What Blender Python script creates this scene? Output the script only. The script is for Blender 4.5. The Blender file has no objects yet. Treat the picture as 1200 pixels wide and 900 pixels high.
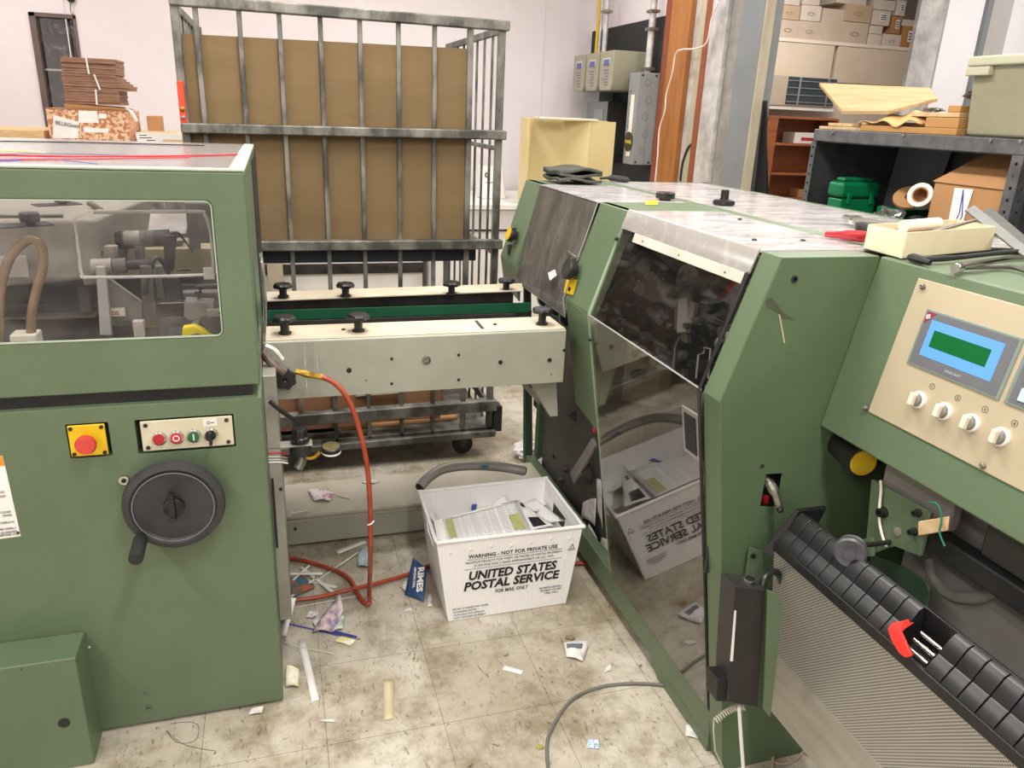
import bpy, bmesh, math, random
from mathutils import Vector, Matrix, Euler
R = math.radians
random.seed(7)
scene = bpy.context.scene
COL = scene.collection

# ------------------------------------------------------------------ camera
CAM = Vector((0, 0, 1.6)); FPX = 894.06
def basis(yaw, pitch, roll):
    fwd = Vector((-math.sin(yaw)*math.cos(pitch), math.cos(yaw)*math.cos(pitch), -math.sin(pitch)))
    r = Vector((math.cos(yaw), math.sin(yaw), 0)); u = r.cross(fwd)
    c, s = math.cos(roll), math.sin(roll)
    return c*r + s*u, -s*r + c*u, fwd
CR, CU, CF = basis(R(-17.41), R(19.58), R(2.482))
cd = bpy.data.cameras.new('camera'); cam = bpy.data.objects.new('camera', cd); COL.objects.link(cam)
cam.matrix_world = Matrix(((CR.x, CU.x, -CF.x, CAM.x), (CR.y, CU.y, -CF.y, CAM.y), (CR.z, CU.z, -CF.z, CAM.z), (0, 0, 0, 1)))
cd.sensor_width = 36; cd.lens = FPX/1200*36; cd.clip_start = .02
scene.camera = cam
AX = {'x': 0, 'y': 1, 'z': 2}
def at(px, py, ax, val):
    """the point of the plane ax = val that the photograph shows at (px, py)"""
    d = (px-600)*CR - (py-450)*CU + FPX*CF
    i = AX[ax]; t = (val - CAM[i])/d[i]
    return CAM + d*t

# ------------------------------------------------------------------ materials
def lin(h):
    h = h.lstrip('#'); o = []
    for i in (0, 2, 4):
        c = int(h[i:i+2], 16)/255
        o.append(c/12.92 if c <= .04045 else ((c+.055)/1.055)**2.4)
    return (*o, 1)
MATS = {}
def nm(name):
    m = bpy.data.materials.new(name); m.use_nodes = True
    nt = m.node_tree; return m, nt, nt.nodes['Principled BSDF']
def N(nt, t, **k):
    n = nt.nodes.new(t)
    for a, b in k.items(): setattr(n, a, b)
    return n
def mat(name, c1, c2=None, rough=.5, metal=0, scale=6, bump=0, bscale=60, detail=6, lo=.35, hi=.65, stretch=None, rvar=0, spec=.5):
    """plain surface with a noise of a second colour (dirt, wear) and fine bump"""
    if name in MATS: return MATS[name]
    m, nt, b = nm(name)
    b.inputs['Roughness'].default_value = rough; b.inputs['Metallic'].default_value = metal
    b.inputs['Specular IOR Level'].default_value = spec
    tc = N(nt, 'ShaderNodeTexCoord'); mp = N(nt, 'ShaderNodeMapping')
    nt.links.new(tc.outputs['Object'], mp.inputs['Vector'])
    if stretch: mp.inputs['Scale'].default_value = stretch
    if c2:
        no = N(nt, 'ShaderNodeTexNoise'); no.inputs['Scale'].default_value = scale; no.inputs['Detail'].default_value = detail; no.inputs['Roughness'].default_value = .62
        nt.links.new(mp.outputs[0], no.inputs['Vector'])
        rp = N(nt, 'ShaderNodeValToRGB'); rp.color_ramp.elements[0].position = lo; rp.color_ramp.elements[1].position = hi
        rp.color_ramp.elements[0].color = lin(c1); rp.color_ramp.elements[1].color = lin(c2)
        nt.links.new(no.outputs['Fac'], rp.inputs[0]); nt.links.new(rp.outputs[0], b.inputs['Base Color'])
        if rvar:
            mr = N(nt, 'ShaderNodeMapRange'); mr.inputs['To Min'].default_value = rough-rvar; mr.inputs['To Max'].default_value = rough+rvar
            nt.links.new(no.outputs['Fac'], mr.inputs[0]); nt.links.new(mr.outputs[0], b.inputs['Roughness'])
    else: b.inputs['Base Color'].default_value = lin(c1)
    if bump:
        n2 = N(nt, 'ShaderNodeTexNoise'); n2.inputs['Scale'].default_value = bscale; n2.inputs['Detail'].default_value = 3
        nt.links.new(mp.outputs[0], n2.inputs['Vector'])
        bp = N(nt, 'ShaderNodeBump'); bp.inputs['Strength'].default_value = bump; bp.inputs['Distance'].default_value = .002
        nt.links.new(n2.outputs['Fac'], bp.inputs['Height']); nt.links.new(bp.outputs[0], b.inputs['Normal'])
    MATS[name] = m; return m
def emit(name, c, s):
    if name in MATS: return MATS[name]
    m, nt, b = nm(name); b.inputs['Base Color'].default_value = lin(c)
    b.inputs['Emission Color'].default_value = lin(c); b.inputs['Emission Strength'].default_value = s
    MATS[name] = m; return m
def pane(name, tint, refl=.08, rough=.02, haze=.0, scale=(3, 3, 3), hazecol='#d8d4cc', hazemax=.3, lo=.5, hi=.75, rmax=.5):
    """clear or smoked acrylic: transmits a tint, reflects, has hazy scratches and smears"""
    if name in MATS: return MATS[name]
    m, nt, b = nm(name); nt.nodes.remove(b)
    out = nt.nodes['Material Output']
    tr = N(nt, 'ShaderNodeBsdfTransparent'); tr.inputs[0].default_value = lin(tint)
    gl = N(nt, 'ShaderNodeBsdfGlossy'); gl.inputs['Roughness'].default_value = rough
    df = N(nt, 'ShaderNodeBsdfDiffuse'); df.inputs[0].default_value = lin(hazecol)
    lw = N(nt, 'ShaderNodeLayerWeight'); lw.inputs[0].default_value = .35
    mr = N(nt, 'ShaderNodeMapRange'); mr.inputs['To Min'].default_value = refl; mr.inputs['To Max'].default_value = min(1, refl+rmax)
    nt.links.new(lw.outputs['Fresnel'], mr.inputs[0])
    tc = N(nt, 'ShaderNodeTexCoord'); mp = N(nt, 'ShaderNodeMapping'); mp.inputs['Scale'].default_value = scale
    nt.links.new(tc.outputs['Object'], mp.inputs[0])
    no = N(nt, 'ShaderNodeTexNoise'); no.inputs['Scale'].default_value = 4; no.inputs['Detail'].default_value = 8; no.inputs['Roughness'].default_value = .7; no.inputs['Distortion'].default_value = .8
    nt.links.new(mp.outputs[0], no.inputs['Vector'])
    m2 = N(nt, 'ShaderNodeMapRange'); m2.inputs['From Min'].default_value = lo; m2.inputs['From Max'].default_value = hi
    m2.inputs['To Min'].default_value = haze; m2.inputs['To Max'].default_value = hazemax
    nt.links.new(no.outputs['Fac'], m2.inputs[0])
    a = N(nt, 'ShaderNodeMixShader'); c = N(nt, 'ShaderNodeMixShader')
    nt.links.new(m2.outputs[0], a.inputs[0]); nt.links.new(tr.outputs[0], a.inputs[1]); nt.links.new(df.outputs[0], a.inputs[2])
    nt.links.new(mr.outputs[0], c.inputs[0]); nt.links.new(a.outputs[0], c.inputs[1]); nt.links.new(gl.outputs[0], c.inputs[2])
    nt.links.new(c.outputs[0], out.inputs['Surface'])
    MATS[name] = m; return m
def striped(name, c1, c2, scale, axis='X', lo=.4, hi=.5, rough=.6, bump=0, dist=0):
    """fine regular lines: corrugation, printed text rows, ribs"""
    if name in MATS: return MATS[name]
    m, nt, b = nm(name); b.inputs['Roughness'].default_value = rough
    tc = N(nt, 'ShaderNodeTexCoord'); w = N(nt, 'ShaderNodeTexWave', bands_direction=axis); w.inputs['Scale'].default_value = scale; w.inputs['Distortion'].default_value = dist
    nt.links.new(tc.outputs['Object'], w.inputs[0])
    rp = N(nt, 'ShaderNodeValToRGB'); rp.color_ramp.elements[0].position = lo; rp.color_ramp.elements[1].position = hi
    rp.color_ramp.elements[0].color = lin(c1); rp.color_ramp.elements[1].color = lin(c2)
    nt.links.new(w.outputs['Fac'], rp.inputs[0]); nt.links.new(rp.outputs[0], b.inputs['Base Color'])
    if bump:
        bp = N(nt, 'ShaderNodeBump'); bp.inputs['Strength'].default_value = bump; bp.inputs['Distance'].default_value = .003
        nt.links.new(w.outputs['Fac'], bp.inputs['Height']); nt.links.new(bp.outputs[0], b.inputs['Normal'])
    MATS[name] = m; return m

GREEN = mat('green_paint', '#58694f', '#617258', rough=.42, scale=2.2, bump=.12, bscale=260, rvar=.05)
GREEN2 = mat('green_paint_deep', '#4d6245', '#566a4d', rough=.40, scale=2.2, bump=.12, bscale=260, rvar=.05)  # darker tone of the green, for end plate and rear housing
DGREEN = mat('dark_green_paint', '#33483a', '#3f5444', rough=.45, scale=5)
CREAM = mat('cream_paint', '#d8d2c0', '#c4bca6', rough=.5, scale=4, bump=.05, lo=.45, hi=.8)
BEAMP = mat('grey_green_beam_paint', '#a1a395', '#959787', rough=.5, scale=3, bump=.05)
BEAMT = mat('worn_cream_beam_top', '#c3b9a5', '#a99a7e', rough=.55, scale=9, lo=.42, hi=.8, stretch=(.4, 1, 1))
PANELC = mat('beige_anodised_panel', '#cdc0a4', '#c6b89c', rough=.32, metal=.35, scale=3)
BLACK = mat('black_plastic', '#141414', '#1d1d1e', rough=.38, scale=20)
BLACKM = mat('black_matte_rubber', '#1a1a1b', '#262626', rough=.6, scale=12)
WHEELM = mat('charcoal_moulded_plastic', '#2c2c2e', '#363637', rough=.5, scale=14, bump=.1)
STEEL = mat('bare_steel', '#9a978f', '#7c7972', rough=.34, metal=.85, scale=8)
STEELD = mat('oily_dark_steel', '#4a4744', '#2c2a28', rough=.4, metal=.7, scale=7)
CHROME = mat('polished_metal', '#d5d3cd', '#bdbab4', rough=.16, metal=1, scale=6)
ALU = mat('dull_aluminium', '#b8b5ac', '#a29e95', rough=.4, metal=.6, scale=5)
CAST = mat('grey_casting', '#8f8b84', '#7d7973', rough=.55, scale=3, bump=.15, bscale=80)
CASTD = mat('dark_casting', '#3b3936', '#2a2927', rough=.5, scale=4, bump=.1)
GUARDBOX = mat('grey_steel_guard', '#a3a197', '#8f8d83', rough=.42, metal=.25, scale=4)
CAGEM = mat('scraped_grey_cage_tube', '#494842', '#85837b', rough=.5, metal=.4, scale=9, detail=12, lo=.42, hi=.62, stretch=(1, 1, .6), bump=.2)
KRAFT = mat('kraft_cardboard', '#736044', '#7a664a', rough=.85, scale=2, stretch=(1, 1, 6), spec=.15)
KRAFT2 = mat('brown_cardboard', '#9c7a5c', '#8a6749', rough=.85, scale=6, spec=.15)
KRAFT3 = mat('orange_brown_cardboard', '#b88c62', '#ab7f56', rough=.85, scale=4, spec=.15)
WALLM = mat('white_wall_paint', '#e6dfe2', '#ddd4d6', rough=.75, scale=.8, bump=.05, bscale=120)
CEILM = mat('ceiling_tile_white', '#e4e2dc', '#dad8d0', rough=.9, scale=2)
WHITE = mat('white_paint', '#e9e7e3', '#dfdcd6', rough=.5, scale=3)
PAPER = mat('white_paper', '#f0eeea', '#e6e3de', rough=.8, scale=8)
ORANGE = mat('orange_rubber_hose', '#a94a2b', '#8e3b24', rough=.38, scale=25)
RED = mat('red_plastic', '#b92330', '#a31c28', rough=.35, scale=10)
REDC = mat('bright_red_plastic', '#e4322c', rough=.4)
YELLOW = mat('yellow_label', '#e6c018', '#d8b010', rough=.45, scale=8)
BRASS = mat('brass_fitting', '#b8933e', '#8f7430', rough=.3, metal=.9, scale=30)
WOODO = mat('orange_varnished_wood', '#ad713b', '#98602c', rough=.45, scale=5, stretch=(6, 6, .5))
WOODR = mat('red_brown_wood', '#8f4f33', '#7d4029', rough=.5, scale=5, stretch=(6, 6, .5))
WOODB = mat('brown_shelf_wood', '#a8623a', '#8c4f2c', rough=.5, scale=4, stretch=(.6, 3, 8))
PLY = mat('raw_pine_board', '#cdb38c', '#b3956a', rough=.75, scale=7, stretch=(.7, 5, 5))
GALV = mat('galvanised_sheet', '#cfccca', '#a3a09f', rough=.4, metal=.2, scale=7, detail=3)
BOXG = mat('grey_electrical_enamel', '#8b9192', '#858b8c', rough=.45, scale=4)
BOXT = mat('taupe_electrical_enamel', '#9c9884', '#928e7a', rough=.5, scale=4)
COLG = mat('grey_painted_column', '#828689', '#787c7f', rough=.5, scale=3)
TAN = mat('tan_painted_timber', '#b5ab95', '#a69b84', rough=.6, scale=6, stretch=(4, 4, .6))
SHELFM = mat('dark_grey_shelf_steel', '#3f4144', '#505254', rough=.45, metal=.3, scale=7)
SHELFL = mat('worn_grey_shelf_edge', '#77787a', '#5c5d5f', rough=.4, metal=.5, scale=18)
TOOLG = mat('green_toolbox_plastic', '#0e7a4c', '#0b6b42', rough=.3, scale=10)
BELTG = mat('green_conveyor_belt', '#17593b', '#104b30', rough=.45, scale=8)
RAG = mat('grey_folded_cloth', '#5d5e58', '#474842', rough=.95, scale=14, spec=.1)
CABY = mat('pale_yellow_cabinet_paint', '#dccb98', '#d2be86', rough=.6, scale=3)
BLACKW = mat('black_painted_plywood', '#1d1e21', '#27282b', rough=.7, scale=3)
TRAYC = mat('cream_card_tray', '#e5d9ba', '#d9cba6', rough=.8, scale=6)
TOTEM = mat('milky_plastic_tote', '#bdb98f', '#c9c6a2', rough=.35, scale=2)
CORDG = mat('grey_cable_jacket', '#6f6d67', '#63615b', rough=.5, scale=12)
HOSEG = mat('silver_grey_duct_tube', '#a3a199', '#b5b3ab', rough=.3, metal=.15, scale=5)
TUBEB = mat('brown_translucent_tube', '#7d6652', '#92795f', rough=.25, scale=5)
ACR = mat('clear_acrylic_edge', '#d7dad8', '#c9cccb', rough=.2, scale=5)
INK = mat('black_print', '#1c1c20', rough=.6)
TUBW = striped('white_corrugated_plastic', '#e6e5e2', '#efeeec', 42, 'X', .3, .7, .4, .12)

# acrylic guards
P_HOOD = pane('clear_hood_acrylic', '#fafafa', refl=.02, rmax=.15, haze=.0, hazemax=.07, scale=(2, 2, 2), lo=.45, hi=.75)
P_TOP2 = pane('clear_hood_top', '#f6f5f4', refl=.04, rough=.25, haze=.10, hazemax=.28, rmax=.85, scale=(1.6, 5, 2), lo=.35, hi=.7, hazecol='#fff8f6')
P_TOP = pane('scuffed_glare_top_acrylic', '#f2f0ee', refl=.16, rough=.12, haze=.36, hazemax=.72, rmax=.6, scale=(1.6, 5, 2), lo=.38, hi=.62, hazecol='#f4eeee')  # white haze colour paints in bright reflections along with the scuffs
P_SMOKE = pane('smoked_guard_acrylic', '#dddcdb', rmax=.12, refl=.012, rough=.02, haze=.015, hazemax=.22, scale=(2, 2, 5), lo=.52, hi=.8, hazecol='#858483')
P_SMOKE2 = pane('hazy_smoked_acrylic', '#a8a29a', refl=.05, rough=.08, haze=.28, hazemax=.55, scale=(2, 5, 1.5), lo=.4, hi=.7, hazecol='#8d8882')
P_LOW = pane('glossy_lower_guard_acrylic', '#d6d2cb', rmax=.2, refl=.22, rough=.004, haze=.02, hazemax=.07, scale=(3, 3, 3), lo=.5, hi=.85)
P_WIN = pane('dark_window_glass', '#555a60', refl=.12)

def floor_mat():
    m, nt, b = nm('dirty_vinyl_tile'); L = nt.links.new
    tc = N(nt, 'ShaderNodeTexCoord'); mp = N(nt, 'ShaderNodeMapping'); mp.inputs['Location'].default_value = (-.645, -.10, 0)
    L(tc.outputs['Object'], mp.inputs[0])
    br = N(nt, 'ShaderNodeTexBrick'); br.offset = 0; br.squash = 1
    br.inputs['Scale'].default_value = 1; br.inputs['Brick Width'].default_value = .315; br.inputs['Row Height'].default_value = .315
    br.inputs['Mortar Size'].default_value = .0011; br.inputs['Mortar Smooth'].default_value = .3
    br.inputs['Color1'].default_value = lin('#ccc6b9'); br.inputs['Color2'].default_value = lin('#c5bfb1'); br.inputs['Mortar'].default_value = lin('#8f8775')
    L(mp.outputs[0], br.inputs[0])
    def mul(prev, scale, det, lo, hi, dark, st=None, rough=.65, dist=0):
        no = N(nt, 'ShaderNodeTexNoise'); no.inputs['Scale'].default_value = scale; no.inputs['Detail'].default_value = det; no.inputs['Roughness'].default_value = rough; no.inputs['Distortion'].default_value = dist
        if st:
            m2 = N(nt, 'ShaderNodeMapping'); m2.inputs['Scale'].default_value = st; m2.inputs['Rotation'].default_value = (0, 0, .6); L(tc.outputs['Object'], m2.inputs[0]); L(m2.outputs[0], no.inputs[0])
        else: L(tc.outputs['Object'], no.inputs[0])
        rp = N(nt, 'ShaderNodeValToRGB'); e = rp.color_ramp.elements; e[0].position = lo; e[1].position = hi; e[0].color = lin(dark); e[1].color = (1, 1, 1, 1)
        L(no.outputs['Fac'], rp.inputs[0])
        mx = N(nt, 'ShaderNodeMix', data_type='RGBA', blend_type='MULTIPLY'); mx.inputs[0].default_value = 1
        L(prev, mx.inputs[6]); L(rp.outputs[0], mx.inputs[7]); return mx.outputs[2]
    c = mul(br.outputs[0], 1.6, 8, .34, .62, '#c9c0ae')
    c = mul(c, 7, 10, .36, .55, '#c6bfb0', rough=.75)
    c = mul(c, 60, 4, .30, .40, '#8a8069', (1, .35, 1), dist=1.5)
    c = mul(c, 180, 2, .27, .33, '#5e5646', (.3, 1.2, 1), dist=2)
    L(c, b.inputs['Base Color']); b.inputs['Roughness'].default_value = .42
    return m
FLOORM = floor_mat()

# ------------------------------------------------------------------ mesh builder
class MB:
    def __init__(s): s.bm = bmesh.new()
    def box(s, a, b, rot=None, piv=None):
        x0, y0, z0 = (min(a[i], b[i]) for i in range(3)); x1, y1, z1 = (max(a[i], b[i]) for i in range(3))
        p = [Vector(v) for v in ((x0,y0,z0),(x1,y0,z0),(x1,y1,z0),(x0,y1,z0),(x0,y0,z1),(x1,y0,z1),(x1,y1,z1),(x0,y1,z1))]
        if rot is not None:
            c = Vector(piv) if piv is not None else sum(p, Vector())/8
            p = [c + rot @ (q-c) for q in p]
        return s.hexa(p)
    def hexa(s, p):
        v = [s.bm.verts.new(q) for q in p]
        for f in ((3,2,1,0),(4,5,6,7),(0,1,5,4),(1,2,6,5),(2,3,7,6),(3,0,4,7)): s.bm.faces.new([v[i] for i in f])
        return s
    def slab(s, quad, t):
        """a four-cornered sheet of thickness t (quad = 4 points, thickness along its normal)"""
        q = [Vector(x) for x in quad]; n = (q[1]-q[0]).cross(q[3]-q[0]).normalized()*t
        return s.hexa([*q, *[x+n for x in q]])
    def prism(s, pts, ax, lo, hi):
        """2-D outline extruded along ax; pts are the other two coordinates in x,y,z order"""
        def P(p, v):
            return Vector((v, p[0], p[1])) if ax == 'x' else Vector((p[0], v, p[1])) if ax == 'y' else Vector((p[0], p[1], v))
        a = [s.bm.verts.new(P(p, lo)) for p in pts]; b = [s.bm.verts.new(P(p, hi)) for p in pts]
        s.bm.faces.new(a); s.bm.faces.new(list(reversed(b)))
        for i in range(len(pts)):
            j = (i+1) % len(pts); s.bm.faces.new((a[j], a[i], b[i], b[j]))
        return s
    def plate(s, outer, holes, ax, lo, hi):
        """outline with holes, extruded along ax"""
        def P(p, v):
            return Vector((v, p[0], p[1])) if ax == 'x' else Vector((p[0], v, p[1])) if ax == 'y' else Vector((p[0], p[1], v))
        t = bmesh.new(); es = []
        for loop in [outer]+holes:
            vs = [t.verts.new(P(p, lo)) for p in loop]
            es += [t.edges.new((vs[i], vs[(i+1) % len(vs)])) for i in range(len(vs))]
        bmesh.ops.triangle_fill(t, edges=es, use_beauty=True)
        r = bmesh.ops.extrude_face_region(t, geom=t.faces[:])
        d = P((0, 0), hi-lo) if True else None
        for g in r['geom']:
            if isinstance(g, bmesh.types.BMVert): g.co += d
        me = bpy.data.meshes.new('tmp'); t.to_mesh(me); t.free(); s.bm.from_mesh(me); bpy.data.meshes.remove(me)
        return s
    def frame(s, d):
        d = Vector(d).normalized(); a = Vector((0, 0, 1)) if abs(d.z) < .9 else Vector((1, 0, 0))
        u = d.cross(a).normalized(); return u, d.cross(u)
    def cyl(s, p0, p1, r0, r1=None, seg=20):
        return s.lathe([(r0, 0), (r1 if r1 is not None else r0, (Vector(p1)-Vector(p0)).length)], p0, Vector(p1)-Vector(p0), seg)
    def lathe(s, prof, p0, d, seg=24, lobes=0, amp=0, closed=True):
        p0 = Vector(p0); d = Vector(d).normalized(); u, w = s.frame(d); rings = []
        for r, h in prof:
            ring = []
            for k in range(seg):
                a = 2*math.pi*k/seg; rr = r*(1+amp*math.cos(lobes*a)) if lobes else r
                ring.append(s.bm.verts.new(p0+d*h+(u*math.cos(a)+w*math.sin(a))*rr))
            rings.append(ring)
        for a, b in zip(rings, rings[1:]):
            for k in range(seg): s.bm.faces.new((a[k], a[(k+1) % seg], b[(k+1) % seg], b[k]))
        if closed: s.bm.faces.new(list(reversed(rings[0]))); s.bm.faces.new(rings[-1])
        return s
    def tube(s, pts, r, seg=10, smooth=0, radii=None):
        pts = [Vector(p) for p in pts]
        if smooth: pts = spline(pts, smooth)
        rings = []; n = len(pts); u = None
        for i, p in enumerate(pts):
            d = (pts[min(i+1, n-1)]-pts[max(i-1, 0)]).normalized()
            if u is None: u, w = s.frame(d)
            else: u = (u - d*u.dot(d)).normalized(); w = d.cross(u)
            rr = radii[i*(len(radii)-1)//(n-1)] if radii else r
            rings.append([s.bm.verts.new(p+(u*math.cos(2*math.pi*k/seg)+w*math.sin(2*math.pi*k/seg))*rr) for k in range(seg)])
        for a, b in zip(rings, rings[1:]):
            for k in range(seg): s.bm.faces.new((a[k], a[(k+1) % seg], b[(k+1) % seg], b[k]))
        s.bm.faces.new(list(reversed(rings[0]))); s.bm.faces.new(rings[-1])
        return s
    def ball(s, c, r, sc=(1, 1, 1), seg=16):
        bmesh.ops.create_uvsphere(s.bm, u_segments=seg, v_segments=seg//2, radius=r, matrix=Matrix.Translation(c) @ Matrix.Diagonal((*sc, 1)))
        return s
    def grid(s, f, nu, nv, t=.0006):
        """thin curved sheet: f(u, v) -> point"""
        top = [[s.bm.verts.new(f(i/nu, j/nv)) for j in range(nv+1)] for i in range(nu+1)]
        for i in range(nu):
            for j in range(nv): s.bm.faces.new((top[i][j], top[i+1][j], top[i+1][j+1], top[i][j+1]))
        s.solid = t; return s
    def build(s, name, m, parent=None, bevel=0, angle=35, seg=2):
        if not getattr(s, 'solid', 0): bmesh.ops.recalc_face_normals(s.bm, faces=s.bm.faces[:])
        o0 = worldloc(parent) if parent else None
        if o0 is None:
            xs = [v.co for v in s.bm.verts]
            o0 = Vector(((min(v.x for v in xs)+max(v.x for v in xs))/2, (min(v.y for v in xs)+max(v.y for v in xs))/2, min(v.z for v in xs)))
        me = bpy.data.meshes.new(name)
        for v in s.bm.verts: v.co -= o0
        s.bm.to_mesh(me); s.bm.free()
        o = bpy.data.objects.new(name, me); COL.objects.link(o); me.materials.append(m)
        me.polygons.foreach_set('use_smooth', [True]*len(me.polygons))
        try: me.set_sharp_from_angle(angle=R(angle))
        except Exception: pass
        if parent: o.parent = parent
        else: o.location = o0
        if getattr(s, 'solid', 0):
            md = o.modifiers.new('solid', 'SOLIDIFY'); md.thickness = s.solid; md.offset = 0
        if bevel:
            md = o.modifiers.new('bevel', 'BEVEL'); md.width = bevel; md.segments = seg; md.limit_method = 'ANGLE'; md.angle_limit = R(40)
            md.harden_normals = True
        return o
def worldloc(o):
    v = Vector(); 
    while o: v += o.location; o = o.parent
    return v
def spline(pts, k):
    out = []; n = len(pts)
    for i in range(n-1):
        p0 = pts[max(i-1, 0)]; p1 = pts[i]; p2 = pts[i+1]; p3 = pts[min(i+2, n-1)]
        for j in range(k):
            t = j/k; out.append(.5*((2*p1)+(p2-p0)*t+(2*p0-5*p1+4*p2-p3)*t*t+(3*p1-p0-3*p2+p3)*t**3))
    out.append(pts[-1]); return out
def rrect(x0, x1, z0, z1, r, n=5):
    o = []
    for cx, cz, a0 in ((x1-r, z1-r, 0), (x0+r, z1-r, 90), (x0+r, z0+r, 180), (x1-r, z0+r, 270)):
        for k in range(n+1):
            a = R(a0+90*k/n); o.append((cx+r*math.cos(a), cz+r*math.sin(a)))
    return o
def circle(cx, cz, r, n=24): return [(cx+r*math.cos(2*math.pi*k/n), cz+r*math.sin(2*math.pi*k/n)) for k in range(n)]
def tag(o, label=None, cat=None, group=None, kind=None):
    if label: o['label'] = label
    if cat: o['category'] = cat
    if group: o['group'] = group
    if kind: o['kind'] = kind
    return o
def thing(name, loc, label, cat, group=None):
    o = bpy.data.objects.new(name, None); COL.objects.link(o); o.location = loc; o.empty_display_size = .1
    return tag(o, label, cat, group)
def struct(name, mb, m, bevel=0): return tag(mb.build(name, m, bevel=bevel), kind='structure')
def kids(o): return [c for c in bpy.data.objects if c.parent == o]
def copy_tree(o, parent=None):
    c = o.copy(); COL.objects.link(c); c.parent = parent
    for ch in kids(o): copy_tree(ch, c)
    return c
def B(a, b, name, m, parent, bevel=.002): return MB().box(a, b).build(name, m, parent, bevel)
def mp(p, parent, label):
    p['label'] = label; return p
def text(body, size, origin, right, up, m, parent, name='lettering', bold=0, shear=0, width=None, align='LEFT', depth=.0002):
    cu = bpy.data.curves.new('t', 'FONT'); cu.body = body; cu.size = size; cu.shear = shear; cu.offset = bold; cu.extrude = depth; cu.align_x = align; cu.resolution_u = 2
    tmp = bpy.data.objects.new('t', cu); COL.objects.link(tmp)
    bpy.context.view_layer.update()
    me = bpy.data.meshes.new_from_object(tmp.evaluated_get(bpy.context.evaluated_depsgraph_get()))
    bpy.data.objects.remove(tmp)
    r = Vector(right).normalized(); n = r.cross(Vector(up)).normalized(); u = n.cross(r)
    o0 = worldloc(parent) if parent else Vector(origin)
    sx = 1
    if width and len(me.vertices):
        xs = [v.co.x for v in me.vertices]; sx = width/(max(xs)-min(xs)); 
    for v in me.vertices:
        c = v.co.copy(); v.co = Vector(origin)+r*c.x*sx+u*c.y+n*(c.z+depth*1.2)-o0
    o = bpy.data.objects.new(name, me); COL.objects.link(o); me.materials.clear(); me.materials.append(m)
    if parent: o.parent = parent
    else: o.location = o0
    return o
exec_order = []

# ================================================================== THE ROOM
BY = 7.2            # back wall
PX = 2.9            # right partition, facing left
struct('floor', MB().box((-3.5, -3, -.06), (8.6, 8.6, 0)), FLOORM)
struct('ceiling', MB().box((-3.5, -3, 3.4), (8.6, 8.6, 3.46)), CEILM)
struct('wall_left', MB().box((-3.6, -3, 0), (-3.5, 8.6, 3.4)), WALLM)
struct('wall_front', MB().box((-3.6, -3.1, 0), (8.7, -3, 3.4)), WALLM)
struct('wall_right', MB().box((8.6, -3, 0), (8.7, 8.6, 3.4)), WALLM)
w = [at(32, 15, 'y', BY), at(54, 145, 'y', BY)]
wx0, wx1 = -1.72, -1.40; wz0, wz1 = 1.02, 2.17
struct('wall_back', MB().plate([(-3.5, 0), (PX, 0), (PX, 3.4), (-3.5, 3.4)], [[(wx0, wz0), (wx1, wz0), (wx1, wz1), (wx0, wz1)]], 'y', BY, BY+.12), WALLM)
fr = MB(); t = .045
for a, b in (((wx0, wz0), (wx0+t, wz1)), ((wx1-.02, wz0), (wx1, wz1)), ((wx0, wz1-.03), (wx1, wz1)), ((wx0, wz0), (wx1, wz0+t))):
    fr.box((a[0], BY-.015, a[1]), (b[0], BY+.1, b[1]))
win = tag(fr.build('window_1', mat('brown_window_frame', '#6b5a55', '#5c4c47', rough=.5, scale=4), bevel=.003), kind='structure')
B((wx0+.04, BY+.05, wz0+.03), (wx1-.02, BY+.058, wz1-.03), 'pane', P_WIN, win, 0)
B((wx0+.04, BY+.045, 1.76), (wx1-.02, BY+.062, 1.775), 'glazing_bar', ALU, win, 0)
# dark room behind the window
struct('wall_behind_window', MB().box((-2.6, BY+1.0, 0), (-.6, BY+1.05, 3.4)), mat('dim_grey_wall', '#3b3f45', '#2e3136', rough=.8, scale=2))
# partition on the right, running towards the camera
struct('wall_right_partition', MB().box((PX, 5.36, 0), (PX+.12, BY+.12, 3.4)), WALLM)
# far room behind the opening
FY = 8.0
struct('wall_far_room', MB().box((3.02, FY+.4, 0), (8.6, FY+.5, 3.4)), mat('grey_block_wall', '#9d958b', '#8c8479', rough=.85, scale=3))
p = at(1111, 0, 'y', 5.2); q = at(1095, 100, 'y', 5.2)
struct('wall_rear_right', MB().box((q.x-.02, 5.2, 0), (8.6, 5.3, 3.4)), mat('bright_white_wall', '#f0edf0', '#e7e3e7', rough=.7, scale=1))
# posts of the partition
def post(n, pxa, pxb, m, depth=.12, x=PX, xo=0):
    ya = at(pxa, 100, 'x', x).y; yb = at(pxb, 100, 'x', x).y
    return struct(n, MB().box((x-xo, yb, 0), (x+depth, ya, 3.4)), m, .004)
post('trim_1', 776, 784, WOODR, .12, PX, .03)
post('trim_2', 784, 806, WOODO, .14, PX, .04)
post('trim_3', 806, 811, GALV, .1)
post('trim_4', 811, 822, TAN, .06)
post('trim_5', 822, 832, WOODR, .1, PX, .03)
post('trim_6', 832, 850, GALV, .14, PX, .05)
post('trim_7', 850, 863, mat('stained_galvanised_sheet', '#8a8580', '#a8a49e', rough=.45, metal=.4, scale=9), .14, PX, .02)
y8a, y8b = at(863, 100, 'x', PX).y, at(884, 100, 'x', PX-.03).y
struct('trim_8', MB().box((PX-.03, y8b, 0), (PX+.1, y8a, 3.4)), COLG, .004)
x9 = at(897, 100, 'y', y8b-.02).x
struct('trim_9', MB().box((PX-.03, y8b-.02, 0), (x9, y8b-.001, 3.4)), TAN, .004)
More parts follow.
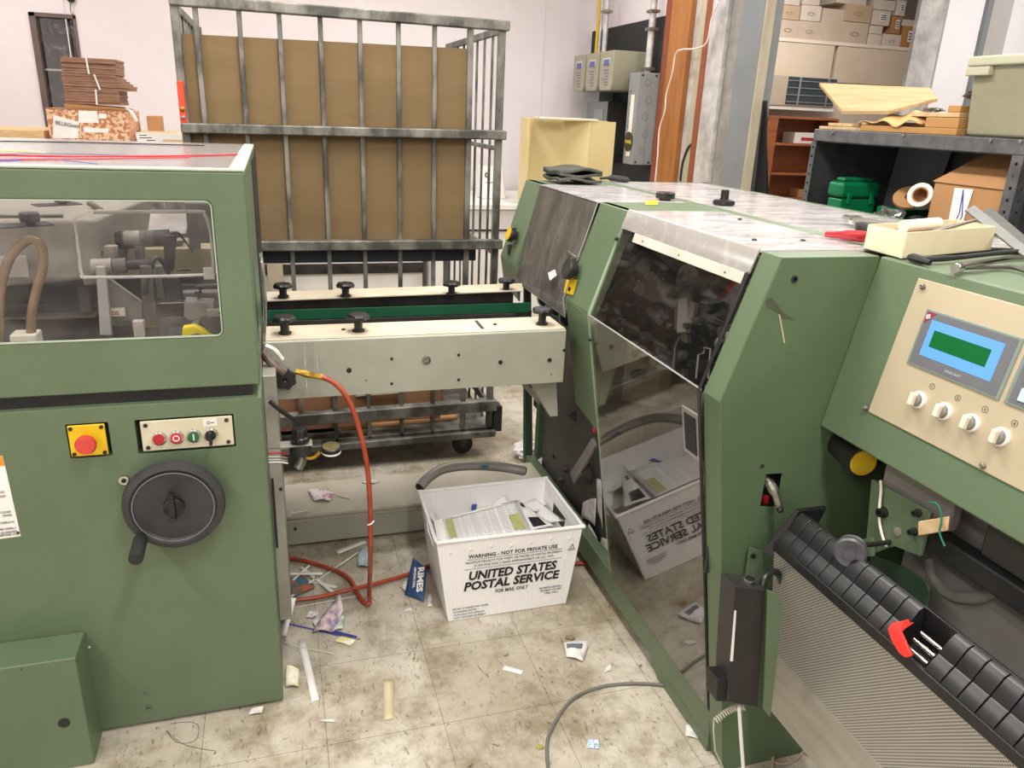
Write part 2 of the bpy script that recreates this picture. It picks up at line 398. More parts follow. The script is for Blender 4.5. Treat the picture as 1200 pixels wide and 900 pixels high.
# galvanised corner column and grey column before the white wall
g0 = at(1070, 60, 'y', 5.15).x; g1 = at(1100, 60, 'y', 5.15).x
struct('trim_10', MB().box((g0, 5.16, 0), (g1, 5.2, 3.4)), GALV, .004)
g0 = at(1150, 40, 'y', 5.17).x; g1 = at(1156, 40, 'y', 5.17).x; g2 = at(1180, 40, 'y', 5.17).x
struct('trim_11', MB().box((g0, 5.16, 0), (g1, 5.2, 3.4)), COLG, .004)
struct('trim_12', MB().box((g1, 5.17, 0), (g2, 5.2, 3.4)), mat('light_grey_column_face', '#b9b5b3', '#aeaaa8', rough=.5, scale=3), .004)

# ceiling lights: two-lamp fluorescent fittings in rows
LMOD = emit('fluorescent_lens', '#fff9f2', 5.0)
def fitting(x, y, L=1.25, rot=0, power=1.0):
    f = thing('ceiling_light', (x, y, 3.28), 'long white fluorescent ceiling light above the machines, out of the photo', 'ceiling light', 'fluorescent ceiling lights')
    if rot: a, b = (L/2, .12)
    else: a, b = (.12, L/2)
    B((x-a, y-b, 3.33), (x+a, y+b, 3.395), 'housing', WHITE, f, .004)
    B((x-a+.015, y-b+.015, 3.31), (x+a-.015, y+b-.015, 3.33), 'diffuser', LMOD, f, .002)
    ld = bpy.data.lights.new('tube_light', 'AREA'); ld.shape = 'RECTANGLE'; ld.size = 2*a; ld.size_y = 2*b
    ld.energy = 26*power; ld.color = (1, .97, .93)
    lo = bpy.data.objects.new('tube_light', ld); COL.objects.link(lo); lo.location = (0, 0, .02); lo.parent = f
    return f
for x, y, pw in ((-1.9, .3, 1), (.55, .35, 1.4), (3.0, .3, 1), (-1.3, 2.6, 1.1), (.35, 2.3, 1.4), (2.75, 2.6, 1.1), (-1.9, 5.6, .85), (.6, 5.4, .9), (2.0, 5.0, .7), (4.9, 6.3, 1.15), (5.2, 3.6, 1.2), (.4, -1.8, 1.1), (-2, -1.8, 1)):
    fitting(x, y, power=pw*1.6)

# ================================================================== LEFT MACHINE
FYL = 1.827
LM = thing('feeder_machine', (-.6, FYL, 0), 'big green machine with handwheel, red stop button and clear hood window at the left', 'machine')
XR = -.063                                   # its right side
# lower body: front sheet, slightly forward of the dark interior
lb = MB()
lb.plate([(-1.5, .012), (XR, .012), (XR, .925), (-1.5, .925)],
         [rrect(-.492, -.404, .801, .886, .002, 1), rrect(-.348, -.13, .799, .886, .002, 1)], 'y', FYL, FYL+.03)
lb.box((-1.5, FYL+.03, .012), (-1.47, 2.9, .925)); lb.box((XR-.03, FYL+.0301, .012), (XR, 2.05, .925))
lb.box((-1.47, 2.87, .012), (XR-.03, 2.9, .925)); lb.box((-1.47, FYL+.03, .885), (XR-.03, 2.87, .915))
body = lb.build('lower_body', GREEN, LM, .003)
B((-1.4, FYL+.05, 0), (XR-.06, 2.8, .012), 'plinth', CASTD, LM, 0)
B((-.50, FYL+.031, .795), (-.12, FYL+.036, .885), 'cutout_backing', BLACKM, LM, 0)
B((-1.45, FYL+.02, .915), (XR-.02, 2.85, .958), 'hood_gap_fill', BLACKM, LM, 0)  # black filler standing in for the shade in the gap below the hood
# hood: green frame around clear window
hd = MB()
hd.plate([(-1.5, .957), (XR, .957), (XR, 1.452), (-1.5, 1.452)], [rrect(-1.3, -.137, 1.083, 1.390, .014)], 'y', FYL, FYL+.02)
for x0, x1 in ((XR-.02, XR), (-1.5, -1.48)):
    hd.prism([(FYL+.02, .957), (2.95, .957), (2.95, 1.452), (FYL+.02, 1.452)], 'x', x0, x1)
hood = hd.build('hood', GREEN, LM, .005)
MB().box((XR-.001, 2.42, .97), (XR+.003, 2.93, 1.44)).build('side_seal', BLACKM, LM, .001)
P1 = MB().box((-1.33, FYL+.004, 1.06), (-.120, FYL+.008, 1.41)).build('hood_window', P_HOOD, hood)
# rim of the window
rim = MB(); rim.plate(rrect(-1.3, -.1365, 1.0825, 1.3905, .016), [rrect(-1.294, -.1390, 1.085, 1.388, .012)], 'y', FYL-.0015, FYL+.006)
rim.build('window_rim', mat('pale_rim_edge', '#a9b5a3', rough=.4), hood)
MB().box((-1.495, FYL+.022, 1.452), (XR-.002, 2.945, 1.457)).build('hood_top_cover', P_TOP2, LM)
tr = MB()
for a, b in (((-1.5, FYL, 1.452), (XR, FYL+.03, 1.4585)), ((XR-.035, FYL, 1.4521), (XR, 2.95, 1.4583))): tr.box(a, b)
tr.build('hood_top_edge', mat('bleached_green_edge', '#a3ad9b', '#b5b5a6', rough=.5, scale=12), LM, .003)
# control buttons
ES = thing  # (alias unused)
es = MB().box((-.489, FYL-.004, .806), (-.411, FYL+.002, .884)).build('stop_button_plate', YELLOW, LM, .003)
c = Vector((-.449, FYL, .846))
MB().lathe([(.012, 0), (.012, .018), (.0215, .024), (.0225, .034), (.020, .040), (.0, .041)], c, (0, -1, 0), 32, closed=False).build('stop_button', mat('faded_red_button', '#d0483f', '#c23c35', rough=.42, scale=20), es)
for dx, dz in ((-.032, -.032), (.032, -.032), (-.032, .032), (.032, .032)):
    MB().cyl((-.450+dx, FYL-.004, .845+dz), (-.450+dx, FYL-.0065, .845+dz), .0045, seg=12).build('screw', STEELD, es)
cp = MB().box((-.337, FYL-.004, .806), (-.133, FYL+.002, .883)).build('button_panel', mat('cream_button_panel', '#cfcab0', '#c4bea2', rough=.42, scale=6), LM, .004)
for dx in (-.325, -.146):
    for dz in (.816, .873): MB().cyl((dx, FYL-.004, dz), (dx, FYL-.0065, dz), .005, seg=12).build('screw', STEELD, cp)
def push(x, z, m, name, mark):
    b = MB().lathe([(.0165, 0), (.0165, .006), (.014, .0075), (.0125, .0075)], (x, FYL-.004, z), (0, -1, 0), 28, closed=False).build(name+'_bezel', CHROME, cp)
    MB().lathe([(.0128, .004), (.0128, .0105), (.0, .0112)], (x, FYL-.004, z), (0, -1, 0), 28, closed=False).build(name, m, b)
    return b
zb = .839
push(-.299, zb, RED, 'red_button', 0)
b2 = push(-.2605, zb, mat('red_button_enamel', '#c22a3a', rough=.4), 'ring_button', 1)
rg = MB(); 
rg.plate(circle(-.2605, zb, .0078), [circle(-.2605, zb, .0052)], 'y', FYL-.0158, FYL-.0149); rg.build('stop_mark', WHITE, b2)
b3 = push(-.222, zb, mat('green_button_plastic', '#1d5c35', rough=.4), 'green_button', 0)
MB().box((-.2235, FYL-.0158, zb-.008), (-.2205, FYL-.0150, zb+.008)).build('start_mark', WHITE, b3)
b4 = push(-.184, zb, BLACK, 'selector', 0)
MB().box((-.1875, FYL-.030, zb-.020), (-.1805, FYL-.010, zb+.012)).build('selector_lever', BLACK, b4, .002)
lb2 = MB().box((-.199, FYL-.0052, .8605), (-.168, FYL-.004, .879)).build('selector_label', WHITE, cp)
mkm = MB(); mkm.plate(circle(-.187, .8695, .0040, 12), [circle(-.187, .8695, .0028, 12)], 'y', FYL-.0058, FYL-.0052); mkm.box((-.182, FYL-.0058, .8688), (-.174, FYL-.0052, .8702)); mkm.box((-.1775, FYL-.0058, .8675), (-.1765, FYL-.0052, .8715))
mkm.build('selector_symbol', INK, cp)
# handwheel
HC = Vector((-.277, 1.785, .680))
hw = MB().lathe([(.03, .043), (.03, .022), (.088, .020), (.092, .012), (.111, .010), (.1155, 0), (.112, -.012), (.098, -.017), (.094, -.014), (.0905, -.010), (.088, -.0085), (.0, -.0085)], HC, (0, 1, 0), 64, closed=False).build('handwheel', WHEELM, LM, angle=25)
MB().lathe([(.0915, 0), (.0915, .0012), (.0895, .0012), (.0895, 0)], (HC.x, HC.y-.0175, HC.z), (0, -1, 0), 64, closed=False).build('wheel_groove_edge', mat('worn_grey_edge', '#77777a', rough=.5), hw)
MB().lathe([(.024, 0), (.0235, .01), (.017, .014), (.0, .014)], (HC.x, HC.y-.009, HC.z), (0, -1, 0), 28, closed=False).build('wheel_hub', BLACK, hw)
cr = MB().box((HC.x-.0065, HC.y-.048, HC.z-.022), (HC.x+.0065, HC.y-.024, HC.z+.045)); cr.prism([(HC.x-.0065, HC.z+.045), (HC.x+.0065, HC.z+.045), (HC.x, HC.z+.053)], 'y', HC.y-.048, HC.y-.030)
cr.build('hub_lever', BLACK, hw, .002)
MB().cyl((HC.x, HC.y-.024, HC.z-.017), (HC.x, HC.y-.052, HC.z-.017), .007, seg=16).build('lever_pin', STEELD, hw)
ga = HC+Vector((-.078, -.012, -.068))
MB().lathe([(.010, 0), (.0105, .010), (.0165, .022), (.0155, .055), (.0165, .088), (.0155, .098), (.0, .099)], ga, (0, -1, -.06), 24, closed=False).build('handwheel_grip', BLACKM, hw)
# key lock by the wheel
kl = MB().cyl((-.386, FYL, .738), (-.386, FYL-.010, .738), .012, .0115, 20).build('key_lock', CHROME, LM)
MB().cyl((-.386, FYL-.010, .738), (-.386, FYL-.012, .738), .0055, seg=14).build('lock_core', STEELD, kl)
# notice at the left edge
c0, c1 = at(24.5, 628, 'y', FYL), at(3.4, 534, 'y', FYL)
nt_ = MB().slab([(-.76, FYL-.0012, c0.z-.006), (c0.x, FYL-.0012, c0.z), (c1.x, FYL-.0012, c1.z), (-.76, FYL-.0012, c1.z)], -.001).build('warning_notice', PAPER, LM)
MB().box((-.76, FYL-.0026, c1.z-.024), (c1.x, FYL-.0015, c1.z)).build('orange_band', mat('orange_print', '#e8912c', rough=.6), nt_)
for i, (tt, py) in enumerate((('DANGER MOVING', 577), ('PARTS KEEP', 582), ('CLEAR', 600), ('OPEN', 604), ('OPERATE', 612), ('MACHINE MUST BE SAFELY', 619), ('GUARDED', 623), ('CLOSED BEFORE USE', 626))):
    q = at(6+(py-577)*.33, py, 'y', FYL); text(tt, .0075, (q.x, FYL-.0026, q.z), (1, 0, 0), (0, 0, 1), INK, nt_, 'notice_line', align='RIGHT')
q = at(22, 624.5, 'y', FYL); MB().cyl((q.x, FYL-.002, q.z+.002), (q.x, FYL-.004, q.z+.002), .003, seg=10).build('notice_rivet', STEELD, nt_)
# screws low on the body
for px, py in ((171, 810), (174, 828)):
    q = at(px, py, 'y', FYL); MB().lathe([(.0075, 0), (.0075, .003), (.004, .004), (.004, .001)], (q.x, FYL, q.z), (0, -1, 0), 16, closed=True).build('body_screw', mat('greenish_screw_head', '#5f6b5a', '#4a5446', rough=.4, scale=40), LM)
# scuffs
# low box standing in front, bolted to the body
lbx = MB().prism([(1.722, .0), (FYL-.001, .0), (FYL-.001, .328), (1.722, .328)], 'x', -1.5, -.525)
ch = lbx.build('front_chain_cover', GREEN, LM, .004)
q = at(75, 847, 'y', 1.722); MB().cyl((q.x, 1.7225, q.z), (q.x, 1.7205, q.z), .0135, seg=24).build('access_hole', BLACKM, ch)
q = at(25, 784, 'y', 1.722); MB().cyl((q.x, 1.7225, q.z), (q.x, 1.721, q.z), .002, seg=8).build('pin_hole', BLACKM, ch)
for px, py, h in ((104, 761, .02), (112, 797, .035)):
    q = at(px, py, 'x', -.524); MB().tube([q+Vector((.001, .0, h/2)), q+Vector((.006, .004, 0)), q+Vector((.002, .002, -h/2))], .004, 6, 4).build('cable_tie_end', PAPER, ch)
# grey steel guard on the right flank of the body
gb = MB().box((XR, 2.00, .15), (-.028, 2.30, .92)).build('flank_guard', GUARDBOX, LM, .003)
B((XR+.004, 1.996, .40), (-.052, 2.001, .62), 'guard_slot', BLACKM, gb, 0)
q = at(329, 573, 'y', 1.999); MB().cyl((q.x, 1.9995, q.z), (q.x, 1.9965, q.z), .005, seg=12).build('guard_screw', BLACKM, gb)
# ---- what the hood window shows
def iy(px, py, y): return at(px, py, 'y', y)
def ibox(x0, y0, x1, y1, ya, yb, name, m, bev=.003, par=None):
    """block whose front face (plane y = ya) fills the given part of the view"""
    a, b = iy(x0, y1, ya), iy(x1, y0, ya); return MB().box((a.x, ya, a.z), (b.x, yb, b.z)).build(name, m, par or LM, bev)
def iprism(pts, ya, yb, name, m, bev=.002, par=None):
    return MB().prism([(iy(p, q, ya).x, iy(p, q, ya).z) for p, q in pts], 'y', ya, yb).build(name, m, par or LM, bev)
HCAST = mat('pale_machine_casting', '#b9b3aa', '#a39c92', rough=.5, scale=4)
HGREY = mat('mid_machine_grey', '#8b8984', '#7a7873', rough=.45, scale=5)
HDARK = mat('dark_machine_grey', '#46454a', '#37363a', rough=.45, scale=6)
f0, f1, f2 = iy(-260, 276, 2.02), iy(86, 256, 2.10), iy(100, 251, 2.22)
zb0, zb1 = iy(-260, 350, 2.02).z, iy(84, 329, 2.10).z
zt0 = f1.z
hop = MB().hexa([Vector(v) for v in ((f0.x, 2.02, zb1-.03), (f1.x, 2.10, zb1), (f1.x+.03, 2.50, zb1), (f0.x, 2.5, zb1-.03), (f0.x, 2.02, zt0), (f1.x, 2.10, zt0), (f1.x+.05, 2.50, zt0), (f0.x, 2.5, zt0))])
hop = hop.build('suction_housing', HCAST, LM, .015, seg=3)
MB().hexa([Vector(v) for v in ((f1.x-.001, 2.101, zb1-.02), (f1.x+.035, 2.15, zb1-.02), (f1.x+.085, 2.50, zb1-.02), (f1.x+.02, 2.50, zb1-.02), (f1.x-.001, 2.101, zt0-.002), (f1.x+.035, 2.15, zt0-.012), (f1.x+.13, 2.50, zt0+.01), (f1.x+.04, 2.50, zt0+.01))]).build('housing_shoulder', HCAST, LM, .008)
for (px, py) in ((36, 264), (74, 240)):
    q = at(px, py, 'z', zt0); MB().box((q.x-.07, q.y-.03, zt0-.001), (q.x+.04, q.y+.03, zt0+.002), Matrix.Rotation(.5, 3, 'Z')).build('adjusting_slot', HDARK, hop)
    MB().lathe([(.010, 0), (.010, .006), (.019, .007), (.020, .012), (.020, .026), (.017, .028), (0, .028)], (q.x, q.y, zt0+.001), (0, 0, 1), 24, 8, .06, closed=False).build('adjusting_knob', mat('faded_black_knob', '#55565a', '#47484b', rough=.45, scale=9), hop)
MB().tube([at(-120, 254, 'z', zt0+.012), at(74, 253, 'z', zt0+.012)], .005, 8).build('guide_rod', STEEL, hop)
ibox(0, 300, 30, 325, 2.045, 2.05, 'data_plate', mat('pale_data_plate', '#c9c5bb', rough=.4), 0, hop)
MB().tube([iy(-2, 415, 1.95), iy(0, 345, 1.95), iy(10, 306, 1.95), iy(24, 287, 1.95), iy(38, 281, 1.95), iy(49, 290, 1.95), iy(50, 312, 1.95), iy(43, 340, 1.95), iy(37, 370, 1.95), iy(37, 415, 1.95)], .0105, 12, 8).build('suction_tube', TUBEB, LM)
# deck behind
B((-1.45, 2.60, 1.07), (-.085, 2.75, iy(200, 291, 2.6).z), 'rear_deck_rail', mat('yellowed_cream_rail', '#cfc4a2', '#c0b590', rough=.5, scale=4), LM, .004)
B((-1.45, 2.62, .96), (-.085, 2.74, 1.07), 'rear_plate', mat('grey_green_plate', '#64705f', '#58634f', rough=.5, scale=4), LM, .002)
B((-1.45, 1.9, .96), (-.09, 2.62, .985), 'machine_bed', HDARK, LM, 0)
# pale translucent sheets hanging behind
SHT = mat('pale_hanging_film', '#d2cbc8', '#b0a8a6', rough=.35, scale=12, stretch=(1, 1, 5))
MB().grid(lambda u, v: Vector((-.62+.40*u, 2.90-.10*math.sin(v*1.6)-.01*math.sin(u*40), 1.14+.26*v)), 60, 6, .002).build('pleated_film', SHT, LM)
MB().grid(lambda u, v: Vector((-.86+.58*u, 2.62+.26*v, 1.20+.045*v+.07*(1-u)*v+.004*math.sin(u*30+v*5))), 40, 6, .002).build('pale_sheet_pile', SHT, LM)
ibox(222, 238, 230, 292, 2.55, 2.57, 'dark_post', HGREY, .002)
ibox(234, 238, 243, 285, 2.55, 2.57, 'dark_post', HGREY, .002)
def ishaft(p0, p1, y, r, name, m, seg=16): return MB().cyl(iy(*p0, y), iy(*p1, y), r, seg=seg).build(name, m, LM)
ishaft((142, 280), (206, 276), 2.30, .012, 'upper_shaft', HDARK)
ishaft((145, 281), (165, 280), 2.30, .024, 'collar', HCAST, 24)
ishaft((181, 279), (199, 278), 2.30, .022, 'black_collar', HDARK, 24)
def ispring(p0, p1, y, r, n, m):
    a, b = iy(*p0, y), iy(*p1, y); mb = MB(); d = (b-a)
    for i in range(n): mb.lathe([(r, 0), (r*1.15, .0025), (r, .005)], a+d*(i/n), d, 18, closed=False)
    return mb.build('shaft_spring', m, LM)
ispring((165, 280), (180, 279), 2.30, .020, 9, HGREY)
ibox(116, 273, 141, 292, 2.24, 2.27, 'solenoid_block', BLACK, .002)
MB().tube([iy(130, 272, 2.25), iy(131, 262, 2.25), iy(126, 252, 2.26), iy(115, 244, 2.28), iy(104, 238, 2.3)], .007, 10, 5).build('sensor_cable', mat('olive_brown_cable', '#6d6248', rough=.5), LM)
iprism([(191, 276), (204, 276), (206, 282), (203, 318), (193, 318)], 2.22, 2.25, 'rocker_arm', HDARK)
iprism([(157, 288), (167, 288), (169, 308), (159, 308)], 2.28, 2.31, 'rocker_arm', HGREY)
ishaft((110, 313), (180, 309), 2.08, .0125, 'lower_shaft', HDARK)
ispring((133, 312), (148, 311), 2.08, .017, 8, HGREY)
ishaft((108, 313), (132, 312), 2.08, .020, 'lower_collar', HCAST, 24)
MB().lathe([(.014, 0), (.016, .003), (.016, .035), (.0, .035)], iy(132, 304, 2.14), (0, 0, 1), 24, closed=False).build('bored_boss', HCAST, LM)
MB().cyl(iy(132, 294.2, 2.14), iy(132, 293.6, 2.14), .007, seg=16).build('bore', HDARK, LM)
iprism([(96, 291), (104, 285), (120, 295), (120, 322), (97, 322)], 2.16, 2.19, 'linkage_plate', HDARK)
iprism([(112, 313), (123, 313), (131, 393), (117, 393)], 2.03, 2.05, 'pillar', mat('light_casting', '#c3c0bb', '#b2afaa', rough=.5, scale=4))
iprism([(126, 326), (133, 328), (167, 354), (167, 380), (130, 380)], 2.06, 2.065, 'pivot_plate', HGREY)
MB().tube([iy(129, 327, 2.055), iy(167, 354, 2.055)], .0025, 6).build('plate_edge', HCAST, LM)
tg = ibox(130, 361, 146, 371, 2.050, 2.055, 'rating_tag', CREAM, 0)
text('DS', .013, iy(131.5, 369, 2.0495), (1, 0, 0), (0, 0, 1), mat('red_print', '#a8443c', rough=.6), tg, bold=.0004)
iprism([(163, 312), (178, 312), (186, 395), (170, 395)], 2.04, 2.06, 'rocker_arm', mat('brown_grey_arm', '#6b625d', '#5a524e', rough=.45, scale=6))
MB().tube([iy(170, 345, 2.04), iy(178, 308, 2.05), iy(188, 304, 2.06), iy(200, 325, 2.07), iy(208, 345, 2.07)], .006, 8, 5).build('black_air_line', HDARK, LM)
iprism([(181, 312), (190, 312), (196, 350), (184, 350)], 2.10, 2.13, 'slide_plate', HGREY)
ibox(193, 325, 211, 352, 2.05, 2.08, 'sensor_block', BLACK, .003)
ibox(186, 355, 215, 372, 2.0, 2.04, 'sensor_block', BLACK, .003)
ibox(186, 354, 216, 356, 1.995, 2.0, 'bright_strip', CHROME, 0)
ibox(212, 333, 262, 338, 2.25, 2.27, 'chrome_rod', CHROME, .001)
ibox(182, 313, 193, 316, 2.22, 2.225, 'chrome_rod', CHROME, .001); ibox(207, 315, 224, 318, 2.22, 2.225, 'chrome_rod', CHROME, .001)
ibox(210, 342, 262, 350, 2.18, 2.22, 'cross_bar', HGREY, .003)
iprism([(216, 353), (250, 355), (251, 366), (243, 370), (222, 376), (215, 370)], 1.98, 2.03, 'pawl_plate', HGREY)
ibox(243, 362, 262, 372, 1.97, 1.985, 'end_bracket', ALU, .002)
MB().cyl(iy(258, 367, 1.969), iy(258, 367, 1.966), .0035, seg=12).build('bracket_hole', BLACKM, LM)
for px, py in ((233, 342), (235, 335)):
    q = iy(px, py+8, 2.0); MB().lathe([(.005, 0), (.003, .003), (.003, .010), (.009, .013), (.009, .017), (0, .018)], q, (0, 0, 1), 14, closed=False).build('thumb_screw', HDARK, LM)
iprism([(222, 385), (230, 385), (240, 362), (233, 361)], 1.99, 2.01, 'link_arm', HCAST)
ibox(157, 376, 168, 396, 1.95, 1.97, 'valve_block', HCAST, .003)
ibox(133, 380, 155, 396, 1.96, 2.0, 'black_valve', BLACK, .003)
ibox(168, 382, 182, 388, 1.96, 1.97, 'brass_clip', BRASS, .001)
iprism([(213, 396), (214, 384), (228, 382), (240, 388), (249, 395), (230, 391), (216, 396)], 1.93, 1.955, 'yellow_cover', mat('bright_yellow_plastic', '#f0dc1c', '#e3cc15', rough=.4, scale=9))
MB().cyl(iy(207, 392, 1.97), iy(207, 392, 2.0), .02, seg=20).build('cam_disc', HDARK, LM)
ibox(5, 369, 112, 376, 2.20, 2.24, 'lower_rail', HGREY, .003)
ibox(13, 392, 42, 410, 1.93, 1.98, 'tube_socket', CREAM, .004)
ibox(95, 335, 104, 370, 2.25, 2.28, 'stay_post', HGREY, .002)
MB().tube([iy(195, 277, 2.24), iy(207, 272, 2.24), iy(214, 279, 2.24), iy(226, 295, 2.24)], .003, 8, 4).build('gauge_finger', HDARK, LM)
# clear inner guard: bent acrylic rod
MB().tube([iy(88, 260, 1.90), iy(93, 300, 1.90), iy(96, 321, 1.90), iy(110, 325, 1.90), iy(240, 322, 1.90), iy(250, 316, 1.90), iy(247, 275, 1.90), iy(240, 252, 1.90), iy(225, 248, 1.90), iy(110, 249, 1.90)], .0038, 8, 5).build('inner_guard_rail', mat('clear_guard_bar', '#b9b6b2', '#a8a5a1', rough=.2, scale=9), LM)
ibox(239, 314, 251, 328, 1.895, 1.905, 'guard_clamp', mat('clear_guard_bar', '#b9b6b2'), .002)

# straps and cords lying on the hood
def strand(pts, r, m, name, label, cat):
    o = MB().tube(pts, r, 6, 6).build(name, m); tag(o, label, cat); return o
zt = 1.4585
def top(px, py, h=.002): v = at(px, py, 'z', zt+h); return v
strand([top(278, 181), top(225, 182.5), top(150, 183), top(60, 183), top(0, 182), top(-80, 183)], .0026, RED, 'strapping_band', 'long red plastic strap reaching furthest right on top of the green machine', 'strap')
strand([top(222, 184.2, .002), top(150, 185.5, .002), top(60, 186.5, .002), top(0, 187, .002), top(-80, 188, .002)], .0023, mat('dull_red_strap', '#b5414a', rough=.5), 'strapping_band', 'shorter dull red strap lying in front of the long red one', 'strap')
strand([top(150, 182, .001), top(90, 180.5, .001), top(40, 180, .001), top(-80, 181, .001)], .0015, mat('grey_blue_cord', '#5c6b80', rough=.6), 'cord', 'thin grey blue cord on the machine top behind the red straps', 'cord')
strand([top(60, 185.8, .001), top(20, 187.5, .001), top(-80, 190, .001)], .002, mat('violet_strap', '#4c3f92', rough=.5), 'strapping_band', 'short violet strap at the left end of the machine top', 'strap')
strand([top(115, 192.2, .001), top(90, 189.5, .001), top(62, 185.8, .001)], .001, mat('blue_thread', '#4c62a8', rough=.6), 'thread', 'thin blue thread curling towards the front edge of the machine top', 'thread')
strand([top(240, 170.5, .001), top(160, 168.5, .001), top(80, 166.6, .001), top(0, 165.4, .001), top(-60, 165, .001)], .002, BLACK, 'cord', 'thin black cord along the back edge of the machine top', 'cord')
strand([top(52, 179.5, .001), top(20, 177, .001), top(-40, 176, .001)], .0025, mat('straw_strap', '#cbb489', rough=.6), 'strapping_band', 'straw coloured strap near the left end of the machine top', 'strap')

# ================================================================== CONVEYOR BETWEEN THE MACHINES
CV = thing('transfer_conveyor', (.4, 2.3, .8), 'cream double rail conveyor with black star knobs joining the two green machines', 'conveyor')
y0 = 2.125
bx1 = .835
bm = MB()
bm.prism([(y0, .803), (y0, .972), (y0+.004, .976), (y0+.155, .976), (y0+.155, .80), (y0+.145, .80), (y0+.145, .966), (y0+.01, .966), (y0+.01, .803)], 'x', -.058, bx1)
bm.box((bx1-.004, y0+.001, .803), (bx1, y0+.15, .97))
fb = bm.build('front_rail', BEAMP, CV, .003)
B((-.056, y0+.006, .9762), (bx1-.002, y0+.153, .9785), 'rail_top', BEAMT, fb, .001)
for px, py, r in ((409, 434, .0075), (459, 420.5, .0045), (459, 449.5, .0045), (537.5, 416, .0045), (537.5, 445, .0045), (586.5, 424.5, .007), (644, 422, .007), (661, 410.5, .005), (319.5, 457, .0055), (646, 439, .002), (429, 446, .002)):
    q = at(px, py, 'y', y0); MB().lathe([(r, 0), (r, .0018), (r*.45, .0018), (r*.45, .0006)], (q.x, y0, q.z), (0, -1, 0), 16).build('beam_screw' if r > .0046 else 'beam_hole', BLACKM, fb)
q = at(499.5, 422, 'y', y0)
pl = MB().lathe([(.0135, 0), (.0135, .003), (.010, .004), (.0085, .002), (.006, .002), (.006, .006), (.0, .006)], (q.x, y0, q.z), (0, -1, 0), 24, closed=False).build('pivot_boss', STEEL, fb)
# film tape wrapped round the front rail
tape = pane('clear_film_tape', '#fefefe', refl=.01, rmax=.1, rough=.15, haze=.0, hazemax=.3, scale=(45, 1, 1.2), hazecol='#fbfbf8', lo=.56, hi=.66)
q = at(362, 430, 'y', y0); MB().box((q.x-.035, y0-.0016, .803), (q.x+.03, y0-.0006, .9805)).build('film_tape', tape, fb)
# rear rail
yr = 2.55
rr_ = MB()
rr_.slab([(-.058, 2.62, .978), (.878, 2.62, .978), (.845, 2.80, .978), (-.058, 2.80, .978)], .004)
ry0, ry1 = 2.56, 2.70
MBR = MB(); MBR.slab([(-.058, ry0, .984), (.826, ry0, .996), (.870, ry1, .990), (-.058, ry1, .980)], .006)
MBR.build('rear_rail', BEAMT, CV, .002)
MB().prism([(-.058, .915), (.80, .94), (.80, .985), (-.058, .978)], 'y', ry0+.02, ry0+.05).build('rear_rail_web', STEELD, CV, .001)
B((-.058, ry0+.0, .92), (.86, ry0+.004, .955), 'side_belt', BELTG, CV, .001)
B((-.058, ry0-.004, .895), (.80, ry0+.02, .918), 'belt_support', CASTD, CV, .001)
B((-.058, ry0+.10, .70), (.90, ry0+.12, .90), 'rear_side_plate', CASTD, CV, .001)
chn = MB()
for i in range(66):
    x = -.05+i*.0131; chn.box((x, 2.365, .938), (x+.008, 2.385, .948)); chn.cyl((x+.004, 2.36, .943), (x+.004, 2.39, .943), .0035, seg=8)
tag(chn.build('roller_chain', STEELD, CV), kind='stuff')
B((-.058, 2.355, .925), (.82, 2.40, .937), 'chain_track', BLACKM, CV, 0)
B((-.058, 2.33, .86), (.83, 2.56, .875), 'drip_tray', CASTD, CV, 0)
def star_knob(px, py, zsurf, h, r=.030, parent=CV):
    q = at(px, py, 'z', zsurf)
    k = MB().lathe([(.014, 0), (.014, .004), (.0115, .006), (.0115, h-.018), (.016, h-.016), (r, h-.014), (r*1.05, h-.006), (r*.92, h), (0, h+.001)], (q.x, q.y, zsurf), (0, 0, 1), 35, 7, .07, closed=False).build('star_knob', BLACK, parent)
    MB().lathe([(.018, 0), (.018, .005), (.010, .005)], (q.x, q.y, zsurf), (0, 0, 1), 20, closed=False).build('knob_washer', BLACKM, k)
    return k
for px, py in ((334, 391), (420, 388), (635, 380)): star_knob(px, py, .979, .052)
for px, py in ((332, 348), (405, 347), (529, 345), (593, 341)): star_knob(px, py, .995, .045, .028)
for px, py in ((402.5, 386.5), (580, 380.5)):
    q = at(px, py, 'z', .979); MB().lathe([(.006, 0), (.006, .003), (0, .005)], (q.x, q.y, .979), (0, 0, 1), 12, closed=False).build('cap_screw', STEELD, CV)
q0, q1 = at(557, 375, 'z', .98), at(566, 385, 'z', .98)
MB().slab([(q0.x-.004, q0.y, .9787), (q0.x+.007, q0.y, .9787), (q1.x+.006, q1.y, .9787), (q1.x-.006, q1.y, .9787)], .0006).build('rail_slot', CASTD, CV)
# hanging bracket at the far right end of the front rail
hb = MB().prism([(.74, .80), (.84, .80), (.855, .655), (.828, .655)], 'y', 2.20, 2.235)
hb.build('hanger_bracket', BEAMP, CV, .003)
MB().prism([(.70, .80), (.725, .80), (.81, .70), (.80, .685)], 'y', 2.24, 2.26).build('hanger_strut', CAST, CV, .002)
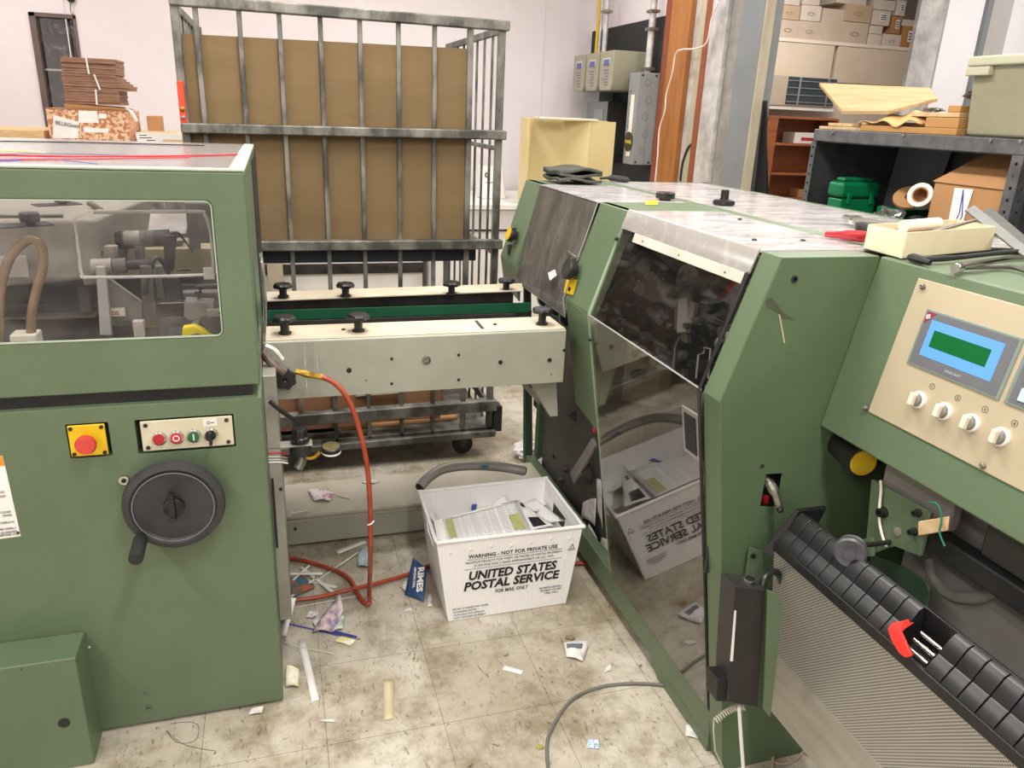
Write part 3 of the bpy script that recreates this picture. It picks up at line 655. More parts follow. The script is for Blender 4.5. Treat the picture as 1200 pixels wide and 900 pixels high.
# rubber belts and pulleys entering the right machine
for i, (px, py) in enumerate(((642, 350), (655, 360), (668, 372))):
    q = at(px, py, 'x', .93)
    MB().lathe([(.012, 0), (.030, 0), (.033, .004), (.030, .010), (.033, .016), (.030, .02), (.012, .02)], (q.x, q.y, q.z), (0, 1, 0), 28).build('belt_pulley', BLACKM, CV)
    MB().lathe([(.0335, .006), (.037, .006), (.037, .014), (.0335, .014)], (q.x, q.y, q.z), (0, 1, 0), 28, closed=False).build('round_belt', mat('pale_green_belt', '#7fa58f', '#6f957f', rough=.45, scale=9), CV)
MB().tube([at(668, 355, 'x', .90), at(650, 352, 'x', .90), at(640, 358, 'x', .90), at(637, 370, 'x', .90)], .003, 6, 5).build('green_wire', mat('pale_green_wire', '#a8c6b3', rough=.5), CV)

# pneumatic fittings at the left end of the front rail
kn = MB().lathe([(.012, 0), (.012, .006), (.0285, .010), (.030, .020), (.027, .026), (.006, .027), (.0, .022)], at(334, 442, 'y', y0)+Vector((0, 0, 0)), (0, -1, 0), 42, 7, .08, closed=False).build('side_star_knob', BLACK, CV)
AR = thing('air_regulator', at(352, 520, 'y', 2.02), 'black air pressure regulator with a round dusty gauge beside the green machine', 'regulator')
q = at(352, 520, 'y', 2.02)
MB().lathe([(.028, -.03), (.030, -.028), (.030, .0), (.022, .0)], q, (0, 0, 1), 28).build('regulator_body', BLACKM, AR)
ad = MB().lathe([(.021, 0), (.025, .002), (.025, .012), (.021, .016), (.021, .034), (.017, .040), (0, .041)], q+Vector((0, 0, .008)), (0, 0, 1), 36, 18, .03, closed=False).build('adjusting_cap', BLACK, AR)
B((q.x-.10, q.y-.02, q.z-.001), (q.x+.032, q.y+.02, q.z+.003), 'mounting_bracket', GUARDBOX, AR, .001)
MB().tube([q+Vector((0, 0, -.03)), q+Vector((.0, -.004, -.05)), q+Vector((-.012, -.01, -.07))], .014, 12, 4).build('valve_elbow', STEEL, AR)
MB().tube([q+Vector((.004, 0, -.04)), q+Vector((.03, 0, -.045)), q+Vector((.05, 0, -.03))], .007, 10, 4).build('gauge_pipe', BRASS, AR)
qg = at(388, 525, 'y', 2.02)
g = MB().lathe([(.025, 0), (.027, .002), (.027, .018), (.024, .02)], qg+Vector((0, 0, -.012)), (0, -.15, 1), 32).build('gauge', BLACK, AR)
MB().lathe([(.0275, .001), (.0275, .007)], qg+Vector((0, 0, -.012)), (0, -.15, 1), 32, closed=False).build('gauge_label_ring', PAPER, g)
MB().lathe([(.024, .0201), (0, .0203)], qg+Vector((0, 0, -.012)), (0, -.15, 1), 32, closed=False).build('dusty_dial', mat('dusty_olive_glass', '#6b6440', '#4b462e', rough=.35, scale=40), g)
MB().tube([at(316, 470, 'y', 1.98), at(330, 482, 'y', 1.98), at(352, 497, 'y', 2.0)], .006, 10, 3).build('supply_lever', BLACK, AR)
for i, (c_, dz) in enumerate(((RED, 0), (ALU, -.012), (ALU, -.02), (PAPER, -.028))):
    a = at(314, 531, 'y', 2.0)
    MB().tube([a+Vector((0, 0, dz)), a+Vector((.03, 0, dz-.002)), a+Vector((.05, .01, dz-.012))], .0026, 6, 4).build('air_tube', c_, AR)
flm = MB().grid(lambda u, v: Vector((-.052+.012*math.sin(v*2.5)+.004*math.sin(u*7), 1.93+u*.11, 1.02+v*.22)), 6, 8, .001)
flm.build('clear_film_flap', pane('clear_flap', '#eeeeee', refl=.1, rough=.1, haze=.15, hazemax=.6, scale=(4, 4, 2), hazecol='#e6dfda'), LM)
OB = MB().tube([at(308, 412, 'y', 2.09), at(318, 425, 'y', 2.08), at(333, 437, 'y', 2.08)], .012, 10, 4)
ob = OB.build('quick_coupler', mat('worn_coupler_steel', '#8d7f78', '#5f4e48', rough=.4, metal=.5, scale=30)); tag(ob, 'worn metal quick coupler above the black star knob at the rail end', 'coupler')
MB().tube([at(312, 405, 'y', 2.08), at(322, 410, 'y', 2.07), at(331, 421, 'y', 2.08)], .006, 5, 4).build('paper_scrap_on_coupler', PAPER).__setitem__('label', 'white twisted paper scrap stuck over the metal coupler')
bpy.data.objects['paper_scrap_on_coupler']['category'] = 'scrap'
# orange air hose
hp = [at(375, 441, 'y', 2.07), at(392, 449, 'y', 2.06), at(408, 468, 'y', 2.05), at(420, 500, 'y', 2.04), at(430, 545, 'y', 2.03), at(434, 600, 'y', 2.03), at(434, 650, 'y', 2.05), at(433, 690, 'z', .03)]
e0 = at(432, 708, 'z', .012)
hp += [e0, at(422, 700, 'z', .012), at(408, 677, 'z', .012), at(380, 664, 'z', .012), at(345, 655, 'z', .012), at(322, 656, 'z', .012)]
hose = MB().tube(hp, .0075, 12, 10).build('air_hose', ORANGE); tag(hose, 'orange air hose hanging from brass fitting down to the floor in a loop', 'hose')
MB().tube([at(346, 435, 'y', 2.075), at(357, 438, 'y', 2.072), at(366, 440, 'y', 2.07), at(377, 442, 'y', 2.07)], .0085, 8, 4, radii=[.0085, .010, .0085, .0095]).build('brass_fitting', BRASS, hose)
q = at(434, 612, 'y', 2.028); MB().tube([q+Vector((-.009, -.006, -.005)), q+Vector((0, -.011, 0)), q+Vector((.010, -.006, .006))], .002, 6, 3).build('cable_tie', PAPER, hose)
h2 = MB().tube([at(338, 704, 'z', .022), at(372, 700, 'z', .02), at(410, 691, 'z', .032), at(440, 684, 'z', .02), at(475, 674, 'z', .012), at(500, 664, 'z', .01), at(520, 655, 'z', .01), at(560, 655, 'z', .01), at(620, 660, 'z', .01), at(690, 660, 'z', .01)], .0075, 12, 8).build('air_hose', ORANGE)
tag(h2, 'orange hose lying straight along the floor and passing behind the white tub', 'hose')

# channel beam on the floor linking both machines
bb = MB().prism([(2.66, .012), (2.66, .128), (2.68, .135), (2.92, .135), (2.92, .012)], 'x', -.058, 1.02)
beam = bb.build('floor_beam', mat('dusty_cream_beam', '#bfb8a8', '#a8a08e', rough=.6, scale=3), None, .003)
tag(beam, 'low grey beam along the floor between the machines under the conveyor', 'beam')
B((-.05, 2.655, .115), (1.0, 2.6605, .119), 'lip', GUARDBOX, beam, 0)
B((-.058, 2.652, .012), (1.02, 2.6595, .104), 'front_plate', BEAMP, beam, .002)
q = at(346, 619, 'y', 2.655); MB().cyl((q.x, 2.652, q.z), (q.x, 2.647, q.z), .006, seg=12).build('beam_bolt', BLACKM, beam)
# corrugated grey duct lying on it
dt = MB().tube([at(492, 571, 'z', .30), at(502, 560, 'z', .315), at(520, 549.5, 'z', .32), at(550, 545.5, 'z', .31), at(585, 547, 'z', .29), at(615, 552, 'z', .27)], .019, 20, 8)
duct = dt.build('duct_tube', HOSEG); tag(duct, 'bent silver grey tube lying behind the white tub', 'tube')
q = at(567, 546, 'z', .318); MB().slab([q+Vector((-.014, -.02, 0)), q+Vector((.012, -.02, -.002)), q+Vector((.012, -.006, .004)), q+Vector((-.014, -.006, .006))], .003).build('blue_tape', mat('blue_tape', '#2f6078', rough=.5), duct)
for p_, dr in ((at(492, 571, 'z', .30), at(490.5, 573, 'z', .298)), (at(615, 552, 'z', .27), at(617, 552.4, 'z', .268))):
    d_ = (dr-p_).normalized(); MB().cyl(p_, p_+d_*.002, .0165, seg=18).build('open_end', BLACKM, duct)

# ================================================================== RIGHT MACHINE
RM = thing('trimmer_machine', (1.1, 2.1, 0), 'large green machine with smoked clear guards and angled control panel at the right', 'machine')
TX, TZ, KX, KZ, BX, BZ = .962, 1.349, .867, 1.045, 1.035, .04
def prof_x(z):     # left outline of the machine at height z
    return TX+(KX-TX)*(TZ-z)/(TZ-KZ) if z > KZ else KX+(BX-KX)*(KZ-z)/(KZ-BZ)
# near end frame
NY0, NY1 = 1.30, 1.37
ef = MB()
slot = [(.968, .617), (1.008, .617), (1.019, .722), (.984, .722)]
sl = [at(891, 594, 'y', NY0), at(913, 610, 'y', NY0), at(917, 555, 'y', NY0), at(898, 556, 'y', NY0)]
ef.plate([(BX-.006, 0), (1.62, 0), (1.62, .96), (1.20, .96), (1.20, TZ), (TX, TZ), (KX, KZ)], [[(v.x, v.z) for v in (sl[0], at(910, 594, 'y', NY0), sl[2], sl[3])]], 'y', NY0, NY0+.004)
nf = ef.build('end_plate', GREEN2, RM, .0015)
nr = MB().hexa([Vector(v) for v in ((TX, NY0+.004, TZ), (TX+.02, NY0+.004, TZ-.02), (TX+.02, NY1, TZ-.02), (TX, NY1, TZ), (KX, NY0+.004, KZ), (KX+.02, NY0+.004, KZ), (KX+.02, NY1, KZ), (KX, NY1, KZ))])
nr.hexa([Vector(v) for v in ((KX, NY0+.004, KZ), (KX+.02, NY0+.004, KZ), (KX+.02, NY1, KZ), (KX, NY1, KZ), (BX, NY0+.004, 0), (BX+.02, NY0+.004, 0), (BX+.02, NY1, 0), (BX, NY1, 0))])
nr.box((TX, NY0+.004, TZ-.004), (1.20, NY1, TZ))
nr.build('end_frame_return', GREEN, RM, .001)
q = at(931, 327, 'y', NY0); MB().lathe([(.0075, 0), (.0075, .003), (.004, .003), (.004, .0)], (q.x, NY0, q.z), (0, -1, 0), 16).build('plate_screw', BLACKM, RM)
sb_ = MB().box((.93, NY0+.06, .58), (1.06, NY0+.065, .78)); sb_.build('slot_backing', CASTD, RM)
q = at(905, 580, 'y', NY0-.01)
lv = MB().tube([q+Vector((-.004, .045, .03)), q+Vector((-.006, .01, .026)), q+Vector((.0, -.012, .005)), q+Vector((.008, -.022, -.022))], .009, 10, 4, radii=[.008, .012, .009, .006]).build('release_lever', STEEL, RM)
MB().ball(q+Vector((.009, -.023, -.026)), .008).build('lever_ball', BLACK, lv)
q = at(897, 587, 'y', NY0+.04); B((q.x-.01, q.y, q.z-.01), (q.x+.01, q.y+.01, q.z+.012), 'red_cam', RED, RM, .003)
q = at(893, 546, 'y', NY0); MB().cyl((q.x, NY0, q.z), (q.x, NY0-.002, q.z), .005, seg=12).build('plate_hole', CASTD, RM)
# peeled dark marks on the end plate
def ply_on_y(pts, y, name, m, parent):
    v = [at(a, b, 'y', y) for a, b in pts]; return MB().prism([(p.x, p.z) for p in v], 'y', y-.0006, y+.0004).build(name, m, parent)
ply_on_y([(897, 352), (904, 348), (912, 358), (916, 364), (929, 374), (931, 376), (918, 373), (912, 367), (898, 359)], NY0, 'peeled_patch', mat('dark_olive_glue', '#3f4633', '#4b523d', rough=.5, scale=60), nf)
ply_on_y([(912, 366), (913.5, 366), (920, 402), (918.5, 402)], NY0, 'scratch', mat('pale_scratch', '#b3ac88', rough=.6), nf)
# second and far frames
def frame_band(ya, yb, zcut=None):
    m = MB(); zb = 0 if zcut is None else zcut
    def ring(z, d=0): return prof_x(z)+d
    m.hexa([Vector(v) for v in ((KX, ya, KZ), (KX+.03, ya, KZ), (KX+.03, yb, KZ), (KX, yb, KZ), (TX, ya, TZ), (TX+.03, ya, TZ), (TX+.03, yb, TZ), (TX, yb, TZ))])
    return m
f2a, f2b = 2.03, 2.235
m = frame_band(f2a, f2b)
zt_ = .655
m.hexa([Vector(v) for v in ((prof_x(zt_), f2a, zt_), (prof_x(zt_)+.01, f2a, zt_), (prof_x(.685)+.01, f2b, .685), (prof_x(.685), f2b, .685), (KX, f2a, KZ), (KX+.03, f2a, KZ), (KX+.03, f2b, KZ), (KX, f2b, KZ))])
m.box((TX, f2a, TZ-.02), (1.27, f2b, TZ))
fr2 = m.build('middle_frame', GREEN, RM, .004)
# slim upright running on down to the base
m = MB()
m.hexa([Vector(v) for v in ((BX-.004, f2a-.012, .06), (BX+.02, f2a-.012, .06), (BX+.02, f2a+.012, .06), (BX-.004, f2a+.012, .06), (KX-.004, f2a-.012, KZ), (KX+.02, f2a-.012, KZ), (KX+.02, f2a+.012, KZ), (KX-.004, f2a+.012, KZ))])
m.hexa([Vector(v) for v in ((KX-.004, f2a-.012, KZ), (KX+.02, f2a-.012, KZ), (KX+.02, f2a+.012, KZ), (KX-.004, f2a+.012, KZ), (TX-.01, f2a-.012, TZ-.035), (TX+.02, f2a-.012, TZ-.035), (TX+.02, f2a+.012, TZ-.035), (TX-.01, f2a+.012, TZ-.035))])
m.build('guard_upright', mat('pale_green_edge', '#93a78b', '#869b7e', rough=.45, scale=6), RM, .003)
for z in (.97, 1.27): MB().ball((prof_x(z)-.006, f2a-.002, z), .006).build('hinge_screw', BLACKM, RM)
f3a, f3b = 2.80, 3.0
m = frame_band(f3a, f3b)
m.hexa([Vector(v) for v in ((prof_x(.90), f3a, .90), (KX+.03, f3a, .90), (KX+.03, f3b, .93), (prof_x(.93), f3b, .93), (KX, f3a, KZ), (KX+.03, f3a, KZ), (KX+.03, f3b, KZ), (KX, f3b, KZ))])
m.box((TX, f3a, TZ-.02), (1.27, f3b, TZ))
fr3 = m.build('far_frame', GREEN, RM, .004)
m = MB(); m.hexa([Vector(v) for v in ((1.02, 2.99, .0), (1.06, 2.99, .0), (1.06, 3.02, .0), (1.02, 3.02, .0), (.97, 2.98, .93), (1.0, 2.98, .93), (1.0, 3.0, .93), (.97, 3.0, .93))]); m.build('far_leg', DGREEN, RM, .003)
# base rail
m = MB().prism([(1.02, .045), (1.018, .135), (1.06, .135), (1.075, .045)], 'y', NY1, 3.0); 
m.build('base_rail', GREEN, RM, .004)
m = MB()
for y in (1.5, 2.6): m.box((1.06, y, 0), (1.12, y+.2, .05))
m.build('base_feet', CASTD, RM)
MB().prism([(NY1, .0), (1.66, .0), (1.72, .045), (NY1, .045)], 'x', 1.022, 1.05).build('base_skirt', GREEN, RM, .002)
# green ridge on top and the rest of the housing
m = MB(); m.box((1.255, NY1, TZ-.02), (1.30, 3.0, TZ+.002)); m.box((1.74, .9, TZ-.03), (1.78, 3.0, TZ))
m.box((1.27, 2.96, TZ-.03), (1.78, 3.0, TZ)); m.build('top_ridge', GREEN, RM, .004)
B((1.30, NY1+.005, TZ-.004), (1.74, 2.96, TZ+.001), 'rear_top_cover', P_TOP, RM, 0)
m = MB(); m.box((1.74, .9, 0), (1.78, 2.96, TZ-.03)); m.box((1.06, 2.96, 0), (1.78, 3.0, TZ-.03)); m.build('rear_housing', GREEN2, RM, .002)
for px, py in ((941, 281.7), (992, 277), (867, 257), (884, 281)): 
    q = at(px, py, 'z', TZ+.002); MB().lathe([(.006, 0), (.006, .003), (0, .0045)], (q.x, q.y, TZ+.001), (0, 0, 1), 12, closed=False).build('cover_screw', STEELD, RM)
# clear guards: near bay
def pane_quad(name, q, m, t=.004, parent=RM): return MB().slab(q, t).build(name, m, parent)
ya, yb = NY1+.004, f2a-.010
up = pane_quad('upper_guard', [(prof_x(1.05), ya, 1.05), (prof_x(TZ-.01), ya, TZ-.01), (prof_x(TZ-.01), yb, TZ-.01), (prof_x(1.05), yb, 1.05)], P_SMOKE)
lo = pane_quad('lower_guard', [(prof_x(.135)-.002, ya, .135), (prof_x(1.05)-.002, ya, 1.05), (prof_x(1.05)-.002, yb, 1.05), (prof_x(.135)-.002, yb, .135)], P_LOW)
tp = pane_quad('top_guard', [(TX-.004, ya-.0, TZ+.001), (TX-.004, yb, TZ+.001), (1.255, yb, TZ+.001), (1.255, ya, TZ+.001)], P_TOP, .004)
# white strip where the top guard folds over
m = MB(); m.hexa([Vector(v) for v in ((TX-.006, ya, TZ+.002), (TX-.001, ya, TZ+.006), (TX-.001, yb, TZ+.006), (TX-.006, yb, TZ+.002), (prof_x(1.30)-.007, ya, 1.302), (prof_x(1.30)-.002, ya, 1.302), (prof_x(1.30)-.002, yb, 1.302), (prof_x(1.30)-.007, yb, 1.302))])
m.build('guard_fold', pane('frosted_fold', '#e8e4e0', refl=.1, rough=.2, haze=.45, hazemax=.7, hazecol='#cdc8c2'), up)
m = MB(); m.slab([(prof_x(1.30)-.008, ya+.01, 1.302), (prof_x(1.30)-.008, yb-.10, 1.302), (prof_x(1.278)-.008, yb-.10, 1.278), (prof_x(1.278)-.008, ya+.01, 1.278)], .003)
st = m.build('guard_clamp_strip', mat('pale_clamp_strip', '#cfc9bd', '#bdb7aa', rough=.45, scale=7), up, .001)
for y in (1.45, 1.66, 1.86): MB().ball((prof_x(1.29)-.010, y, 1.29), .004).build('clamp_screw', STEEL, st)
MB().tube([(KX-.004, ya, 1.048), (KX-.004, yb, 1.048)], .002, 8).build('guard_joint', mat('dull_pane_edge', '#9b9e99', rough=.35), lo)
m = MB(); m.tube([(prof_x(TZ-.045)-.006, ya+.004, TZ-.045), (KX-.007, ya+.004, KZ), (prof_x(.14)-.004, ya+.004, .14)], .0038, 6); m.build('guard_edge', BLACKM, lo)
# recessed grip in the lower guard
gq = [at(802, 475, 'x', .90), at(821, 486, 'x', .90), at(822, 541, 'x', .90), at(804, 528, 'x', .90)]
def on_guard(px, py, lift=.0):
    d = (px-600)*CR - (py-450)*CU + FPX*CF
    p0 = Vector((KX-.002, 0, KZ)); e = Vector((BX-KX, 0, BZ-KZ)); n = Vector((e.z, 0, -e.x)).normalized()
    t = (p0-CAM).dot(n)/d.dot(n); return CAM+d*t + (n*lift if n.x < 0 else -n*lift)
def on_upper(px, py, lift=.0):
    d = (px-600)*CR - (py-450)*CU + FPX*CF
    p0 = Vector((KX-.002, 0, KZ)); e = Vector((TX-KX, 0, TZ-KZ)); n = Vector((-e.z, 0, e.x)).normalized()
    t = (p0-CAM).dot(n)/d.dot(n); return CAM+d*t+n*lift
gp = [on_guard(a, b, .006) for a, b in ((801, 474), (822, 487), (824, 543), (804, 527))]
g_in = [on_guard(a, b, .0065) for a, b in ((805, 482), (818, 490), (820, 534), (807, 524))]
gm = MB(); gm.slab(gp, .006); grip = gm.build('guard_grip', GUARDBOX, lo, .002)
MB().slab([v+Vector((-.002, 0, 0)) for v in g_in], .003).build('grip_recess', BLACKM, grip)
# far bay
ya2, yb2 = f2b+.004, f3a-.004
pane_quad('far_upper_guard', [(prof_x(.985)-.004, ya2, .985), (TX-.006, ya2, TZ-.005), (TX-.006, yb2, TZ-.005), (prof_x(.985)-.004, yb2, .985)], P_SMOKE2)
pane_quad('far_top_guard', [(TX-.004, ya2, TZ+.001), (TX-.004, yb2, TZ+.001), (1.255, yb2, TZ+.001), (1.255, ya2, TZ+.001)], P_TOP)
m = MB(); m.tube([(prof_x(.985)-.006, yb2, .985), (prof_x(.985)-.006, ya2, .985), (KX-.006, ya2, KZ), (TX-.006, ya2, TZ)], .0018, 6); m.build('far_guard_edge', mat('dull_pane_edge', '#9b9e99'), RM)
q = on_upper(603-0, 0, 0) if False else None
s_ = [on_upper(a, b, .003) for a, b in ((643, 320), (651, 316), (653, 323), (645, 329))]
MB().slab(s_, .001).build('white_sticker', WHITE, RM)
# round knobs on the frames
def disc_knob(px, py, r, face, name, lab, hub=BLACK):
    q = on_upper(px, py, .007); d = Vector((-.955, 0, .3)).normalized()
    k = MB().lathe([(r*.6, 0), (r*.6, .012), (r, .014), (r*1.03, .026), (r*.93, .034), (r*.55, .034), (r*.5, .030), (0, .030)], q, d, 32, closed=False).build(name, BLACK, RM); k['label'] = lab
    MB().lathe([(r*.9, .0342), (0, .0348)], q, d, 32, closed=False).build('knob_face', face, k)
    return k
disc_knob(677, 318, .034, mat('dark_grey_knob_face', '#3c3c3c', '#2d2d2d', rough=.4, scale=30), 'lock_knob', 'black knob')
disc_knob(607, 277, .030, YELLOW, 'lock_knob', 'knob with yellow face')
s_ = [on_upper(a, b, .002) for a, b in ((665, 325.5), (677, 328), (672, 346), (661, 343))]
yl = MB().slab(s_, .001).build('yellow_key_label', YELLOW, RM)
q = on_upper(668.5, 339, .002); MB().cyl(q, q+Vector((-.004, 0, .001)), .0065, seg=14).build('key_symbol', BLACK, yl)
q = on_upper(599, 292, .001); MB().slab([on_upper(a, b, .001) for a, b in ((595, 287), (600, 286), (597, 299), (595, 298))], .001).build('frame_slot', BLACKM, fr3)
# knobs on top
q = at(779, 235, 'z', TZ); k = MB().lathe([(.018, 0), (.018, .005), (.03, .007), (.031, .012), (.031, .024), (.028, .027), (0, .027)], (q.x, q.y, TZ), (0, 0, 1), 36, 18, .015, closed=False).build('flat_top_knob', BLACK, RM)
s_ = [at(a, b, 'z', TZ+.0015) for a, b in ((755, 236), (771, 234), (771, 240), (757, 240))]; MB().slab(s_, .0004).build('yellow_top_label', YELLOW, RM)
q = at(848, 240, 'z', TZ+.002); k = MB().lathe([(.030, 0), (.034, .004), (.032, .014), (.014, .017), (.0125, .022), (.0125, .045), (.011, .047), (0, .047)], (q.x, q.y, TZ+.002), (0, 0, 1), 35, 5, .05, closed=False).build('star_top_knob', BLACK, RM)
# ---- insides
IN = RM
B((1.225, NY1, .05), (1.245, 2.96, TZ-.03), 'inner_wall', CASTD, IN, 0)
B((1.08, NY1+.01, .02), (1.24, 2.95, .05), 'inner_floor', CASTD, IN, 0)
m = MB().prism([(1.39, .86), (2.02, .80), (2.02, .98), (1.8, .99), (1.6, .93)], 'x', 1.0, 1.012)
def inner(z, y, d): return (prof_x(z)+d, y, z)
m = MB().hexa([Vector(v) for v in ((.98, 1.78, .84), (1.02, 1.78, .84), (1.02, 2.0, .78), (.98, 2.0, .78), (.98, 1.78, .95), (1.02, 1.78, .95), (1.02, 2.0, .97), (.98, 2.0, .97))]); m.build('cheek_plate', CREAM, IN, .003)
MB().cyl((.978, 1.93, .89), (.974, 1.93, .89), .011, seg=16).build('cheek_hole', BLACKM, IN)
m = MB().lathe([(.10, 0), (.115, .004), (.115, .03), (.09, .032), (.085, .018), (.03, .018), (.03, .04), (0, .04)], (1.10, 1.56, 1.19), (-1, 0, 0), 40, closed=False); m.build('cam_wheel', CAST, IN)
for y, z, r, x in ((1.88, 1.17, .05, 1.1), (1.72, 1.07, .035, 1.06), (1.5, 1.03, .045, 1.05), (1.84, 1.0, .03, 1.05), (1.62, .95, .04, 1.08), (1.9, .72, .06, 1.16), (1.6, .70, .05, 1.16), (2.5, 1.18, .06, 1.1), (2.4, 1.05, .04, 1.06), (2.65, 1.1, .05, 1.08)):
    MB().lathe([(r*.3, -.03), (r*.3, 0), (r, 0), (r*1.04, .006), (r, .016), (r*.7, .018), (r*.65, .01), (r*.3, .01), (r*.3, .03), (0, .03)], (x, y, z), (-1, 0, 0), 28, closed=False).build('gear_wheel', random.choice([STEELD, CAST, CASTD]), IN)
for (ya_, za_, yb_, zb_, x, r, mm) in ((1.39, 1.12, 2.02, 1.12, 1.12, .014, STEEL), (1.39, 1.02, 2.02, 1.0, 1.0, .010, STEEL), (1.39, .9, 2.0, .93, 1.05, .012, STEELD), (2.24, 1.2, 2.8, 1.2, 1.1, .016, STEEL), (2.24, 1.03, 2.8, 1.03, 1.0, .014, STEELD), (1.39, .62, 2.9, .62, 1.15, .018, STEELD), (2.3, 1.0, 2.75, .9, 1.0, .022, STEELD)):
    MB().cyl((x, ya_, za_), (x, yb_, zb_), r, seg=14).build('cross_shaft', mm, IN)
m = MB().hexa([Vector(v) for v in ((.985, 1.665, 1.06), (1.0, 1.665, 1.06), (1.0, 1.70, 1.06), (.985, 1.70, 1.06), (.985, 1.69, 1.20), (1.0, 1.69, 1.20), (1.0, 1.735, 1.20), (.985, 1.735, 1.20))]); m.build('pale_arm', mat('pale_grey_arm', '#aaa69d', '#9a968d', rough=.4, scale=5), IN, .003)
rnd_ = random.Random(11)
for k in range(34):
    y = rnd_.uniform(1.42, 2.0) if k < 24 else rnd_.uniform(2.28, 2.76); z = rnd_.uniform(.90, 1.12); dy, dz = rnd_.uniform(.012, .05), rnd_.uniform(.015, .06)
    x = prof_x(z)+.05+rnd_.random()*.10
    MB().box((x, y-dy/2, z-dz/2), (x+.03, y+dy/2, z+dz/2), Matrix.Rotation(rnd_.uniform(-.5, .5), 3, 'X')).build('slide_block', rnd_.choice([CASTD, STEELD, CAST, HCAST, BLACKM, HGREY]), IN, .002)
# parts close behind the upper guard, at their own depths
def ug(px, py, d): 
    return on_upper(px, py, -d)
MB().slab([ug(776, 344, .05), ug(786, 343, .05), ug(784, 383, .05), ug(773, 384, .05)], .012).build('pale_stop_arm', mat('pale_grey_arm', '#c4c0b7', '#b3afa6', rough=.4, scale=5), IN, .001)
MB().slab([ug(787, 345, .055), ug(793, 348, .055), ug(788, 372, .055), ug(783, 372, .055)], .012).build('pale_stop_arm', mat('grey_stop_arm', '#8e8b84', rough=.4), IN, .001)
MB().tube([ug(742, 366, .08), ug(752, 350, .07), ug(768, 334, .06), ug(790, 324, .05), ug(812, 321, .05), ug(836, 326, .06)], .010, 10, 6).build('curved_arm', mat('oily_steel_arm', '#5c5a5a', '#8a8886', rough=.22, metal=.8, scale=30), IN)
MB().tube([ug(846, 408, .07), ug(844, 385, .06), ug(850, 362, .05), ug(862, 345, .05), ug(872, 338, .06)], .010, 10, 6).build('curved_arm', mat('oily_steel_arm', '#5c5a5a'), IN)
MB().tube([ug(808, 362, .05), ug(842, 378, .05)], .004, 8).build('bright_rod', CHROME, IN)
MB().tube([ug(806, 366, .06), ug(840, 382, .06)], .003, 8).build('bright_rod', STEEL, IN)
for px, py, r_ in ((825, 396, .012), (787, 376, .008), (797, 367, .008), (801, 369, .008), (836, 386, .009), (842, 384, .009), (768, 376, .007), (756, 371, .007)):
    q = ug(px, py, .05); MB().lathe([(r_*.6, 0), (r_, .002), (r_, .014), (r_*.7, .018), (0, .018)], q, (-.9, -.4, .2), 16, closed=False).build('bright_stud', CHROME, IN)
q = ug(795, 331, .10)
for k in range(4): MB().lathe([(.034, 0), (.037, .004), (.034, .008)], q+Vector((0, -.004*k, -.016*k)), (-.2, 0, 1), 24).build('roller_ring', CAST if k % 2 else STEELD, IN)
MB().cyl(ug(797, 322, .10), ug(786, 360, .10), .030, seg=22).build('vertical_roller', STEELD, IN)
MB().lathe([(.105, 0), (.118, .003), (.118, .022), (.10, .024), (.095, .012), (.02, .012), (.02, .03), (0, .03)], ug(845, 365, .13), (-1, -.1, .25), 44, closed=False).build('large_pale_disc', mat('dull_disc', '#7a7874', '#66645f', rough=.4, scale=5), IN)
MB().tube([ug(803, 440, .03), ug(806, 412, .03), ug(812, 410, .03), ug(813, 404, .03), ug(820, 405, .03), ug(817, 440, .03)], .0025, 6).build('clear_bracket', mat('clear_guard_bar', '#c9c6c2'), IN)
MB().tube([ug(765, 430, .06), ug(768, 400, .06), ug(773, 388, .06)], .004, 8).build('thin_post', STEEL, IN)
MB().tube([ug(700, 352, .09), ug(740, 345, .09), ug(775, 342, .09)], .005, 8).build('thin_rail', STEELD, IN)
MB().slab([ug(706, 330, .10), ug(725, 305, .10), ug(745, 330, .10), ug(738, 350, .10)], .02).build('rear_web', mat('brown_grey_arm', '#6b625d'), IN, .003)
for px, py in ((738, 326), (766, 324), (793, 315)):
    q = ug(px, py, .03); MB().ball(q, .0035).build('bright_dot', CHROME, IN)
# far bay: brass coils and a cross arm
for k in range(3): MB().lathe([(.010, 0), (.013, .003), (.010, .006)], ug(630+k*4, 303+k*3, .05), (-.5, -1, -.3), 16).build('brass_ring', BRASS, IN)
MB().tube([ug(655, 290, .03), ug(668, 297, .0), ug(676, 303, .0)], .006, 8).build('knob_shaft', STEEL, IN)
MB().tube([ug(604, 312, .06), ug(618, 296, .06), ug(640, 286, .06), ug(664, 290, .06)], .005, 8, 4).build('curved_cable', STEELD, IN)
MB().tube([(1.0, 1.78, .99), (.98, 1.72, 1.07), (.98, 1.60, 1.10), (1.0, 1.53, 1.04), (1.05, 1.5, .95)], .006, 8, 6).build('black_air_line', BLACK, IN)
MB().tube([(1.1, 1.72, 1.15), (1.02, 1.62, 1.245), (1.0, 1.5, 1.24), (1.05, 1.42, 1.16)], .012, 10, 6).build('curved_arm', STEELD, IN)
MB().tube([(1.02, 1.44, 1.04), (.96, 1.44, 1.02), (.955, 1.50, .99), (.96, 1.52, .93)], .004, 8, 5).build('clear_deflector', ACR, IN)
for y in (1.46, 1.60): MB().cyl((1.0, y, .98), (.96, y, 1.0), .010, seg=14).build('bright_stud', CHROME, IN)
MB().hexa([Vector(v) for v in ((1.06, 1.42, .55), (1.075, 1.42, .55), (1.075, 1.72, .55), (1.06, 1.72, .55), (1.0, 1.42, .86), (1.015, 1.42, .86), (1.015, 1.72, .86), (1.0, 1.72, .86))]).build('sloping_chute', mat('brownish_chute_plate', '#6f6558', '#5d5449', rough=.5, scale=5), IN, .002)
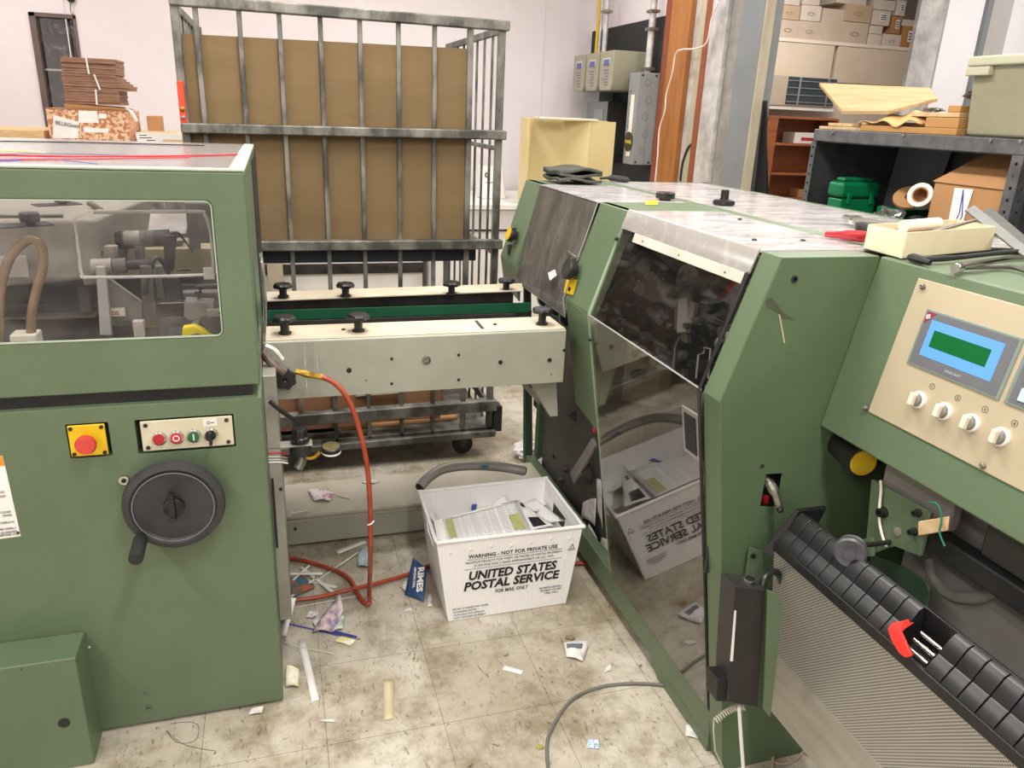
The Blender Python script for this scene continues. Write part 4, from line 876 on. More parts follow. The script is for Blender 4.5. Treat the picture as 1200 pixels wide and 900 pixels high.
# exposed grey side plate under the far bay
m = MB().prism([(2.06, .12), (2.98, .06), (2.98, .90), (2.06, .90)], 'x', 1.085, 1.10); sp_ = m.build('side_plate', mat('slate_grey_plate', '#5a5954', '#4c4b46', rough=.5, scale=3), RM, .002)
for px, py, r in ((631, 493, .011), (649, 535, .009)):
    q = at(px, py, 'x', 1.083); MB().lathe([(r, 0), (r, .004), (r*.5, .004), (r*.5, .001)], q, (-1, 0, 0), 16).build('plate_bolt', STEELD, sp_)
q = at(634, 482, 'x', 1.083); MB().box((1.083, q.y-.04, q.z-.012), (1.086, q.y+.11, q.z+.028)).build('plate_window', BLACKM, sp_)
a, b = at(697, 520, 'x', 1.04), at(670, 560, 'x', 1.03)
MB().hexa([Vector(v) for v in ((1.03, a.y-.02, a.z), (1.045, a.y-.02, a.z), (1.045, a.y+.01, a.z+.02), (1.03, a.y+.01, a.z+.02), (1.03, b.y-.02, b.z-.02), (1.045, b.y-.02, b.z-.02), (1.045, b.y+.025, b.z+.01), (1.03, b.y+.025, b.z+.01))]).build('tension_arm', CAST, RM, .004)
for px, py, r in ((660, 562, .016), (673, 487, .022), (690, 555, .04), (665, 550, .012)):
    q = at(px, py, 'x', 1.06); MB().lathe([(r, 0), (r*1.05, .006), (r*.6, .02), (r*.3, .025), (0, .025)], q, (-1, 0, 0), 20, closed=False).build('pivot_wheel', CASTD, RM)
q = at(698, 503, 'x', 1.0); MB().ball(q, .012, (1, .7, 1.2)).build('red_cap', RED, RM)

# ---- console
cn = MB().prism([(1.2, TZ), (1.137, 1.02), (1.129, .972), (1.16, .962), (1.80, .962), (1.80, TZ)], 'y', .05, NY0-.0005)
con = cn.build('console_housing', GREEN, RM, .004)
def on_con(px, py, lift=0):
    d = (px-600)*CR - (py-450)*CU + FPX*CF
    e = Vector((1.137-1.2, 0, 1.02-TZ)); n = Vector((e.z, 0, -e.x)).normalized()
    t = (Vector((1.2, 0, TZ))-CAM).dot(n)/d.dot(n); return CAM+d*t+n*lift
ce = Vector((1.137-1.2, 0, 1.02-TZ)).normalized(); cnv = Vector((ce.z, 0, -ce.x)).normalized()
def cpt(y, s, lift=0): return Vector((1.2, y, TZ))+ce*s+cnv*lift      # s = distance down the slope
def cq(y0, y1, s0, s1, lift, name, m, parent, t=.002, bevel=0): 
    return MB().slab([cpt(y0, s0, lift), cpt(y0, s1, lift), cpt(y1, s1, lift), cpt(y1, s0, lift)], t if False else t).build(name, m, parent, bevel)
def slab_c(y0, y1, s0, s1, l0, l1, name, m, parent, bevel=0):
    p = [cpt(y0, s0, l0), cpt(y1, s0, l0), cpt(y1, s1, l0), cpt(y0, s1, l0), cpt(y0, s0, l1), cpt(y1, s0, l1), cpt(y1, s1, l1), cpt(y0, s1, l1)]
    return MB().hexa(p).build(name, m, parent, bevel)
pn = slab_c(.45, 1.183, .022, .304, 0, .003, 'control_panel', PANELC, con, .001)
def sof(px, py):
    v = on_con(px, py); return v.y, (v-Vector((1.2, v.y, TZ))).dot(ce)
bz = slab_c(.925, 1.134, .072, .182, .003, .006, 'display_bezel', mat('grey_display_frame', '#7f8c84', '#75827a', rough=.4, scale=5), pn, .001)
dp = bz
slab_c(.932, 1.129, .076, .178, .006, .0066, 'display_face', mat('slate_display_face', '#6b6d72', '#63656a', rough=.4, scale=5), dp)
MBt = MB().slab([cpt(1.129, .0762, .0067), cpt(1.129, .100, .0067), cpt(1.1285, .100, .0067), cpt(1.107, .0762, .0067)], .0004); MBt.build('corner_emblem', mat('crimson_emblem', '#8f2c46', rough=.4), dp)
text('ES', .0105, cpt(1.1262, .0905, .0074), Vector((0, -1, .35)), -ce, WHITE, dp, 'emblem_letters', bold=.0003)
ya_, yb_ = .953, 1.110
slab_c(.952, 1.112, .089, .158, .0066, .0070, 'screen_border', emit('blue_screen_border', '#5792de', .22), dp)
lcd, ntl, bl = nm('green_lcd'); 
tcn = N(ntl, 'ShaderNodeTexCoord'); mpn = N(ntl, 'ShaderNodeMapping'); mpn.inputs['Location'].default_value = (0, 0, 0)
bl.inputs['Base Color'].default_value = lin('#0f5a2c'); bl.inputs['Emission Color'].default_value = lin('#1f8a45'); bl.inputs['Emission Strength'].default_value = .1; bl.inputs['Roughness'].default_value = .18
slab_c(.972, 1.098, .106, .138, .0070, .0074, 'liquid_crystal_display', lcd, dp)
text('PANELCRAFT', .0062, cpt(1.045, .171, .0068), (0, -1, 0), -ce, mat('pale_print', '#b9bbb9', rough=.5), dp, 'display_lettering')
# key block to the right of the display
kb = slab_c(.72, .915, .072, .182, .003, .006, 'key_block', mat('grey_display_frame', '#7f8c84'), pn, .001)
slab_c(.73, .908, .076, .178, .006, .0064, 'key_field', MATS['slate_display_face'], kb)
for i in range(4):
    for j in range(3):
        slab_c(.893-i*.04-.028, .893-i*.04, .086+j*.031, .108+j*.031, .0064, .0084, 'key', mat('pale_blue_key', '#b9cbe0', rough=.4), kb, .001)
# rotary switches
for i, (px, py) in enumerate(((1078, 469), (1108, 482.5), (1140, 496), (1174.5, 512.5))):
    yk, sk = sof(px, py)
    ring = MB().lathe([(.0165, 0), (.0165, .004), (.0145, .006), (.013, .006)], cpt(yk, sk, .003), cnv, 28, closed=False).build('switch_ring', WHITE, pn)
    MB().lathe([(.013, .002), (.0125, .012), (.010, .014), (0, .0145)], cpt(yk, sk, .003), cnv, 28, closed=False).build('switch_core', mat('grey_switch_core', '#77736a', rough=.4), ring)
    tw = cpt(yk, sk, .010); 
    mk_ = MB(); a1 = Vector((0, 1, 0)); 
    p8 = []
    for l in (0, .016):
        for sy, ss in ((-1, -1), (1, -1), (1, 1), (-1, 1)): p8.append(tw+a1*(sy*.0055)+ce*(ss*.0125)+cnv*l)
    mk_.hexa(p8).build('switch_grip', mat('cream_switch_grip', '#ddd6c4', '#d0c8b4', rough=.35, scale=9), ring, .003)
    yt, st2 = sof(px+16, py-16)
    nmr = MB(); nmr_c = cpt(yt, st2, .0034)
    MB().lathe([(.0058, 0), (.0058, .0003), (.0052, .0003), (.0052, 0)], nmr_c, cnv, 18, closed=False).build('number_ring', INK, pn)
    text(str(i+1), .0075, nmr_c+Vector((0, .002, 0))+ce*.0027+cnv*.0002, (0, -1, 0), -ce, INK, pn, 'number')
for px, py in ((1083.5, 336.5), (1016, 478), (1154, 546)):
    yk, sk = sof(px, py); MB().lathe([(.006, 0), (.006, .002), (.0045, .006), (.003, .007), (.0, .006)], cpt(yk, sk, .003), cnv, 16, closed=False).build('panel_screw', STEEL, pn)
# beneath the console
B((1.26, .1, 0), (1.60, 1.13, .92), 'lower_casting', mat('brown_grey_casting', '#8e8a86', '#817d79', rough=.55, scale=3), RM, .01)
m = MB().prism([(1.14, .62), (1.29, .62), (1.29, .10), (1.14, .0)], 'y', .1, 1.20)
MB().lathe([(.0, -.10), (.034, -.10), (.034, 0), (.030, .004), (.028, .004)], (1.17, 1.20, .925), (-.25, -1, 0), 32, closed=False).build('roller', BLACK, RM)
MB().lathe([(.029, .0045), (0, .005)], (1.17, 1.20, .925), (-.25, -1, 0), 32, closed=False).build('yellow_roller_face', mat('ochre_yellow_face', '#c4a51c', '#b59716', rough=.45, scale=20), RM)
MB().lathe([(.036, -.012), (.0385, -.012), (.0385, .006), (.030, .006)], (1.17, 1.20, .925), (-.25, -1, 0), 32, closed=False).build('roller_rim', BLACK, RM)
# green bracket plate with bolts
def on_x(px, py, x): return at(px, py, 'x', x)
bx_ = 1.16
pts = [(1021, 562), (1029, 566), (1087, 598), (1091, 602), (1078, 652), (1060, 645), (1048, 640), (1016, 651), (1014, 640), (1017, 610)]
br_ = MB().prism([(on_x(a, b, bx_).y, on_x(a, b, bx_).z) for a, b in pts], 'x', bx_, bx_+.008).build('bracket_plate', GREEN, RM, .001)
for px, py, r in ((1036, 600, .012), (1077, 601, .008), (1072, 623, .008)):
    q = on_x(px, py, bx_); MB().lathe([(r, 0), (r, .004), (r*.75, .005), (r*.75, .014), (r*.45, .014), (r*.45, .009), (0, .009)], q, (-1, 0, 0), 20, closed=False).build('bracket_bolt', STEELD, br_)
q = on_x(1052, 623, bx_); MB().lathe([(.009, 0), (.009, .002), (0, .003)], q, (-1, 0, 0), 20, closed=False).build('bracket_plug', CAST, br_)
cw = MB().tube([on_x(a, b, bx_-.006) for a, b in ((1032, 563), (1032.5, 575), (1031, 590), (1030.5, 610), (1034, 628), (1039, 641))], .0028, 8, 4).build('string', mat('off_white_cord', '#e4ddc6', rough=.8)); tag(cw, 'short off white cord hanging down the green bracket plate under the console', 'cord')
wb = on_x(1077, 607, bx_-.012)
bk = MB().hexa([on_x(a, b, x) for x in (bx_-.03, bx_-.008) for a, b in ((1076, 628), (1076, 611), (1113, 605), (1111, 622))]); 
bk = bk.build('wood_block', PLY, None, .002); tag(bk, 'small pale wood block tied on with green twine beneath the console', 'block')
tw_ = MB().tube([on_x(a, b, bx_-.034) for a, b in ((1088, 589), (1097, 590), (1102, 598), (1103, 612), (1101, 624), (1107, 640))], .0018, 6, 5).build('twine', mat('green_twine', '#156b4e', rough=.7)); tag(tw_, 'thin green twine looped around the pale wood block', 'twine')
# black pulley on a stub
q = at(996, 648, 'x', 1.035)
pu = MB().lathe([(.008, .036), (.026, .032), (.029, .027), (.021, .022), (.021, .016), (.031, .008), (.031, -.002), (.027, -.006), (.016, -.003), (.011, -.003), (.011, -.010), (0, -.010)], q, (.72, .66, -.15), 32, closed=False).build('guide_pulley', mat('grey_black_pulley', '#4a4b4f', '#3a3b3e', rough=.35, scale=30), RM)
MB().cyl(q+Vector((.02, .018, 0)), q+Vector((.13, .03, -.01)), .005, seg=12).build('pulley_shaft', STEELD, RM)
MB().prism([(on_x(a, b, 1.15).y, on_x(a, b, 1.15).z) for a, b in ((1010, 632), (1022, 630), (1022, 652), (1012, 652))], 'x', 1.148, 1.158).build('pulley_ear', GREEN, RM, .001)
B((bx_+.01, .50, .83), (bx_+.05, 1.02, .875), 'black_cross_shaft', BLACKM, RM, .006)
B((bx_+.02, .55, .88), (bx_+.06, .9, .95), 'black_bearing_block', CASTD, RM, .008)
B((bx_+.03, .98, .875), (bx_+.06, 1.16, .945), 'grey_cover_block', CAST, RM, .008)
MB().tube([on_x(a, b, 1.255) for a, b in ((1088, 655), (1096, 680), (1115, 697), (1145, 700), (1165, 690), (1180, 665), (1184, 640))], .012, 12, 6).build('casting_rim', mat('brown_grey_casting', '#6e6a66'), RM)
m = MB().prism([(on_x(a, b, 1.2).y, on_x(a, b, 1.2).z) for a, b in ((1020, 650), (1060, 665), (1084, 680), (1089, 692), (1084, 725), (1080, 760), (1010, 700))], 'x', 1.20, 1.206); m.build('dark_green_flap', DGREEN, RM, .003)

# ---- flap belt and perforated guard (separate delivery unit)
DC = thing('delivery_conveyor', (1.1, .8, 0), 'black segmented flap belt over a perforated metal guard in the lower right corner', 'conveyor')
def perf():
    m, nt, b = nm('perforated_sheet'); L = nt.links.new
    tc = N(nt, 'ShaderNodeTexCoord'); mpp = N(nt, 'ShaderNodeMapping'); mpp.inputs['Rotation'].default_value = (R(45), 0, 0); mpp.inputs['Scale'].default_value = (0, 190, 190)
    L(tc.outputs['Object'], mpp.inputs[0])
    v = N(nt, 'ShaderNodeTexVoronoi', feature='F1'); v.inputs['Scale'].default_value = 1; v.inputs['Randomness'].default_value = 0; L(mpp.outputs[0], v.inputs[0])
    rp = N(nt, 'ShaderNodeValToRGB'); e = rp.color_ramp.elements; e[0].position = .27; e[1].position = .36; e[0].color = lin('#3a3731'); e[1].color = lin('#b7b4ad')
    L(v.outputs['Distance'], rp.inputs[0]); L(rp.outputs[0], b.inputs['Base Color']); b.inputs['Metallic'].default_value = .55; b.inputs['Roughness'].default_value = .36
    bp = N(nt, 'ShaderNodeBump'); bp.inputs['Strength'].default_value = .5; bp.inputs['Distance'].default_value = .001; L(v.outputs['Distance'], bp.inputs['Height']); L(bp.outputs[0], b.inputs['Normal'])
    return m
PERF = perf()
def shx(z): return 1.0+(.725-z)*.12
y0_, y1_ = .10, 1.215
sh = MB().slab([(shx(.30), y1_-.012, .30), (shx(.30), y0_, .30), (shx(.725), y0_, .725), (shx(.725), y1_, .725)], .003)
sht = sh.build('perforated_guard', PERF, DC)
MB().slab([(shx(.30)-.0035, y1_-.012, .298), (shx(.30)-.0035, y0_, .298), (shx(.47)-.0035, y0_, .47), (shx(.47)-.0035, y1_-.007, .47)], .002).build('plain_lower_sheet', mat('brushed_sheet', '#aaa69d', '#9b978e', rough=.3, metal=.6, scale=5, stretch=(1, 1, 6)), sht)
B((.995, y0_, .722), (1.004, y1_+.003, .745), 'belt_side_rail', BLACK, DC, .002)
B((1.062, y0_, .70), (1.068, y1_, .803), 'belt_back_rail', BLACK, DC, .002)
MB().box((1.02, y0_, .66), (1.060, y1_, .734)).build('belt_bed', BLACKM, DC)
SEG = .0345
proto = None
yy = y1_-.004; i = 0
def flap_mb(y0f, y1f):
    a, b = (1.000, .742), (1.047, .806); m_ = MB()
    d = Vector((b[0]-a[0], 0, b[1]-a[1])); n = Vector((-d.z, 0, d.x)).normalized()*.006
    def P(t, y, l): v = Vector((a[0], y, a[1]))+d*t+n*l; return v
    # a bulged plate: lower lip, body, rolled top
    prof = [(0, 0), (0, .7), (.08, 1.0), (.45, .75), (.48, .55), (.52, .9), (.93, 1.1), (1.0, .8)]
    prof += [(1.08, 0.2)]
    pts = [( (Vector((a[0],0,a[1]))+d*t+n*l).x, (Vector((a[0],0,a[1]))+d*t+n*l).z ) for t, l in prof] + [(1.052, .795), (1.058, .735), (1.02, .735)]
    m_.prism(pts, 'y', y0f, y1f); return m_
FLM = mat('black_rubber_flap', '#161617', '#222224', rough=.36, scale=9)
gap = at(1080, 752, 'x', 1.02).y
while yy > .12:
    if not (gap-.030 < yy-.017 < gap+.018):
        o = flap_mb(yy-SEG+.0016, yy).build('belt_flap', FLM, DC, .0015)
    yy -= SEG
for dz, dx in ((0, 0), (.012, .014), (.022, .03)):
    MB().cyl((1.012+dx*.8, gap-.029, .748+dz*1.1), (1.012+dx*.8, gap+.017, .748+dz*1.1), .0045, seg=12).build('slat_rod', CHROME, DC)
# red clip straddling the belt
def plate3(pts, t):
    m = MB(); a = [m.bm.verts.new(p) for p in pts]; b = [m.bm.verts.new(p+Vector((-1, 0, .2))*t) for p in pts]
    for i in range(len(pts)): j = (i+1) % len(pts); m.bm.faces.new((a[j], a[i], b[i], b[j]))
    bmesh.ops.triangle_fill(m.bm, edges=[m.bm.edges.get((a[i], a[(i+1) % len(a)])) for i in range(len(a))]); bmesh.ops.triangle_fill(m.bm, edges=[m.bm.edges.get((b[i], b[(i+1) % len(b)])) for i in range(len(b))]); return m
cl = plate3([at(px, py, 'x', xx) for px, py, xx in ((1043, 737, .992), (1048, 730, 1.0), (1062, 727, 1.02), (1073, 722, 1.045), (1076, 727, 1.045), (1064, 735, 1.015), (1058, 740, .995), (1071, 768, .988), (1064, 771, .986), (1056, 765, .986), (1047, 750, .988))], .006).build('guide_clip', REDC, None, .002); tag(cl, 'bright red clip hooked over the front edge of the black flap belt', 'clip')
cl = plate3([at(px, py, 'x', 1.075) for px, py in ((1078, 722), (1096, 722), (1101, 740), (1098, 741), (1092, 728), (1080, 726))], .004).build('guide_clip', REDC, None, .001); tag(cl, 'small red clip at the back edge of the black flap belt', 'clip')
# end ramp of the belt
m = MB().hexa([Vector(v) for v in ((1.0, y1_+.003, .70), (1.08, y1_+.003, .70), (1.08, y1_+.03, .70), (.985, y1_+.03, .70), (1.045, y1_+.003, .812), (1.12, y1_+.003, .812), (1.12, y1_+.015, .812), (1.045, y1_+.015, .812))]); m.build('belt_end_plate', BLACK, DC, .003)

# ---- hand switch box on its green bracket
q0 = Vector((.925, 1.19, .36))
HB = thing('switch_box', (.94, 1.17, .36), 'tall black switch box hanging on a green bracket in front of the machine', 'switch box')
def hexpx(pxs, ya, yb):
    f = [at(a, b, 'y', ya) for a, b in pxs]; return [*f, *[v+Vector((0, yb-ya, 0)) for v in f]]
bxm = MB().hexa(hexpx(((852, 823), (888, 829), (897, 691), (861, 688)), 1.14, 1.195)); hbx = bxm.build('box_body', mat('charcoal_box_enamel', '#2e2b2b', '#272525', rough=.38, scale=5), HB, .002)
MB().hexa(hexpx(((839, 822), (853, 823), (853, 796), (841, 797)), 1.145, 1.19)).build('side_clip', BLACK, HB, .002)
MB().hexa(hexpx(((856, 775), (859, 775), (863, 716), (861, 716)), 1.137, 1.139)).build('white_strip', WHITE, HB)
q = at(876.5, 684, 'z', .682); tb = MB().lathe([(.0125, 0), (.0125, .004), (.0095, .005), (.009, .003), (0, .003)], (q.x+.002, 1.168, at(880, 690, 'y', 1.14).z-.001), (0, 0, 1), 24, closed=False).build('top_button_ring', CHROME, HB)
MB().lathe([(.0088, .003), (.0085, .0055), (0, .006)], (q.x+.002, 1.168, at(880, 690, 'y', 1.14).z-.001), (0, 0, 1), 24, closed=False).build('top_button', BLACK, HB)
q = at(903, 690, 'y', 1.17); MB().tube([at(893, 690, 'y', 1.17), at(897, 676, 'y', 1.18), at(908, 670, 'y', 1.19), at(916, 680, 'y', 1.19), at(917, 697, 'y', 1.19)], .008, 10, 4).build('hook', BLACK, HB)
gbp = [at(a, b, 'y', 1.125) for a, b in ((895, 832), (903, 841), (918, 712), (913, 697), (900, 692))]
MB().prism([(v.x, v.z) for v in gbp], 'y', 1.125, 1.130).build('mounting_bracket', GREEN, HB, .001)
MB().hexa([at(a, b, 'y', yv) for yv in (1.285, 1.295) for a, b in ((873, 674), (898, 690), (893, 645), (878, 641))]).build('bracket_ear', GREEN, RM, .002)
q = at(882, 651, 'y', 1.284); MB().lathe([(.006, 0), (.006, .004), (0, .005)], q, (0, -1, 0), 14, closed=False).build('bracket_screw', STEELD, RM)
# its cables
a = at(868, 829, 'y', 1.165); coil = []
s0, s1 = at(872, 829, 'y', 1.16), at(838, 845, 'y', 1.16)
ax_ = (s1-s0); L_ = ax_.length; axn = ax_.normalized(); u_, w_ = MB().frame(axn)
for k in range(140):
    t_ = k/139; an = t_*2*math.pi*14; coil.append(s0+ax_*t_+Vector((0, 0, .012*math.sin(t_*math.pi)))+(u_*math.cos(an)+w_*math.sin(an))*.006)
coil += [at(836, 856, 'y', 1.16), at(838, 880, 'y', 1.17), at(850, 905, 'y', 1.18), at(858, 930, 'y', 1.18)]
spc = MB().tube(coil, .0016, 6).build('coiled_cable', mat('pale_grey_cable', '#bdb8ab', '#cfcabd', rough=.5, scale=9)); tag(spc, 'pale coiled cable coming out beneath the black switch box', 'cable')
wc = MB().tube([at(866, 828, 'y', 1.15), at(868, 860, 'y', 1.15), at(871, 900, 'y', 1.15), at(873, 930, 'y', 1.15)], .0042, 8, 3).build('white_cable', WHITE); tag(wc, 'straight white cable running down below the black switch box', 'cable')

# ================================================================== MAIL TUB
Z = .298
T = [at(511.7, 636.7, 'z', Z), at(683, 617, 'z', Z), at(640, 560.7, 'z', Z), at(491.7, 576.7, 'z', Z)]     # rim: front left, front right, back right, back left
Bf = [at(525, 728.3, 'z', .002), at(663, 706.7, 'z', .002)]
Bt = [Bf[0], Bf[1], Vector((Bf[1].x, T[2].y-.05, .002)), Vector((Bf[0].x, T[3].y-.05, .002))]
TUB = thing('mail_tub', ((Bt[0]+Bt[2])/2), 'white corrugated plastic mail tub full of papers standing on the floor', 'tub')
def lerp(a, b, t): return a+(b-a)*t
def wall(i, j, t=.004, hole=None):
    m = MB(); a, b, c, d = Bt[i], Bt[j], T[j], T[i]
    def P(u, v): return lerp(lerp(a, b, u), lerp(d, c, u), v)
    n = (b-a).cross(d-a).normalized()
    cen = (Bt[0]+Bt[2]+T[0]+T[2])/4
    if n.dot(cen-a) < 0: n = -n
    def S(u0, u1, v0, v1):
        p = [P(u0, v0), P(u1, v0), P(u1, v1), P(u0, v1)]; m.hexa([*p, *[x+n*t for x in p]])
    if hole:
        u0, u1, v0, v1 = hole
        S(0, 1, 0, v0); S(0, 1, v1, 1); S(0, u0, v0, v1); S(u1, 1, v0, v1)
    else: S(0, 1, 0, 1)
    return m
wl = [wall(0, 1), wall(1, 2, hole=(.36, .72, .70, .86)), wall(2, 3), wall(3, 0, hole=(.3, .66, .70, .86))]
for m, nm_ in zip(wl, ('front_wall', 'side_wall', 'back_wall', 'side_wall')): m.build(nm_, TUBW, TUB)
MB().prism([(Bt[0].x, Bt[0].y), (Bt[1].x, Bt[1].y), (Bt[2].x, Bt[2].y), (Bt[3].x, Bt[3].y)], 'z', .002, .006).build('bottom', TUBW, TUB)
rim = MB(); loop = []
for k in range(4):
    a, b = T[k], T[(k+1) % 4]; loop += [lerp(a, b, .03), lerp(a, b, .5), lerp(a, b, .97)]
loop.append(loop[0]); rim.tube([p+Vector((0, 0, .001)) for p in loop], .0065, 8, 3)
rim.build('rim', mat('white_tub_rim', '#e4e2df', '#eeedeb', rough=.35, scale=6), TUB)
# outer folded flange on the front with rivet bumps
eU = (T[1]-T[0]).normalized(); fw = (T[0]-Bt[0]); 
def FP(u, v, l=.0012):       # point on the front face, u along, v up
    p = lerp(lerp(Bt[0], Bt[1], u), lerp(T[0], T[1], u), v)
    n = (Bt[1]-Bt[0]).cross(T[0]-Bt[0]).normalized()
    if n.y > 0: n = -n
    return p+n*l
def ftext(body, u, v, size, u1=None, bold=0, shear=0, name='print', align='LEFT'):
    o = FP(u, v); r = FP(u+.1, v)-FP(u, v); up = FP(u, v+.1)-FP(u, v)
    w_ = (FP(u1, v)-FP(u, v)).length if u1 else None
    return text(body, size, o, r, up, INK, TUB, name, bold, shear, w_)
def fbar(u0, u1, v, h=.004):
    p = [FP(u0, v), FP(u1, v), FP(u1, v+h), FP(u0, v+h)]; return p
ftext('WARNING - NOT FOR PRIVATE USE', .20, .765, .0185, .84, .0003, name='warning_print')
ftext('MAXIMUM PENALTY FOR THEFT OR MISUSE OF POSTAL PROPERTY', .175, .700, .0105, .88, 0, name='penalty_print')
ftext('$1,000 FINE AND 3 YEARS IMPRISONMENT (18 USC 1707)', .235, .655, .0105, .82, 0, name='fine_print')
m = MB()
for u0, u1, v in ((.19, .875, .745), (.165, .885, .628)): m.slab(fbar(u0, u1, v), .0002)
m.build('rule_lines', INK, TUB)
ftext('UNITED STATES', .185, .495, .043, .855, .0015, .18, 'title_print')
ftext('POSTAL SERVICE', .145, .365, .043, .895, .0015, .18, 'title_print')
ftext('FOR MAIL ONLY', .385, .285, .019, .65, .0002, .2, 'mail_only_print')
for i, (s_, u0, u1) in enumerate((('RETURN TO NEAREST POST OFFICE', .045, .33), ('TO REORDER NOTIFY', .045, .24), ('YOUR LOCAL POST OFFICE OR', .045, .30), ('PLANT MANAGER EQUIPMENT', .045, .31))):
    ftext(s_, u0, .135-i*.038, .0085, u1, 0, name='small_print')
for i, s_ in enumerate(('DOMESTIC USE ONLY', 'PROPERTY OF USPS', 'ITEM 3901')):
    ftext(s_, .745+.01*(i % 2)+(.05 if i == 2 else 0), .245-i*.038, .0095, .93-(.03 if i == 2 else 0), 0, name='small_print')
m = MB()
tri = [(.925, .715), (.975, .715), (.95, .79)]
for k in range(3):
    a, b = tri[k], tri[(k+1) % 3]; m.tube([FP(*a), FP(*b)], .0011, 4)
m.tube([FP(.943, .735), FP(.957, .735)], .0014, 4); m.build('recycling_mark', INK, TUB)
m = MB()
for k in range(7):
    m.ball(FP(.08+k*.14, .875+.012*((k*37) % 3-1), 0), .007, (1, .35, 1), 10)
m.build('rivet_bump', mat('white_tub_rim', '#ececea'), TUB)
# papers in the tub
def printed(name, c1, c2, sc, rot=0):
    if name in MATS: return MATS[name]
    m, nt, b = nm(name); L = nt.links.new; b.inputs['Roughness'].default_value = .7
    tc = N(nt, 'ShaderNodeTexCoord'); mpp = N(nt, 'ShaderNodeMapping'); mpp.inputs['Scale'].default_value = (sc, sc, 1); L(tc.outputs['UV'], mpp.inputs[0])
    br = N(nt, 'ShaderNodeTexBrick'); br.inputs['Scale'].default_value = 1; br.inputs['Brick Width'].default_value = 1.6; br.inputs['Row Height'].default_value = .32; br.inputs['Mortar Size'].default_value = .11; br.inputs['Mortar Smooth'].default_value = 0; br.squash = .6; br.offset = .3
    br.inputs['Color1'].default_value = lin(c2); br.inputs['Color2'].default_value = lin(c2); br.inputs['Mortar'].default_value = lin(c1); L(mpp.outputs[0], br.inputs[0])
    L(br.outputs[0], b.inputs['Base Color']); MATS[name] = m; return m
PR1 = printed('printed_text_sheet', '#ecebe8', '#8f9093', 9)
def sheet(corners, name, m, label, cat, group=None, curl=.01, n=8, t=.0006, parent=None):
    c = [Vector(v) for v in corners]
    def f(u, v):
        p = lerp(lerp(c[0], c[1], u), lerp(c[3], c[2], u), v)
        p = p + Vector((0, 0, curl*(math.sin(u*3.1)*.6+math.sin(v*5+u*2)*.4))); return p
    mb = MB().grid(f, n, n, t); o = mb.build(name, m, parent)
    uv = o.data.uv_layers.new(name='uv')
    for poly in o.data.polygons:
        for li in poly.loop_indices:
            vi = o.data.loops[li].vertex_index; uv.data[li].uv = ((vi//(n+1))/n, (vi % (n+1))/n)
    if label: tag(o, label, cat, group)
    return o
zt2 = .245
def tz(px, py, z=zt2): return at(px, py, 'z', z)
sh1 = sheet([tz(513, 636, .262), tz(622, 622, .275), tz(606, 586, .29), tz(508, 612, .27)], 'printed_sheet', PR1, 'large printed form with a pale olive band lying topmost in the tub', 'paper', curl=.004)
def inlay(c0, c1, c2, c3, m, nm_, par, l=.004):
    c = [Vector(v)+Vector((0, 0, l)) for v in (c0, c1, c2, c3)]; return MB().slab(c, .0003).build(nm_, m, par)
c = [tz(513, 636, .262), tz(622, 622, .275), tz(606, 586, .29), tz(508, 612, .27)]
def sp2(c, u, v): return lerp(lerp(c[0], c[1], u), lerp(c[3], c[2], u), v)
def patch(c, u0, u1, v0, v1, m, nm_, par, l=.005): return inlay(sp2(c, u0, v0), sp2(c, u1, v0), sp2(c, u1, v1), sp2(c, u0, v1), m, nm_, par, l)
OLV = mat('pale_olive_print', '#b9b87a', '#a9a86c', rough=.7, scale=40)
patch(c, .13, .21, .08, .88, OLV, 'olive_column', sh1); patch(c, .83, .95, .05, .55, OLV, 'olive_column', sh1)
patch(c, .0, .1, 0, 1, PAPER, 'blank_margin', sh1, .0045); patch(c, .22, .8, .93, 1, PAPER, 'blank_margin', sh1, .0045)
for i, (cs, m, lb) in enumerate((
    ([tz(622, 622, .262), tz(650, 617, .25), tz(613, 590, .265), tz(604, 585, .275)], PAPER, 'white sheet with a black picture beside the big printed form in the tub'),
    ([tz(640, 614, .20), tz(664, 612, .21), tz(628, 585, .235), tz(612, 590, .235)], printed('faint_form', '#efeeec', '#b9b9bb', 6), 'white form with faint lines at the right end of the tub'),
    ([tz(552, 604, .23), tz(630, 600, .23), tz(643, 586, .21), tz(553, 588, .22)], PAPER, 'plain white sheet at the back of the tub behind the printed form'),
    ([tz(580, 598, .235), tz(600, 597, .25), tz(592, 581, .26), tz(578, 590, .25)], PAPER, 'small folded white corner standing up at the back of the paper pile'),
    ([tz(508, 630, .17), tz(650, 620, .17), tz(640, 590, .18), tz(500, 598, .19)], printed('lower_print', '#dddcd8', '#a2a2a4', 7), 'lower layer of printed sheets beneath the others in the tub'),
    ([tz(503, 604, .235), tz(515, 628, .21), tz(512, 608, .21), tz(506, 597, .23)], PAPER, 'pale sheet leaning against the left wall of the tub'))):
    o = sheet(cs, 'paper_sheet', m, lb, 'paper', curl=.006+i*.001)
    if i == 0: patch(cs, .15, .7, .05, .35, INK, 'black_picture', o, .007); patch(cs, .2, .5, .72, .86, INK, 'black_heading', o, .007)
    if i == 2: patch(cs, .0, .07, .2, .8, mat('blue_print', '#2c4a9c', rough=.6), 'blue_edge', o, .008)

